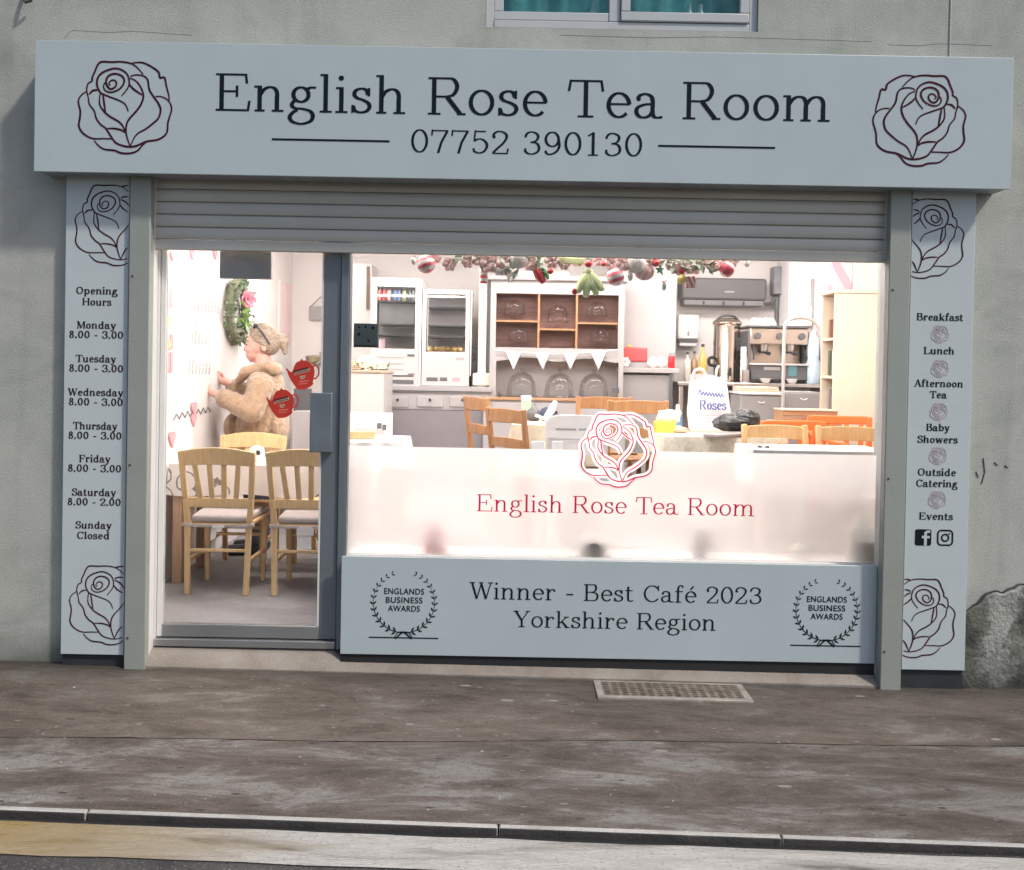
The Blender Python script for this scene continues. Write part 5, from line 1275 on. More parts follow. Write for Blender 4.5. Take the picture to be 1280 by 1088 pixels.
def showcase(t, box, win, y, dep, shelves, m):
    x0, x1, z0, z1 = pr(*box, y); wx0, wx1, wz0, wz1 = pr(*win, y); th = .02
    MB().holed(x0, x1, z0, z1, y, y + .03, [(wx0, wx1, wz0, wz1)]).obj('front_frame', m, t, bevel=.003)
    b = MB(); b.box(x0, x0 + th, y + .031, y + dep, z0, z1); b.box(x1 - th, x1, y + .031, y + dep, z0, z1); b.box(x0 + th, x1 - th, y + .031, y + dep, z1 - th, z1); b.box(x0 + th, x1 - th, y + .031, y + dep, z0, wz0 - .002); b.box(x0 + th, x1 - th, y + dep - .02, y + dep - .001, wz0, z1 - th)
    b.obj('housing', m, t)
    MB().box(wx0, wx1, y + .010, y + .014, wz0, wz1).obj('glass_door', M_case, t, smooth=False)
    o = b = MB(); b.box(wx0 - .014, wx0 - .004, y + .036, y + .046, wz0, wz1); b.box(wx1 + .004, wx1 + .014, y + .036, y + .046, wz0, wz1); b.obj('lamp_strip', emit('fridge lamp', (1.0, .96, .94), 14.0), t)
    for py in shelves:
        zz = az((win[0] + win[1]) / 2, py, y + .06); MB().box(wx0 + .004, wx1 - .004, y + .035, y + dep - .03, zz - .012, zz).obj('shelf', M_charc, t)
    return x0, x1, z0, z1, wx0, wx1, wz0, wz1
y_ = 3.82
t = thing('drinks_fridge', 'white upright countertop fridge with coloured cans on its top shelf', 'fridge', (ax(494, 482, y_), y_, zk))
zb_ = az(494, 483, y_)
fr_ = showcase(t, (463, 523.5, 347.5, 482.5), (471, 519, 357, 436), y_, .45, (376, 405, 419), M_offw)
b = MB(); pbox(b, 474, 518, 377, 405, y_ + .30, .02); b.obj('inner_panel', mat('grey glass shelf wall', (.30, .30, .30), .3), t)
b = MB(); pbox(b, 524, 526.5, 350, 482, y_ - .004, .4); b.obj('door_edge', M_ceram, t)
for py in (446, 454, 461): b = MB(); pbox(b, 471, 505, py, py + 1.6, y_ - .003, .0028); b.obj('ridge', M_lightgrey, t)
for px0, px1, py0, py1 in ((509, 518, 443, 446), (484, 517, 469, 471), (484, 517, 475, 480), (510, 518, 467.2, 468.6)): b = MB(); pbox(b, px0, px1, py0, py1, y_ - .004, .0036); b.obj('vent', M_charc, t)
for k, (px, c) in enumerate(((475, (.62, .10, .10)), (481, (.70, .14, .12)), (486.5, (.72, .62, .60)), (494, (.25, .35, .62)), (498.5, (.30, .42, .68)), (505, (.55, .62, .35)), (511, (.16, .20, .17)), (515.5, (.12, .13, .14)))):
    p = at(px, 375.8, y_ + .08); zt = az(495, 376, y_ + .06); b = MB(); b.lathe((p.x, y_ + .09, zt), [(.016, 0), (.0195, .006), (.0195, .092), (.015, .102)], 14)
    cols = ['red', 'scarlet', 'pale pink', 'blue', 'light blue', 'lime green', 'dark green', 'black']
    tag(b.obj('drink_can', mat('can ' + cols[k], c, .3, .3, .2, 40), base=(p.x, y_ + .09, zt)), f'{cols[k]} drink can on the top shelf of the drinks fridge', 'can', 'cans in the drinks fridge')
p = at(478, 434, y_ + .1); b = MB(); b.box(p.x - .03, p.x + .03, y_ + .08, y_ + .14, fr_[6] + .001, fr_[6] + .09); tag(b.obj('carton', mat('mauve carton', (.45, .32, .33), .6), base=(p.x, y_ + .1, fr_[6]), bevel=.003), 'small mauve carton at the bottom of the drinks fridge', 'carton')
t = thing('cake_cabinet', 'white countertop display cabinet with dark shelves and pastries at the bottom', 'display cabinet', (ax(557, 482, y_), y_, zk))
cc = showcase(t, (527.5, 587, 362, 482.5), (533, 582, 368, 440), y_, .45, (384, 407, 421), M_offw)
b = MB(); pbox(b, 588, 589.3, 364, 470, y_ + .0, .4); b.obj('door_edge', M_ceram, t)
for px0, px1, mm in ((533, 547, 'c'), (550, 559, 'c'), (566, 575, 'p')): b = MB(); pbox(b, px0, px1, 472, 476.5, y_ - .005, .0045); b.obj('button', M_charc if mm == 'c' else M_pinkm, t, bevel=.002)
b = MB(); pbox(b, 569.5, 580, 447, 450, y_ - .004, .0035); b.obj('badge', M_greyp, t)
b = MB(); pbox(b, 534, 535.5, 370, 438, y_ - .012, .010); b.obj('handle', M_greyp, t, bevel=.003)
for k in range(6):
    p = at(538 + k * 7.2, 437, y_ + .08); b = MB(); b.ball((p.x, y_ + .09 + .03 * (k % 2), cc[6] + .026), (.034, .04, .026), 12, 8)
    o = b.obj('pastry', mat('baked pastry', (.50, .33, .13), .6, 0, .35, 30), base=(p.x, y_ + .09, cc[6])); tag(o, 'golden pastry in the row at the bottom of the cake cabinet', 'pastry', 'pastries in the cake cabinet')
b = MB(); pbox(b, 589.8, 599.5, 435, 449.5, 4.0, .2); simple('speaker_box', 'upper of two dark grey boxes beside the cake cabinet', 'box', b, M_charc, 595, 449, 4.0)
b = MB(); pbox(b, 589.8, 604, 450, 465.5, 3.98, .24); simple('till_box', 'lower, wider of two dark grey boxes beside the cake cabinet', 'box', b, M_charc, 597, 465, 3.98)
b = MB(); pbox(b, 589.8, 600, 465.6, 484, 3.99, .2); simple('till_stand', 'dark stand under the dark grey boxes beside the cake cabinet', 'stand', b, M_black, 596, 483, 3.99)
b = MB(); pbox(b, 590.5, 614, 466.5, 483, 3.84, .12); simple('bread_bin', 'small cream bread bin at the right end of the drawer counter', 'bread bin', b, mat('cream enamel', (.78, .70, .58), .35), 602, 483, 3.84, .018, seg=4)

# contactless payment plaque on the window
p = at(443, 434, .105); t = thing('payment_plaque', 'dark teal square plaque stuck inside the window glass by the mullion', 'plaque', (p.x, .105, p.z))
b = MB(); pbox(b, 442, 472.5, 404.5, 434.5, .105, .012); b.obj('board', mat('dark teal card', (.085, .125, .135), .5, 0, .08), t, bevel=.002)
b = MB(); pbox(b, 442.5, 472, 431.4, 434.4, .1035, .0014); b.obj('foot_strip', M_black, t)
for px, py, r in ((449, 409.5, .006), (457, 409, .007), (466, 410, .009), (448.5, 418, .009), (460.5, 426, .007)):
    q = at(px, py, .1035); b = MB(); b.plate([(q.x + r * math.cos(a * .785), q.z + r * math.sin(a * .785)) for a in range(8)], .1035, .001); b.obj('symbol', M_ink, t)
b = MB(); q = at(454, 418.5, .1035); b.ribbon([(q.x, q.z), (q.x + .055, q.z - .001)], .006, .1035); b.obj('symbol', M_charc, t)

# welsh dresser
yD = 3.78
x0, x1, z0, z1 = pr(612.5, 780, 352, 497, yD); zd = az(696, 497.5, yD)
t = thing('dresser', 'large white dresser with brown backed shelves of glassware', 'dresser', ((x0 + x1) / 2, yD, ZP))
A = pr(620, 773, 368, 435.5, yD); Bn = pr(620, 773, 446, 493, yD)
MB().holed(x0, x1, zd, z1, yD, yD + .02, [A, (Bn[0], Bn[1], zd + .0, Bn[3])]).obj('hutch_frame', M_lightgrey, t, bevel=.003)
b = MB(); b.box(x0, x0 + .025, yD + .021, yD + .32, zd, z1); b.box(x1 - .025, x1, yD + .021, yD + .32, zd, z1); b.box(x0 + .025, x1 - .025, yD + .021, yD + .32, z1 - .05, z1); b.box(x0 + .025, x1 - .025, yD + .021, yD + .32, Bn[3], A[2] - .002); b.obj('hutch_side', M_lightgrey, t)
MB().box(x0 - .03, x1 + .03, yD - .035, yD + .32, z1 + .0015, z1 + .05).obj('cornice', M_lightgrey, t, bevel=.012)
MB().box(A[0] - .03, A[1] + .03, yD + .27, yD + .29, A[2] - .001, A[3] + .03).obj('back_board', M_brown, t)
MB().box(A[0] - .03, A[1] + .03, yD + .27, yD + .29, zd, Bn[3] - .002).obj('niche_back', mat('lilac grey board', (.56, .53, .535), .6, 0, .05, 4), t)
xa, xb = ax(673.5, 400, yD), ax(721, 400, yD)
m_edge = wood('orange shelf edge', (.44, .23, .115), (.36, .18, .085))
for xx in (xa, xb): MB().box(xx - .009, xx + .009, yD + .004, yD + .268, A[2], A[3]).obj('divider', m_edge, t)
for u0, u1, py in ((A[0], xa - .009, 402.5), (xa + .009, xb - .009, 412), (xb + .009, A[1], 403.5)):
    zz = az(697, py, yD); MB().box(u0, u1, yD + .004, yD + .268, zz - .008, zz + .008).obj('shelf', m_edge, t)
n = 24; pts = [(Bn[0] + (Bn[1] - Bn[0]) * i / n, Bn[3] - .030 - .018 * math.cos(4 * math.pi * i / n)) for i in range(n + 1)]
b = MB(); b.plate(pts[:1] + pts + [(Bn[1], Bn[3] - .0005), (Bn[0], Bn[3] - .0005)][:], yD + .002, .014); b.obj('shaped_apron', M_lightgrey, t, smooth=False)
MB().box(x0 - .06, x1 + .03, yD - .12, yD + .40, zd - .028, zd - .0015).obj('wooden_top', wood('dresser top wood', (.46, .27, .15), (.36, .20, .11), .4, 'X'), t, bevel=.005)
MB().box(x0 - .045, x1 + .015, yD - .10, yD + .38, ZP, zd - .029).obj('base_unit', M_lightgrey, t)
for u in (.18, .5, .82):
    xc = x0 + (x1 - x0) * u; o = MB().box(xc - .19, xc + .19, yD - .112, yD - .1005, zd - .21, zd - .05).obj('drawer', M_lightgrey, t, bevel=.004)
    MB().ball((xc, yD - .122, zd - .13), .014, 10, 8).obj('knob', M_black, o)
def stand(px, zb, lab, tall, hasdome=True):
    xc = ax(px, 400, yD + .12); t = thing('glass_cake_stand', lab, 'cake stand', (xc, yD + .13, zb), 'glass cake stands on the dresser')
    MB().lathe((xc, yD + .13, zb), [(.045, 0), (.045, .006), (.010, .016), (.008, .05), (.02, .058), (.105, .062), (.110, .072), (.0, .070)], 24).obj('plate', M_thin, t)
    if hasdome: MB().lathe((xc, yD + .13, zb), [(.092, .073), (.095, .078), (.093, .13 * tall), (.075, .165 * tall), (.035, .185 * tall), (.010, .19 * tall), (.012, .205 * tall), (.018, .215 * tall), (.0, .225 * tall)], 24).obj('dome', M_thin, t)
sh = {k: az(697, py, yD) + .008 for k, py in (('l', 402.5), ('m', 412), ('r', 403.5))}
stand(643, sh['l'], 'glass domed cake stand on the top left dresser shelf', 1.0)
stand(697, sh['m'], 'glass domed cake stand on the middle dresser shelf', 1.2)
stand(746, sh['r'], 'glass domed cake stand on the top right dresser shelf', 1.0)
stand(648, A[2] + .001, 'glass domed cake stand in the bottom left dresser bay', 1.0)
stand(751, A[2] + .001, 'glass domed cake stand in the bottom right dresser bay', 1.0)
xc = ax(698, 432, yD + .12); tag(MB().lathe((xc, yD + .13, A[2] + .001), [(.07, 0), (.09, .012), (.092, .014), (.0, .008)], 24).obj('glass_dish', M_thin, base=(xc, yD + .13, A[2])), 'shallow glass dish in the bottom middle dresser bay', 'dish')
for k, px in enumerate((652, 699, 742)):
    xc = ax(px, 480, yD + .10); lab = ['left', 'middle', 'right'][k]
    t = thing('cake_dome', 'large clear cake dome in the lower dresser niche, ' + ['nearest the drawer counter', 'between the two others', 'nearest the red box'][k], 'cake dome', (xc, yD + .10, zd), 'large cake domes in the dresser niche')
    MB().lathe((xc, yD + .10, zd), [(.15, .0), (.155, .008), (.15, .016), (.0, .014)], 28).obj('plate', M_thin, t)
    MB().lathe((xc, yD + .10, zd), [(.138, .017), (.138, .05), (.125, .14), (.09, .20), (.04, .228), (.012, .234), (.014, .25), (.02, .262), (.0, .272)], 28).obj('dome', M_thin, t)
b = MB(); p = at(625, 490, yD + .05); b.ball((p.x, yD + .06, zd + .02), (.02, .02, .02), 10, 8); tag(b.obj('salt_pot', M_charc, base=(p.x, yD + .06, zd)), 'tiny dark pot at the left end of the dresser niche', 'pot')
b = MB(); pbox(b, 766, 774, 484, 491, yD - .03, .05); simple('small_clock', 'small dark framed box at the right end of the dresser top', 'clock', b, M_charc, 770, 491, yD - .03)
# bunting
t = thing('bunting', 'string of four pale triangular bunting flags across the dresser niche', 'bunting', (ax(697, 440, yD - .02), yD - .03, az(697, 440, yD - .03)))
cols = [(.80, .70, .66), (.66, .62, .68), (.78, .62, .66), (.78, .70, .66)]
pts = [tuple(at(px, py, yD - .025)) for px, py in ((618, 438), (642, 439.5), (678, 442), (713, 442), (748, 439.5), (775, 437))]
MB().tube(smooth_path(pts, 4), .004, 5).obj('string', M_white, t)
for k, (pa, pb, pc, py) in enumerate(((632, 652, 642, 439.5), (669, 687, 678.5, 441.5), (704, 722, 713, 441.5), (738, 758, 748, 439.5))):
    a, c, d = at(pa, py, yD - .03), at(pb, py, yD - .03), at(pc, 462, yD - .03); b = MB(); b.plate([(d.x, d.z), (c.x, c.z), (a.x, a.z)], yD - .034, .004); b.obj('flag', mat('bunting cloth %s' % 'abcd'[k], cols[k], .9, 0, .12, 35), t)
# cream paper roll above the dresser
b = MB(); P0 = at(634, 339, 4.0); P1 = at(711, 356, 4.0); n = 16
b.plate([(P0.x + (P1.x - P0.x) * i / n, P1.z + .01 - .035 * math.sin(math.pi * min(1, i / n * 1.6)) * (1 if i / n * 1.6 < 1 else 0)) for i in range(n + 1)] + [(P1.x, P0.z), (P0.x, P0.z)], 4.0, .02)
tag(b.obj('paper_banner', mat('cream paper', (.82, .70, .58), .8), base=(P0.x, 4.0, P1.z)), 'cream paper banner propped on top of the dresser', 'banner')
# white board at the left of the dresser top
b = MB(); pbox(b, 612.5, 634, 344, 368, 4.12, .03); simple('white_board', 'bright white board leaning beside the cream banner on the dresser', 'board', b, M_ceram, 622, 352, 4.12)

# grey cupboard between the dresser and the sink counter
y_ = 3.9
x0, x1, z0, z1 = pr(776, 838, 465, 560, y_)
t = thing('grey_cupboard', 'mid grey open topped cupboard between the dresser and the towel dispenser', 'cupboard', ((x0 + x1) / 2, y_, ZP))
MB().box(x0, x1, y_, y_ + .30, ZP, z1 - .03).obj('carcass', mat('warm grey panel', (.30, .285, .28), .55, 0, .04), t, bevel=.003)
b = MB(); pbox(b, 772, 849, 460, 466.5, y_ - .03, .36); b.obj('worktop', M_lightgrey, t, bevel=.006)
b = MB(); pbox(b, 836, 840.5, 467, 540, y_ - .02, .05); b.obj('leg', M_charc, t, bevel=.004)
b = MB(); pbox(b, 784, 834, 508.5, 511, y_ - .012, .0115); b.obj('ledge', M_offw, t)
zw = az(810, 460, y_)
def on(px, y, z): return (ax(px, 470, y), y, z)
b = MB(); x0, x1, _, _ = pr(776, 808, 436, 452, y_ + .05); t = thing('red_box', 'red box on a grey base standing on the grey cupboard', 'box', ((x0 + x1) / 2, y_ + .05, zw))
MB().box(x0 + .02, x1, y_ + .05, y_ + .2, zw, zw + .055).obj('base', M_greyp, t, bevel=.004); MB().box(x0, x1 + .01, y_ + .04, y_ + .21, zw + .056, zw + .19).obj('box', mat('coral red', (.72, .085, .09), .45, 0, .05), t, bevel=.012)
MB().ball(((x0 + x1) / 2 - .03, y_ + .12, zw + .20), (.03, .03, .018), 12, 8).obj('knob', mat('yellow knob', (.72, .58, .2), .5), t)
p = on(781, y_ - .01, zw); b = MB(); flower(b, (p[0], p[1], zw + .05), .05, (0, -1, .3), rnd); tag(b.obj('white_flower', M_ceram, base=p), 'single white flower beside the red box on the grey cupboard', 'flower')
for k, (px, r) in enumerate(((816, .06), (826, .065))):
    p = on(px, y_ + .06, zw); t = thing('white_teapot', 'white china teapot on the grey cupboard, the one ' + ['beside the red box', 'beside the jam jar'][k], 'teapot', p, 'white teapots on the grey cupboard')
    MB().lathe(p, [(.035, 0), (r, .03), (r * 1.02, .06), (.04, .09), (.012, .10), (.012, .11), (0, .115)], 20).obj('pot', M_ceram, t)
    MB().tube([(p[0] + r * .9, p[1], zw + .04), (p[0] + r * 1.25, p[1], zw + .06), (p[0] + r * 1.4, p[1], zw + .085)], [.014, .011, .009], 8).obj('spout', M_ceram, t)
p = on(839, y_ + .03, zw); t = thing('jam_jar', 'red jam jar with a pale lid at the right end of the grey cupboard', 'jar', p); MB().lathe(p, [(.03, 0), (.032, .004), (.032, .10), (.026, .115)], 16).obj('jar', M_redm, t); MB().lathe((p[0], p[1], zw + .1155), [(.03, 0), (.03, .03), (.02, .034)], 16).obj('lid', M_greyp, t)

# kitchen wall: air conditioner, ducts, towel dispenser
yW = 4.69
x0, x1, z0, z1 = pr(851.5, 959, 347.5, 382.5, 4.48)
t = thing('air_conditioner', 'dark grey wall air conditioning unit high on the kitchen wall', 'air conditioner', ((x0 + x1) / 2, 4.48, z0))
MB().box(x0, x1, 4.48, 4.699, z0 + .055, z1).obj('casing', mat('graphite casing', (.125, .12, .125), .35, 0, .05, 2), t, bevel=.03, seg=4)
MB().box(x0 + .03, x1 - .03, 4.50, 4.69, z0, z0 + .06).obj('louver', mat('louver grey', (.20, .195, .2), .4), t, bevel=.012)
for u in (.25, .5, .75): xx = x0 + .03 + (x1 - x0 - .06) * u; MB().box(xx - .01, xx + .01, 4.496, 4.5, z0 + .008, z0 + .045).obj('vane', M_black, t)
b = MB(); pbox(b, 906, 918, 364, 366, 4.476, .003); b.obj('logo_bar', M_greyp, t)
t = thing('duct_pipes', 'bundle of dark grey pipes running down the wall right of the air conditioner', 'pipes', (ax(977, 420, 4.55), 4.55, az(977, 430, 4.55)))
b = MB(); pbox(b, 967.5, 985, 333, 368, 4.52, .17); b.obj('duct', mat('dull grey duct', (.22, .22, .235), .5, 0, .15, 12), t, bevel=.01)
for px, r, m_ in ((972, .024, M_charc), (978, .022, M_greyp), (983, .020, M_lightgrey)):
    b = MB(); b.tube([tuple(at(px, 366, 4.6)), tuple(at(px - 1, 390, 4.6)), tuple(at(px - 1, 408, 4.6))], r, 8); b.obj('pipe', m_, t)
b = MB(); b.tube(smooth_path([tuple(at(956, 381, 4.6)), tuple(at(964, 379, 4.6)), tuple(at(969, 372, 4.6))], 4), .02, 8); b.obj('pipe', M_charc, t)
x0, x1, z0, z1 = pr(847.5, 874, 393.5, 427, 4.55)
t = thing('towel_dispenser', 'white paper towel dispenser on the kitchen wall above the bottles', 'dispenser', ((x0 + x1) / 2, 4.55, z0))
MB().box(x0, x1, 4.55, 4.698, z0 + .02, z1).obj('cover', M_ceram, t, bevel=.02, seg=3)
MB().box(x0 + .01, x1 - .01, 4.545, 4.69, z0 - .005, z0 + .018).obj('outlet', M_charc, t, bevel=.004)
MB().box(x0 + .02, x1 - .02, 4.56, 4.60, z0 - .05, z0 - .006).obj('paper', M_white, t, bevel=.01)
MB().ball(((x0 + x1) / 2, 4.548, z0 + .08), (.012, .006, .03), 10, 8).obj('window', M_greyp, t)
# sink counter
yS = 3.85
x0, x1, z0, z1 = pr(846, 1036, 478.5, 560, yS); zs = az(940, 479, yS)
t = thing('steel_counter', 'stainless steel counter carrying the urn and the coffee machine', 'counter', ((x0 + x1) / 2, yS, ZP))
MB().box(x0, x1, yS - .02, yS + .72, zs - .035, zs).obj('worktop', M_steel, t, bevel=.006)
for xx in (x0 + .04, (x0 + x1) / 2, x1 - .04): MB().box(xx - .02, xx + .02, yS + .02, yS + .06, ZP, zs - .036).obj('leg', M_steel, t, bevel=.004)
MB().box(x0 + .03, x1 - .03, yS + .10, yS + .7, ZP + .15, ZP + .18).obj('undershelf', M_steel, t)
MB().box(x0 + .02, x1 - .02, yS + .64, yS + .66, ZP + .2, zs - .04).obj('back_panel', M_offw, t)
# urn
xc = ax(908, 440, 4.15); u = 35.5 / ppm(4.15) / 2; hu = (478 - 405) / ppm(4.15)
t = thing('water_urn', 'tall polished steel water urn with a black handled lid', 'urn', (xc, 4.15, zs))
MB().lathe((xc, 4.15, zs), [(u * .92, 0), (u * .95, .02), (u * .92, .03), (u * .92, hu - .02), (u * 1.0, hu - .012), (u * 1.02, hu)], 32).obj('body', mat('polished steel', (.60, .52, .46), .14, 1.0, .04, 3), t)
MB().lathe((xc, 4.15, zs + hu), [(u * 1.04, .001), (u * 1.04, .012), (u * .8, .04), (u * .4, .055), (0, .058)], 32).obj('lid', MATS['polished steel'], t)
MB().tube(smooth_path([(xc - .10, 4.13, zs + hu + .035), (xc - .05, 4.13, zs + hu + .075), (xc + .05, 4.13, zs + hu + .075), (xc + .10, 4.13, zs + hu + .035)], 4), .012, 8).obj('lid_handle', M_black, t)
for sx in (-1, 1): MB().tube(smooth_path([(xc + sx * u * .9, 4.12, zs + hu * .42), (xc + sx * (u + .035), 4.10, zs + hu * .40), (xc + sx * (u + .035), 4.10, zs + hu * .30), (xc + sx * u * .9, 4.12, zs + hu * .28)], 4), .016, 8).obj('side_handle', M_black, t)
b = MB(); b.cyl((xc, 4.15 - u * .9, zs + .10), (xc, 4.15 - u - .05, zs + .10), .014, n=12); b.cyl((xc, 4.15 - u - .045, zs + .06), (xc, 4.15 - u - .045, zs + .14), .012, n=12); b.obj('tap', M_black, t)
MB().box(xc + u * .5, xc + u * .8, 4.15 - u * .86, 4.15 - u * .60, zs + .30, zs + .42).obj('control_box', M_black, t, bevel=.004)
# coffee machine
yM = 3.92
x0, x1, z0, z1 = pr(937.5, 1011, 410, 477, yM); H_ = z1 - zs
t = thing('coffee_machine', 'two group steel espresso machine with cups on its top', 'coffee machine', ((x0 + x1) / 2, yM, zs))
m_ms = mat('warm steel', (.56, .48, .425), .3, .85, .06, 10)
MB().box(x0 + .02, x1 - .02, yM + .20, yM + .52, zs + .06, z1 - .02).obj('body', m_ms, t, bevel=.012)
MB().box(x0, x1, yM + .02, yM + .52, z1 - H_ * .30, z1).obj('hood', m_ms, t, bevel=.014)
MB().box(x0 - .004, x1 + .004, yM - .0, yM + .53, z1 - .012 + .013, z1 + .022).obj('cup_rail', M_charc, t, bevel=.004)
MB().box(x0 + .01, x1 - .01, yM, yM + .50, zs + .03, zs + H_ * .32).obj('base_tray', M_charc, t, bevel=.01)
MB().box(x0 + .0, x1 - .0, yM - .02, yM + .22, zs + H_ * .32 + .001, zs + H_ * .36).obj('drip_tray', M_offw, t, bevel=.004)
for xx in (x0, x1): MB().box(xx - .012, xx + .012, yM + .03, yM + .5, zs + .04, z1 - .03).obj('side_cheek', M_charc, t, bevel=.006)
for sx in (.12, .5, .88): MB().cyl((x0 + (x1 - x0) * sx, yM + .0195, z1 - H_ * .15), (x0 + (x1 - x0) * sx, yM - .01, z1 - H_ * .15), .032, n=18).obj('dial', M_charc, t, bevel=.004)
for sx in (.27, .73):
    xx = x0 + (x1 - x0) * sx; b = MB(); b.cyl((xx, yM + .10, zs + H_ * .58), (xx, yM + .10, zs + H_ * .71), .042, .05, 18); o = b.obj('group_head', M_steel, t)
    b = MB(); b.cyl((xx, yM + .10, zs + H_ * .545), (xx, yM + .10, zs + H_ * .578), .045, n=18); b.tube([(xx, yM + .06, zs + H_ * .56), (xx + .01, yM - .08, zs + H_ * .53)], [.014, .018], 10); b.obj('portafilter', M_black, o)
for sx in (.06, .94): xx = x0 + (x1 - x0) * sx; MB().tube([(xx, yM + .08, z1 - H_ * .31), (xx + .01, yM + .03, zs + H_ * .52), (xx + .005, yM + .02, zs + H_ * .42)], .010, 8).obj('steam_wand', M_black, t)
b = MB(); pbox(b, 955, 975, 459, 463, yM - .004, .003); b.obj('name_bar', M_greyp, t)
b = MB(); pbox(b, 986, 996, 458, 470, yM - .004, .003); b.obj('screen', mat('teal screen', (.10, .25, .27), .3), t)
for k, (px, r) in enumerate(((943, .052), (951, .055), (958, .052), (966, .05))):
    p = (ax(px, 408, yM + .15), yM + .15 + .05 * (k % 2), z1 + .0225)
    tag(MB().lathe(p, [(.02, .075), (.026, .07), (r, .02), (r, 0), (r - .004, 0), (.02, .066), (0, .068)][::-1], 18).obj('coffee_cup', M_ceram, base=p), 'upturned white cup in the row on top of the coffee machine', 'cup', 'upturned cups on the coffee machine')
for k, (px, y, lab) in enumerate(((957, 3.87, 'in front of the left of the coffee machine'), (990, 3.87, 'in front of the teal screen of the coffee machine'))):
    p = (ax(px, 476, y), y, zs); tag(MB().lathe(p, [(.03, 0), (.05, .03), (.055, .045), (.05, .045), (.0, .012)], 18).obj('saucer_bowl', M_ceram, base=p), f'small white bowl {lab}', 'bowl')
for k, (px, r, h, m_, lab) in enumerate(((929, .028, .34, M_ceram, 'tall stack of white paper cups between the urn and the coffee machine'), (934, .030, .24, M_ceram, 'shorter stack of white paper cups beside the coffee machine'))):
    p = (ax(px, 470, 3.98), 3.98 + .02 * k, zs); tag(MB().lathe(p, [(r * .8, 0)] + [(r * (1 + .08 * (i % 2)), h * i / 12) for i in range(1, 13)] + [(0, h)], 16).obj('cup_stack', m_, base=p), lab, 'paper cups')
p = (ax(932, 476, 3.9), 3.90, zs); tag(MB().lathe(p, [(.035, 0), (.04, .01), (.036, .12), (.04, .125), (0, .12)], 16).obj('milk_jug', M_steel, base=p), 'small steel milk jug left of the coffee machine', 'jug')
# bottles
def bottle(px, y, h, r, m_, cap_, lab, cat='bottle', grp='bottles left of the urn', zb=None):
    p = (ax(px, 470, y), y, zs if zb is None else zb); t = thing('glass_bottle', lab, cat, p, grp)
    MB().lathe(p, [(r * .9, 0), (r, .008), (r, h * .58), (r * .8, h * .68), (r * .35, h * .80), (r * .32, h * .93)], 16).obj('body', m_, t)
    MB().lathe((p[0], y, p[2] + h * .931), [(r * .38, 0), (r * .38, h * .069), (0, h * .07)], 12).obj('cap', cap_, t)
bottle(859, 4.0, .28, .034, mat('clear syrup', (.55, .48, .44), .1), M_black, 'pale syrup bottle with a black cap left of the urn')
bottle(867.5, 4.05, .29, .036, mat('brown syrup', (.30, .20, .12), .1), M_black, 'brown syrup bottle with a black cap, middle of the three bottles by the urn')
bottle(878, 4.02, .36, .042, mat('oil', (.52, .35, .10), .1), M_black, 'tall golden oil bottle nearest the urn')
# blue bottle right
p = on(1016, 3.95, zs); t = thing('water_bottle', 'large pale blue plastic bottle right of the coffee machine', 'bottle', p)
MB().lathe(p, [(.06, 0), (.065, .01), (.065, .20), (.05, .24), (.055, .27), (.05, .42), (.02, .47)], 18).obj('body', mat('pale blue plastic', (.55, .68, .78), .3), t); MB().lathe((p[0], p[1], p[2] + .4705), [(.024, 0), (.024, .03), (0, .031)], 14).obj('cap', M_ceram, t)
b = MB(); pbox(b, 1003, 1016, 383, 408, 4.2, .05); simple('soap_dispenser', 'white box dispenser on the pillar behind the trolley rail', 'dispenser', b, M_ceram, 1010, 408, 4.2, .01)
# under counter drawers and trays
def drawers(px0, px1, py0, py1, y, lab, m, toptray):
    x0, x1, z0, z1 = pr(px0, px1, py0, py1, y); t = thing('drawer_unit', lab, 'drawer unit', ((x0 + x1) / 2, y, ZP))
    MB().box(x0, x1, y, y + .4, ZP, z1).obj('carcass', m, t, bevel=.006)
    h = (z1 - ZP) / 3
    for k in range(3):
        o = MB().box(x0 + .012, x1 - .012, y - .012, y - .0005, z1 - h * (k + 1) + .012, z1 - h * k - .012).obj('drawer', m, t, bevel=.004)
        xm = (x0 + x1) / 2; b = MB(); b.tube([(xm - .03, y - .013, z1 - h * k - .06), (xm, y - .028, z1 - h * k - .072), (xm + .03, y - .013, z1 - h * k - .06)], .006, 6); b.obj('handle', M_ceram, o)
    if toptray: MB().box(x0 - .015, x1 + .015, y - .03, y + .42, z1 + .001, z1 + .025).obj('top', M_ceram, t, bevel=.008); MB().box(x0 + .02, x1 - .02, y + .0, y + .40, z1 + .026, z1 + .07).obj('tray', mat('beige tray', (.70, .52, .40), .6), t, bevel=.008)
    return t
drawers(925, 976, 494, 560, 3.30, 'grey drawer unit with a beige tray on top in front of the coffee machine', M_greyp, True)
drawers(981, 1026, 490, 560, 3.34, 'plain grey drawer unit right of the trolley rail', M_greyp, False)
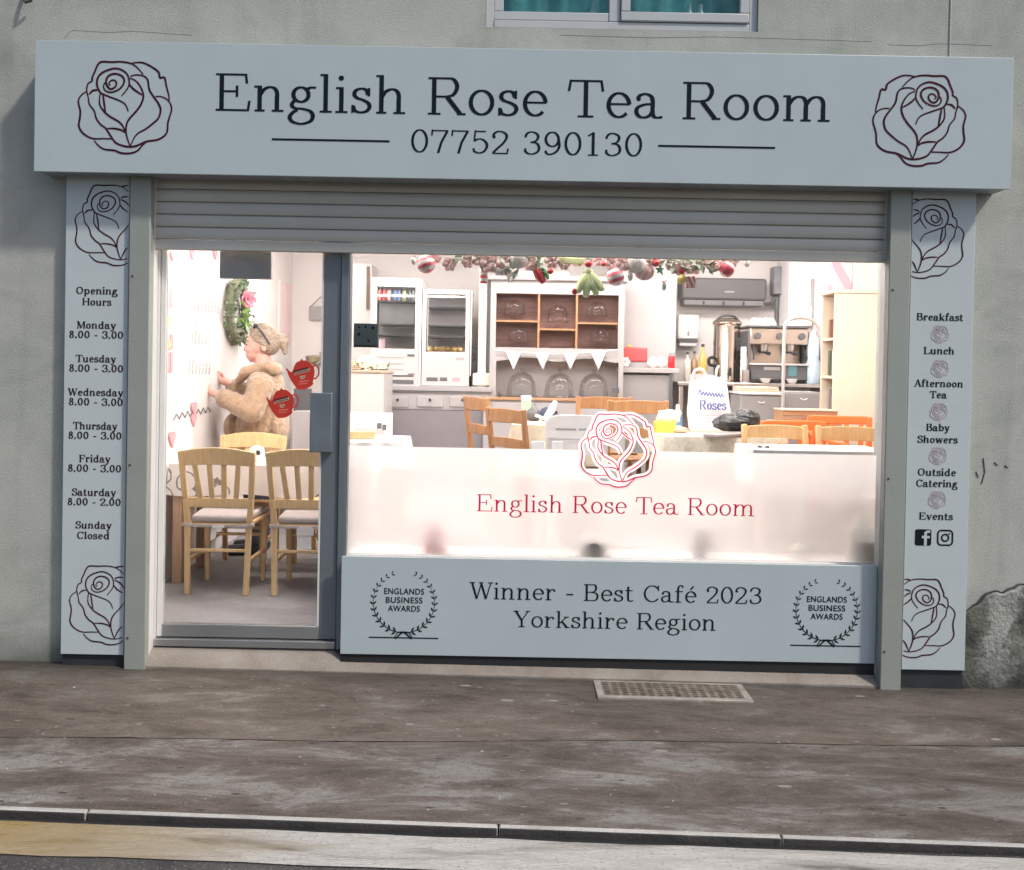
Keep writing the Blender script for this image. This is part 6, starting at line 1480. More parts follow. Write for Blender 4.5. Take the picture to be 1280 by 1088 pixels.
# sack trolley: an upside-down U of tube with crossbars
yT_ = 3.0
t = thing('sack_trolley', 'pale grey tubular sack trolley standing in front of the coffee machine', 'trolley', (ax(1002, 560, yT_), yT_, ZP))
pts = [tuple(at(978.5, 560, yT_)), tuple(at(979, 480, yT_)), tuple(at(980.5, 415, yT_)), tuple(at(984, 403, yT_)), tuple(at(993, 398, yT_)), tuple(at(1006, 398, yT_)), tuple(at(1016, 401, yT_)), tuple(at(1023, 409, yT_)), tuple(at(1026, 422, yT_)), tuple(at(1030, 480, yT_)), tuple(at(1033, 560, yT_))]
pts[0] = (pts[0][0], yT_, ZP + .10); pts[-1] = (pts[-1][0], yT_, ZP + .10)
MB().tube(smooth_path(pts, 4), .015, 10).obj('frame', mat('satin aluminium', (.66, .64, .64), .35, .4), t)
for zz in (ZP + .3, ZP + .55): MB().cyl((pts[0][0], yT_, zz), (pts[-1][0], yT_, zz), .010, n=8).obj('crossbar', MATS['satin aluminium'], t)
MB().box(pts[0][0] - .02, pts[-1][0] + .02, yT_ - .25, yT_ + .02, ZP + .005, ZP + .013).obj('toe_plate', M_steel, t)
for xx in (pts[0][0], pts[-1][0]): MB().cyl((xx - .02, yT_ + .08, ZP + .10), (xx + .02, yT_ + .08, ZP + .10), .10, n=20).obj('wheel', M_black, t)
# bookcase against the right wall
yB = 2.36
x0, x1 = ax(1042, 450, yB), XWR - .003; z1 = az(1066, 367, yB)
t = thing('bookcase', 'tall cream bookcase standing side on against the right wall', 'bookcase', ((x0 + x1) / 2, yB, ZP))
MB().box(x0, x1, yB, yB + .02, ZP, z1).obj('side_panel', M_creamy, t, bevel=.003)
MB().box(x0, x1, yB + .30, yB + .32, ZP, z1).obj('side_panel', M_creamy, t, bevel=.003)
MB().box(x1 - .02, x1 - .001, yB + .021, yB + .299, ZP, z1).obj('back_panel', M_creamy, t)
MB().box(x0 - .012, x1, yB - .012, yB + .332, z1 + .001, z1 + .03).obj('top', M_creamy, t, bevel=.004)
for zz in (.05, .38, .72, 1.06, 1.36): MB().box(x0 + .004, x1 - .021, yB + .021, yB + .299, ZP + zz, ZP + zz + .02).obj('shelf', M_creamy, t)
rnd = random.Random(31); k = 0
cl = [('brown', (.28, .14, .09)), ('grey', (.33, .31, .30)), ('cream', (.68, .58, .44)), ('dark green', (.10, .14, .10)), ('maroon', (.26, .07, .07))]
for zz, h_ in ((.74, .24), (1.08, .20), (1.38, .15), (.40, .26)):
    for j in range(2):
        nm, c_ = cl[k % 5]; yy = yB + .06 + .10 * j; b = MB(); b.box(x0 + .02, x0 + .17, yy, yy + .04, ZP + zz + .0005, ZP + zz + h_)
        sh_ = {.74: 'third', 1.08: 'second', 1.38: 'top', .40: 'fourth'}[zz]
        tag(b.obj('book', mat('book ' + nm, c_, .6), base=(x0, yy, ZP + zz), bevel=.002), f'{nm} book on the {sh_} bookcase shelf, {["nearest the window", "farther in"][j]}', 'book', 'books on the cream bookcase'); k += 1
zt = z1 + .0305
p = at(1054, 358, yB + .1); t = thing('gift_bag', 'pink and white gift bag on top of the bookcase', 'bag', (p.x, yB + .1, zt))
b = MB(); b.add([(p.x - .11, yB + .05, zt), (p.x + .05, yB + .05, zt), (p.x + .05, yB + .15, zt), (p.x - .11, yB + .15, zt), (p.x - .09, yB + .08, zt + .26), (p.x + .06, yB + .07, zt + .23), (p.x + .06, yB + .12, zt + .23), (p.x - .09, yB + .12, zt + .26)], [(3,2,1,0),(4,5,6,7),(0,1,5,4),(1,2,6,5),(2,3,7,6),(3,0,4,7)]); b.obj('body', stripes('pink white stripe', (.82, .42, .50), (.84, .76, .76), 7.0, (0, .5, 0), 0), t, bevel=.006)
MB().tube(smooth_path([(p.x - .05, yB + .08, zt + .24), (p.x - .02, yB + .08, zt + .30), (p.x + .02, yB + .08, zt + .24)], 4), .005, 6).obj('handle', M_pinkm, t)
b = MB(); q = at(1076, 350, yB + .1); b.box(q.x - .08, q.x + .09, yB + .06, yB + .24, zt, zt + .22); tag(b.obj('white_box', M_white, base=(q.x, yB + .1, zt), bevel=.004), 'plain white box on top of the bookcase beside the gift bag', 'box')

# ---- tables and chairs of the raised floor
def ladder_chair(m, h, w_=.42, cush=None):
    t = bpy.data.objects.new('ladder_back_chair', None); COL.objects.link(t)
    for sx in (-1, 1):
        b = MB(); b.bar((sx * w_ / 2, .19, 0), (sx * w_ / 2, .19, .45), .036, .034, (0, 1, 0)); b.bar((sx * w_ / 2, .19, .45), (sx * w_ / 2, .245, h), .036, .034, (0, 1, 0)); b.obj('rear_leg', m, t, bevel=.006)
        b = MB(); b.bar((sx * w_ / 2, -.19, 0), (sx * w_ / 2, -.19, .43), .036, .036, (0, 1, 0)); b.obj('front_leg', m, t, bevel=.006)
        b = MB(); b.bar((sx * w_ / 2, -.17, .2), (sx * w_ / 2, .18, .2), .02, .026); b.obj('side_stretcher', m, t, bevel=.004)
    for k, (zz, hh) in enumerate(((h - .055, .085), (h - .24, .06))):
        f = (zz - .45) / (h - .45); n = 10; vs = []
        for i in range(n + 1):
            u = -1 + 2 * i / n; y = .19 + .055 * f + .022 * (1 - u * u); up = .012 * (1 - u * u)
            vs += [(u * w_ * .5, y - .009, zz - hh / 2), (u * w_ * .5, y + .009, zz - hh / 2), (u * w_ * .5, y + .009, zz + hh / 2 + up), (u * w_ * .5, y - .009, zz + hh / 2 + up)]
        b = MB(); b.add(vs, [(i * 4 + (kk + 1) % 4, i * 4 + kk, i * 4 + 4 + kk, i * 4 + 4 + (kk + 1) % 4) for i in range(n) for kk in range(4)] + [(0, 1, 2, 3), (n * 4 + 3, n * 4 + 2, n * 4 + 1, n * 4)]); b.obj('back_rail', m, t, bevel=.004)
    MB().box(-w_ / 2 - .01, w_ / 2 + .01, -.21, .205, .43, .455).obj('seat', cush or m, t, bevel=.01)
    return t
def put(t, lab, px, y, rz, z=ZP, group=None, sc=1.0):
    tag(t, lab, 'chair', group); t.location = (ax(px, 540, y), y, z); t.rotation_euler.z = R(rz); t.scale = (sc, sc, sc); return t
GL_ = 'honey ladder back chairs around the middle tables'
c1 = ladder_chair(M_oak, .88)
put(c1, 'honey wood ladder back chair seen three quarter on beside the drawer counter', 632, 2.02, 114, group=GL_)
put(copy_tree(c1), 'honey wood ladder back chair overlapping the left corner of the cream cloth table', 667, 1.22, 125, group=GL_, sc=.95)
put(copy_tree(c1), 'honey wood ladder back chair behind the white slotted chair, before the dresser', 760, 2.30, 3, group=GL_)
put(copy_tree(c1), 'honey wood ladder back chair just behind the rose on the window glass', 786, 2.05, -172, group=GL_)
# middle table with cream cloth
y0_, y1_ = 1.25, 2.05; zt1 = ZP + .72
x0, x1 = ax(640, 540, 1.6), ax(745, 540, 1.6)
table('cafe_table', 'cafe table under a cream cloth behind the middle of the window', x0 + .02, x1 - .02, y0_ + .02, y1_ - .02, zt1 - .005, ZP, M_tableleg)
b = MB(); cloth(b, x0, x1, y0_, y1_, zt1, .28, .02); tag(b.obj('tablecloth', M_cream, base=(x0, y0_, zt1)), 'cream cloth over the table behind the ladder back chairs', 'tablecloth')
def ontab(px, y, z): return (ax(px, 520, y), y, z)
p = ontab(657.5, 1.8, zt1); t = thing('milk_carton', 'white and green milk carton on the cream middle table', 'carton', p)
MB().box(p[0] - .035, p[0] + .035, 1.77, 1.84, zt1, zt1 + .145).obj('body', stripes('carton print', (.80, .80, .78), (.42, .55, .40), 6.5, (0, 0, 0), 2), t, bevel=.004)
b = MB(); b.add([(p[0] - .035, 1.77, zt1 + .146), (p[0] + .035, 1.77, zt1 + .146), (p[0] + .035, 1.84, zt1 + .146), (p[0] - .035, 1.84, zt1 + .146), (p[0] - .035, 1.805, zt1 + .18), (p[0] + .035, 1.805, zt1 + .18)], [(3,2,1,0),(0,1,5,4),(2,3,4,5),(1,2,5),(3,0,4)]); b.obj('gable_top', M_ceram, t)
MB().box(p[0] - .002, p[0] + .025, 1.767, 1.7695, zt1 + .02, zt1 + .06).obj('label_panel', M_black, t)
rnd = random.Random(13)
def crumple(b, c, r, rnd, amp=.35, n=22, m=14):
    o = len(b.v); b.ball(c, r, n, m); c = Vector(c); ph = [(Vector((rnd.gauss(0, 1), rnd.gauss(0, 1), rnd.gauss(0, 1))).normalized() * rnd.uniform(3, 9), rnd.uniform(0, 6)) for _ in range(10)]
    for i in range(o, len(b.v)):
        d = b.v[i] - c; u = Vector((d.x / r[0], d.y / r[1], d.z / r[2])); s = sum(abs(math.sin(u.dot(q) + f)) for q, f in ph) / 10 - .55
        b.v[i] = c + d * (1 + amp * s * 2)
for px, dx, c_, lab, nm in ((667, .05, M_charc, 'crumpled dark cloth on the cream middle table beside the milk carton', 'dark_cloth'), (684, .055, mat('navy knit', (.05, .055, .10), .8, 0, .3, 30), 'navy striped glove draped on the cream middle table', 'glove')):
    p = ontab(px, 1.75, zt1); b = MB(); crumple(b, (p[0], 1.75, zt1 + .045), (dx, .05, .05), rnd); tag(b.obj(nm, c_, base=p), lab, 'cloth')
p = ontab(689, 1.70, zt1); b = MB(); b.tube([(p[0] - .04, 1.69, zt1 + .02), (p[0], 1.70, zt1 + .08), (p[0] + .03, 1.72, zt1 + .145)], [.022, .028, .016], 8); tag(b.obj('napkin', M_ceram, base=p), 'rolled white napkin leaning among the cloths on the cream middle table', 'napkin')
p = ontab(678, 1.62, zt1); b = MB(); b.bar((p[0] - .05, 1.60, zt1 + .05), (p[0] + .05, 1.58, zt1 + .012), .03, .02); tag(b.obj('napkin', M_ceram, base=p, bevel=.004), 'folded white napkin lying below the navy glove on the cream middle table', 'napkin')
p = ontab(708, 1.75, zt1); tag(MB().lathe(p, [(.03, 0), (.045, .02), (.05, .05), (.046, .05), (.0, .01)], 16).obj('clay_pot', mat('blush clay', (.62, .45, .38), .7), base=p), 'small blush pot on the cream middle table by the slotted chair', 'pot')
# white slotted chair
y_ = 1.02
x0, x1, z0, z1 = pr(682, 762, 519, 545, y_)
t = thing('white_slotted_chair', 'white painted chair with a slotted curved back left of the window rose', 'chair', ((x0 + x1) / 2, y_, ZP))
b = MB(); xs_ = (x0 + x1) / 2
b.plate([(x0, z0 - .02), (x1, z0 - .02), (x1, z1 - .05)] + [(x1 - .03 - (x1 - x0 - .06) * i / 8, z1 - .012 + .012 * math.sin(math.pi * i / 8)) for i in range(9)] + [(x0, z1 - .05)], y_, .024); b.obj('crest', M_white, t, bevel=.005)
for q in (.16, .52): MB().box(x0 + (x1 - x0) * q, x0 + (x1 - x0) * (q + .32), y_ - .003, y_ - .0005, z0 + .035, z0 + .046).obj('slot', M_greyp, t)
MB().box(x0 + .01, x1 - .01, y_ + .002, y_ + .022, z0 - .13, z0 - .021).obj('back_panel', mat('grey white panel', (.58, .55, .54), .5), t, bevel=.003)
MB().box(x0, x1, y_ - .42, y_ - .004, ZP + .42, ZP + .46).obj('seat', M_white, t, bevel=.008)
for xx in (x0 + .025, x1 - .025):
    MB().box(xx - .02, xx + .02, y_, y_ + .04, ZP, z0 - .131).obj('rear_leg', M_white, t, bevel=.004); MB().box(xx - .02, xx + .02, y_ - .41, y_ - .37, ZP, ZP + .419).obj('front_leg', M_white, t, bevel=.004)
# right table with bags
y0_, y1_ = 1.15, 2.0; zt2 = az(880, 541, 1.6)
x0, x1 = ax(818, 540, 1.6), ax(962, 540, 1.6)
table('cafe_table', 'cafe table under a mottled cream cloth piled with bags', x0 + .02, x1 - .02, y0_ + .02, y1_ - .02, zt2 - .005, ZP, M_tableleg)
b = MB(); cloth(b, x0, x1, y0_, y1_, zt2, .14, .012); tag(b.obj('tablecloth', mat('mottled cream cloth', (.66, .61, .50), .9, 0, .16, 30, .2, 200), base=(x0, y0_, zt2)), 'mottled cream cloth over the table piled with bags', 'tablecloth')
p = ontab(832, 1.55, zt2); t = thing('tissue_box', 'yellow tissue box with a white tissue pulled up', 'tissue box', p)
MB().box(p[0] - .075, p[0] + .065, 1.50, 1.62, zt2, zt2 + .075).obj('box', mat('yellow card', (.80, .60, .10), .5, 0, .06), t, bevel=.004)
b = MB(); crumple(b, (p[0] + .02, 1.56, zt2 + .105), (.075, .035, .05), rnd, .5); b.obj('tissue', M_ceram, t)
p = ontab(847, 1.85, zt2); t = thing('spray_bottle', 'white bottle with a blue label behind the tissue box', 'bottle', p)
MB().lathe(p, [(.028, 0), (.03, .005), (.03, .06), (.030, .13), (.015, .15), (.013, .185), (0, .186)], 16).obj('body', M_ceram, t); MB().lathe((p[0], p[1], p[2] + .035), [(.0308, 0), (.0308, .08)], 16).obj('label', mat('blue label', (.10, .28, .55), .5), t)
p = ontab(852, 1.5, zt2); b = MB(); crumple(b, (p[0], 1.5, zt2 + .02), (.05, .04, .022), rnd); tag(b.obj('bread_roll', mat('pale crust', (.66, .46, .33), .7, 0, .2, 30), base=p), 'small pale bread roll between the tissue box and the shopping bag', 'bread roll')
# shopping bag
x0, x1, z0, z1 = pr(862, 913, 470, 533, 1.62); zb = zt2
t = thing('shopping_bag', 'white plastic shopping bag with blue handwriting standing on the table', 'bag', ((x0 + x1) / 2, 1.62, zb))
b = MB(); n, m_ = 28, 14; vs = []
for j in range(m_ + 1):
    v = j / m_; z = zb + (z1 - zb) * v
    for i in range(n):
        a = 2 * math.pi * i / n; hw = (x1 - x0) / 2 * (1 - .16 * v * v + .05 * math.sin(3.1 * v)); hd = .085 * (1 - .55 * v)
        cx_ = (x0 + x1) / 2 + .01 - .022 * v; s_ = lambda q: math.copysign(abs(q) ** .55, q)
        wr = 1 + .035 * math.sin(7 * a + 9 * v) * math.sin(5 * v + a)
        vs.append((cx_ + s_(math.cos(a)) * hw * wr, 1.66 + s_(math.sin(a)) * hd * wr, z + (.014 * math.sin(a * 3 + 1) if j == m_ else 0)))
b.add(vs, [(j * n + i, j * n + (i + 1) % n, (j + 1) * n + (i + 1) % n, (j + 1) * n + i) for j in range(m_) for i in range(n)] + [tuple(range(n))[::-1]])
o = b.obj('body', mat('white polythene', (.82, .78, .78), .4, 0, .04, 12, .5, 40), t, angle=180)
xc = (x0 + x1) / 2
MB().tube(smooth_path([(x0 + .02, 1.62, z1 - .02), (x0 + .03, 1.61, z1 + .03), (x0 + .07, 1.60, z1 + .045), (x0 + .10, 1.61, z1 + .02), (x0 + .11, 1.62, z1 - .02)], 5), [.011] * 21, 8).obj('handle', MATS['white polythene'], t)
MB().tube(smooth_path([(x1 - .10, 1.66, z1 - .02), (x1 - .09, 1.66, z1 + .05), (x1 - .075, 1.66, z1 + .07)], 5), .009, 8).obj('handle', MATS['white polythene'], t)
m_bl = mat('blue handwriting', (.10, .14, .42), .6)
yb = 1.62 - .052
b = MB(); q0 = at(873, 493, yb); b.tube(smooth_path([(q0.x + .011 * i, yb - .004, q0.z - .001 * i + (.022 if i % 2 else -.004) * (1.5 if i in (1,) else 1)) for i in range(17)], 4), .004, 5); b.obj('bag_script', m_bl, t)
words('bag_lettering', 'Roses', ax(874, 512, yb - .012), az(874, 512, yb - .012), .065, yb - .022, m_bl, t, 33 / ppm(yb), True)
for k, (pa, pb, py) in enumerate(((877, 902, 519), (876, 906, 523), (879, 904, 527))):
    q0, q1 = at(pa, py, yb - .025), at(pb, py + .5, yb - .025); b = MB(); b.ribbon([(q0.x, q0.z), (q1.x, q1.z)], .006, yb - .032); b.obj('bag_rule', mat('pink rule', (.70, .50, .54), .6), t)
# black bin bag on a grey board
t_b = ontab(918, 1.35, zt2); b = MB(); b.bar((ax(888, 556, 1.1), 1.10, zt2 + .012), (ax(962, 540, 1.45), 1.45, zt2 + .030), .14, .022)
tag(b.obj('grey_board', mat('grey brown board', (.33, .29, .28), .6, 0, .1), base=(t_b[0], 1.2, zt2), bevel=.006), 'long grey board lying under the black bin bag', 'board')
b = MB(); p = ontab(921, 1.38, zt2); crumple(b, (p[0] + .0, 1.38, zt2 + .085), (.145, .11, .062), rnd, .30, 40, 26); crumple(b, (p[0] + .06, 1.36, zt2 + .12), (.085, .08, .055), rnd, .32, 32, 20)
o = b.obj('bin_bag', mat('black polythene', (.018, .018, .02), .22, 0, .1, 10, .9, 30), base=p, angle=180); tag(o, 'crumpled shiny black bin bag on the table by the light wood chairs', 'bin bag')
rm = o.modifiers.new('union', 'REMESH'); rm.mode = 'VOXEL'; rm.voxel_size = .006
b = MB(); p = ontab(912, 1.75, zt2); crumple(b, (p[0], 1.75, zt2 + .055), (.055, .05, .06), rnd, .35); tag(b.obj('clear_bag', mat('clear crumpled film', (.50, .49, .48), .2), base=p), 'crumpled grey clear bag between the shopping bag and the bin bag', 'bag')
# front right table with white cloth, two light chairs, two orange chairs, wooden crate
x0, x1 = ax(930, 560, .7), ax(1104, 560, .7); zt3 = az(1010, 556, .95)
table('window_table', 'low table under a bright white cloth at the right end of the window', x0 + .02, x1 - .05, .47, .93, zt3 - .005, ZP, M_tableleg)
b = MB(); cloth(b, x0, x1 - .03, .465, .94, zt3, .2, .008); tag(b.obj('tablecloth', M_whitecl, base=(x0, .5, zt3)), 'bright white cloth over the low table at the right end of the window', 'tablecloth')
q = ontab(917, .80, zt3); b = MB(); b.box(ax(910, 560, .7), ax(927, 560, .7), .60, .80, zt3 - .03, zt3 + .012)
b = MB(); b.box(ax(940, 560, .7), ax(958, 560, .7), .62, .80, zt3 + .0005, zt3 + .012)
tag(b.obj('checked_card', stripes('dark check', (.78, .76, .74), (.10, .09, .10), 22.0, (0, 0, .0), 0), base=(ax(948, 560, .7), .7, zt3), bevel=.002), 'dark checked card lying on the left end of the bright white cloth', 'card')
GW = 'light wood chairs at the low window table'
w1 = ladder_chair(M_beech2, .76, .40)
put(w1, 'light wood chair with its top rail before the black bin bag', 981, .93, 0, group=GW); w1.location.z = az(950, 531, 1.16) - .76
w2 = copy_tree(w1); put(w2, 'light wood chair at the far right end of the window before the bookcase', 1077, .93, 0, z=w1.location.z, group=GW)
def orange_chair(h):
    t = bpy.data.objects.new('orange_slat_chair', None); COL.objects.link(t)
    for sx in (-1, 1):
        b = MB(); b.bar((sx * .21, .18, 0), (sx * .21, .22, h), .04, .035, (0, 1, 0)); b.obj('rear_leg', M_orange, t, bevel=.006)
        b = MB(); b.bar((sx * .21, -.18, 0), (sx * .21, -.18, h - .14), .04, .035, (0, 1, 0)); b.obj('front_leg', M_orange, t, bevel=.006)
        b = MB(); b.bar((sx * .21, -.195, h - .135), (sx * .21, .20, h - .12), .045, .025); b.obj('arm', M_orange, t, bevel=.006)
    MB().box(-.20, .20, .205, .228, h - .055, h + .005).obj('top_rail', M_orange, t, bevel=.006)
    MB().box(-.19, .19, .195, .215, h - .26, h - .22).obj('lower_rail', M_orange, t, bevel=.004)
    for k in range(4): MB().box(-.15 + .1 * k - .018, -.15 + .1 * k + .018, .203, .217, h - .219, h - .056).obj('slat', M_orange, t, bevel=.003)
    MB().box(-.20, .20, -.19, .18, .40, .43).obj('seat', M_orange, t, bevel=.008)
    return t
o1 = orange_chair(.78); put(o1, 'bright orange slatted chair partly behind the wooden crate', 1006, 1.30, 4, group='orange chairs by the bookcase'); o1.location.z = az(1000, 527, 1.52) - .78
o2 = copy_tree(o1); put(o2, 'bright orange slatted chair in front of the cream bookcase', 1058, 1.62, -6, z=az(1060, 521, 1.84) - .78, group='orange chairs by the bookcase')
x0, x1, z0, z1 = pr(979, 1047, 514, 528, 1.95)
t = thing('back_table', 'dark wooden stand table behind the orange chairs', 'table', ((x0 + x1) / 2, 2.1, ZP))
MB().box(x0 - .05, x1 + .02, 1.90, 2.25, z0 - .03, z0 - .001).obj('tabletop', M_tableleg, t, bevel=.004)
for xx in (x0, x1 - .03):
    for yy in (1.93, 2.22): MB().box(xx - .02, xx + .02, yy - .02, yy + .02, ZP, z0 - .031).obj('leg', M_tableleg, t)
t = thing('wooden_crate', 'shallow brown wooden crate with a pale rim behind the orange chair', 'crate', ((x0 + x1) / 2, 2.05, z0))
m_cr = wood('crate wood', (.46, .27, .15), (.36, .19, .10), .6, 'X')
for k in range(2): MB().box(x0, x1, 1.95, 1.965, z0 + .043 * k, z0 + .043 * k + .038).obj('board', m_cr, t, bevel=.003)
for xx in (x0, x1 - .015): MB().box(xx, xx + .015, 1.966, 2.2, z0, z0 + .08).obj('end_board', m_cr, t, bevel=.003)
MB().box(x0 - .005, x1 + .005, 1.945, 2.21, z0 + .0815, z0 + .092).obj('rim', mat('pale crate rim', (.72, .55, .38), .6), t, bevel=.003)

# ---- ornaments on the window ledge, hazy behind the frosted band
zl = .6155
def ledge(px, y=.185): return (ax(px, 690, y), y, zl)
p = ledge(544); t = thing('pink_vase', 'pink vase on the window ledge behind the frosted film', 'vase', p); MB().lathe(p, [(.05, 0), (.062, .02), (.060, .10), (.035, .14), (.045, .165)], 20).obj('body', mat('rose pink glaze', (.72, .22, .24), .3), t)
p = ledge(741); t = thing('ledge_teapot', 'pale china teapot on the window ledge behind the frosted film', 'teapot', p)
MB().lathe(p, [(.05, 0), (.085, .04), (.088, .08), (.05, .125), (.015, .14), (.015, .155), (0, .16)], 22).obj('pot', mat('grey glaze', (.42, .40, .36), .3, 0, .2), t); MB().tube([(p[0] + .08, p[1], zl + .06), (p[0] + .12, p[1], zl + .09), (p[0] + .135, p[1], zl + .13)], [.018, .013, .010], 8).obj('spout', MATS['grey glaze'], t); MB().tube(smooth_path([(p[0] - .08, p[1], zl + .10), (p[0] - .125, p[1], zl + .10), (p[0] - .12, p[1], zl + .04), (p[0] - .082, p[1], zl + .04)], 4), .009, 8).obj('handle', MATS['grey glaze'], t)
p = ledge(873); t = thing('ledge_jug', 'slim grey jug on the window ledge behind the frosted film', 'jug', p); MB().lathe(p, [(.03, 0), (.045, .03), (.04, .10), (.028, .15), (.05, .19)], 18).obj('body', mat('dim grey glaze', (.34, .32, .33), .4), t)
p = ledge(997); t = thing('ledge_sugar_bowl', 'small lidded cream bowl on the window ledge behind the frosted film', 'bowl', p); MB().lathe(p, [(.035, 0), (.05, .03), (.048, .06), (.02, .085), (0, .095)], 18).obj('body', mat('tan glaze', (.52, .45, .33), .4), t)
p = ledge(1073, .19); t = thing('ledge_lantern', 'square olive lantern on the window ledge behind the frosted film', 'lantern', p); MB().box(p[0] - .065, p[0] + .065, .135, .245, zl, zl + .19).obj('body', mat('olive card', (.50, .46, .34), .6), t, bevel=.006); MB().cyl((p[0], .19, zl + .191), (p[0], .19, zl + .27), .05, .008, 8).obj('cap', MATS['olive card'], t)
for k, (px0, px1, py) in enumerate(((664, 681, 552), (690, 703, 552))):
    x0, x1, z0, z1 = pr(px0, px1, py, 600, .36); b = MB(); b.add([(x0, .32, z1 - .09), (x1, .32, z1 - .09), (x1, .44, z1 - .09), (x0, .44, z1 - .09), (x0, .375, z1), (x1, .375, z1), (x1, .385, z1), (x0, .385, z1)], [(3,2,1,0),(4,5,6,7),(0,1,5,4),(1,2,6,5),(2,3,7,6),(3,0,4,7)]); b.box(x0 + .01, x1 - .01, .36, .40, .6005, z1 - .0905)
    tag(b.obj('menu_holder', M_ceram, base=(x0, .36, ZP + .05), bevel=.004), ['wider white menu card peeping over the frosted film', 'narrower white menu card peeping over the frosted film'][k], 'menu card')

# ---- christmas garland along the top of the window
yG = .24
t = thing('christmas_garland', 'christmas garland of roses, baubles and greenery along the top of the window', 'garland', (ax(725, 320, yG), yG, az(725, 310, yG)))
def gp(px, py, dy=0.0): p = at(px, py, yG); return Vector((p.x, yG + dy, p.z))
MB().tube(smooth_path([tuple(gp(510, 312)), tuple(gp(620, 317)), tuple(gp(725, 315)), tuple(gp(830, 319)), tuple(gp(945, 318))], 8), .012, 6).obj('cord', M_leafd, t)
rnd = random.Random(17)
b = MB()
for px, py, n, s in ((577, 322, 14, .07), (602, 322, 14, .07), (631, 330, 22, .08), (640, 337, 10, .07), (672, 330, 26, .075), (680, 336, 10, .06), (770, 322, 12, .06), (850, 327, 24, .08), (876, 329, 20, .08), (868, 322, 14, .07), (830, 326, 16, .07), (610, 318, 18, .07), (700, 318, 20, .07), (755, 319, 14, .07), (900, 320, 16, .07)):
    leaves(b, gp(px, py), (.022, .02, .016), int(n * .65), s * .9, rnd)
b.obj('greenery', [mat('dusty spruce', (.38, .44, .35), .7, 0, .35, 40)], t, smooth=False)
m_pr = mat('dusty pink silk', (.93, .70, .69), .7, 0, .08, 40); m_sw = stripes('candy swirl', (.82, .76, .74), (.70, .10, .14), 26.0, (0, .35, 0), 2)
for px, py, r in ((562, 330, .042), (585, 327, .040), (613, 330, .058), (625, 337, .040), (663, 328, .048), (690, 327, .045), (764, 330, .045), (778, 331, .045), (850, 337, .04), (868, 334, .045), (893, 328, .045), (915, 326, .04), (838, 332, .035), (545, 322, .035), (598, 325, .04), (705, 331, .035), (722, 325, .04), (748, 326, .035), (815, 326, .04), (880, 325, .04), (636, 322, .04)):
    b = MB(); flower(b, gp(px, py, rnd.uniform(-.03, .02)), r, (rnd.uniform(-.3, .3), -1, rnd.uniform(-.5, .1)), rnd, 3); b.obj('silk_rose', m_pr, t)
for px, py, r in ((533, 331, .052), (769, 347, .050)):
    b = MB(); b.ball(gp(px, py, -.02), r, 22, 16, Matrix.Rotation(.25, 3, 'Y')); b.obj('striped_bauble', m_sw, t)
b = MB(); b.ball(gp(805, 340, -.01), (.058, .03, .05), 18, 12); b.obj('candy_swirl', stripes('pink swirl', (.80, .62, .60), (.78, .40, .42), 30.0, (0, -.5, 0), 0), t)
for px, py in ((648, 325), (794, 331)):
    b = MB(); b.ball(gp(px, py, -.03), (.054, .03, .054), 20, 14); o = b.obj('white_disc', M_ceram, t)
    b = MB()
    for k in range(8): a = k * .785; q = gp(px, py, -.06); b.ball(q + Vector((.026 * math.cos(a), .0, .026 * math.sin(a))), .0035, 6, 5)
    b.obj('speckle', M_greyp, o)
for px, py, rx, rz in ((517, 327, .014, .024), (622, 339, .014, .022), (787, 346, .015, .028), (829, 358, .014, .028), (859, 337, .016, .030), (932, 330, .016, .022), (636, 348, .010, .028)):
    b = MB(); b.ball(gp(px, py, -.03), (rx, .014, rz), 12, 10, Matrix.Rotation(rnd.uniform(-.4, .4), 3, 'Y')); o = b.obj('candy_drop', M_ceram, t)
    b = MB(); q = gp(px, py, -.03); b.tube([(q.x + rx * 1.02 * math.cos(a * .52), q.y - .004, q.z + rz * .55 + .001 * a) for a in range(6, 13)], .003, 5); b.obj('red_band', M_redm, o)
for px, py, r in ((688, 340, .017), (718, 365, .018), (819, 330, .02), (735, 331, .02), (851, 340, .016), (754, 331, .015)):
    b = MB(); b.ball(gp(px, py, -.03), r, 14, 10); b.obj('red_bauble', M_redm, t)
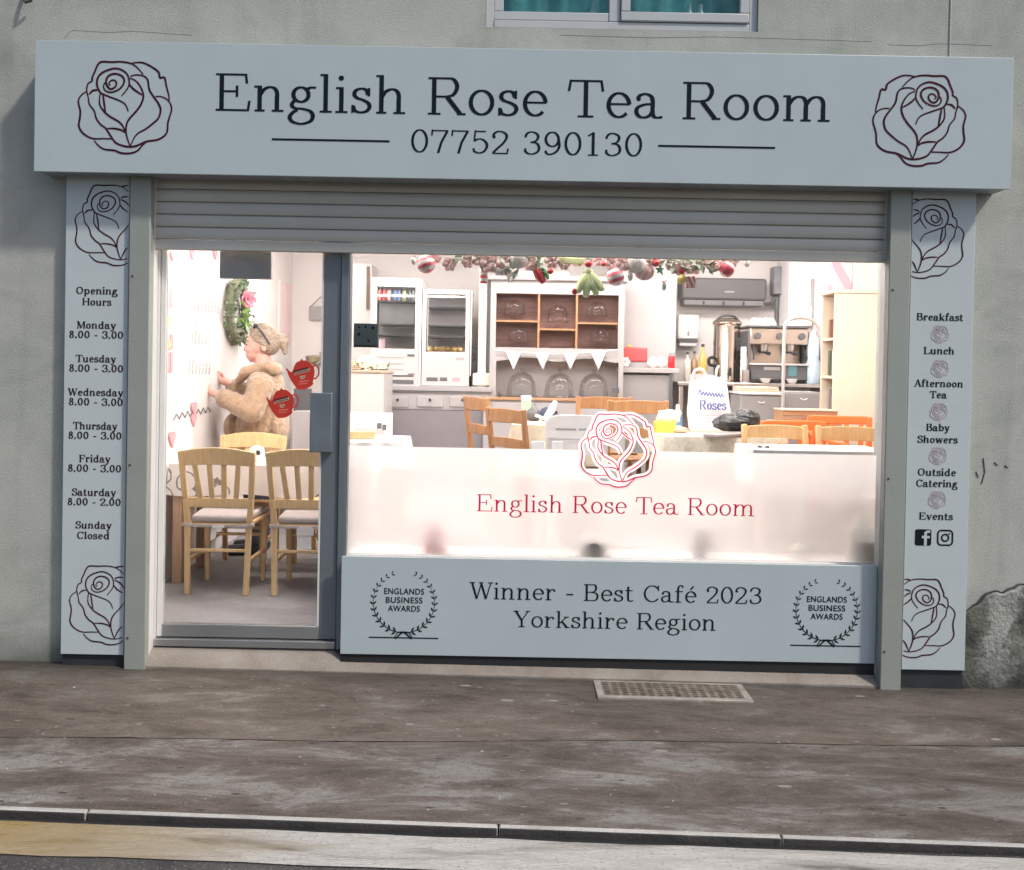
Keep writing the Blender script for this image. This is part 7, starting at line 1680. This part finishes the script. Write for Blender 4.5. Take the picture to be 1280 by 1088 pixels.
b = MB(); b.ball(gp(907, 338, -.03), .043, 20, 14); b.obj('two_tone_bauble', stripes('red cream half', (.78, .70, .62), (.66, .06, .12), 9.0, (0, .9, 0), 0), t)
b = MB(); b.ball(gp(851, 350, -.03), .028, 14, 10); b.obj('yellow_bauble', mat('yellow gloss', (.78, .62, .20), .3), t)
b = MB(); q = gp(862, 353, -.03); b.box(q.x - .025, q.x + .025, q.y - .02, q.y + .02, q.z - .035, q.z + .03); b.obj('gift_parcel', stripes('parcel stripe', (.78, .66, .60), (.72, .14, .12), 38.0, (0, .4, 0), 0), t, bevel=.004)
b = MB(); q = gp(605, 347, -.02); b.cyl((q.x, q.y, q.z - .035), (q.x, q.y, q.z + .03), .022, n=14); b.obj('candle_stick', stripes('candle stripe', (.80, .72, .70), (.72, .08, .08), 30.0, (0, 0, 0), 2), t)
b = MB(); b.tube([gp(670, 338, -.03), gp(674, 346, -.03), gp(680, 354, -.03)], [.024, .028, .018], 10); o = b.obj('strawberry_stocking', M_redm, t)
b = MB(); b.tube([gp(676, 336, -.035), gp(683, 344, -.035), gp(685, 350, -.035)], [.012, .014, .008], 8); b.obj('green_trim', mat('bright green', (.14, .42, .12), .5), o)
b = MB(); b.bar(gp(697, 326, -.02), gp(730, 327.5, -.02), .02, .035); b.obj('lime_bar', M_lime, t, bevel=.005)
for k, (a0, a1) in enumerate(((( 734, 343), (722, 364)), ((735, 343), (732, 369)), ((736, 343), (744, 366)), ((736, 342), (751, 361)))):
    pa, pb = gp(*a0, -.02), gp(*a1, -.03); b = MB(); b.tube([pa, pa.lerp(pb, .5), pb], [.018, .030, .018], 10); b.ball(pb, .019, 10, 8); b.obj('lime_ribbon', M_lime, t)
b = MB(); b.ball(gp(735, 341, -.02), (.03, .02, .022), 12, 8); b.obj('lime_knot', mat('pale lime', (.76, .80, .50), .7), t)
b = MB(); q = gp(824, 338, -.03)
b.plate([(q.x + (.030 if i % 2 == 0 else .013) * math.sin(i * math.pi / 5), q.z + (.030 if i % 2 == 0 else .013) * math.cos(i * math.pi / 5)) for i in range(10)][::-1], q.y, .012); b.obj('green_star', mat('star green', (.12, .30, .16), .5), t)
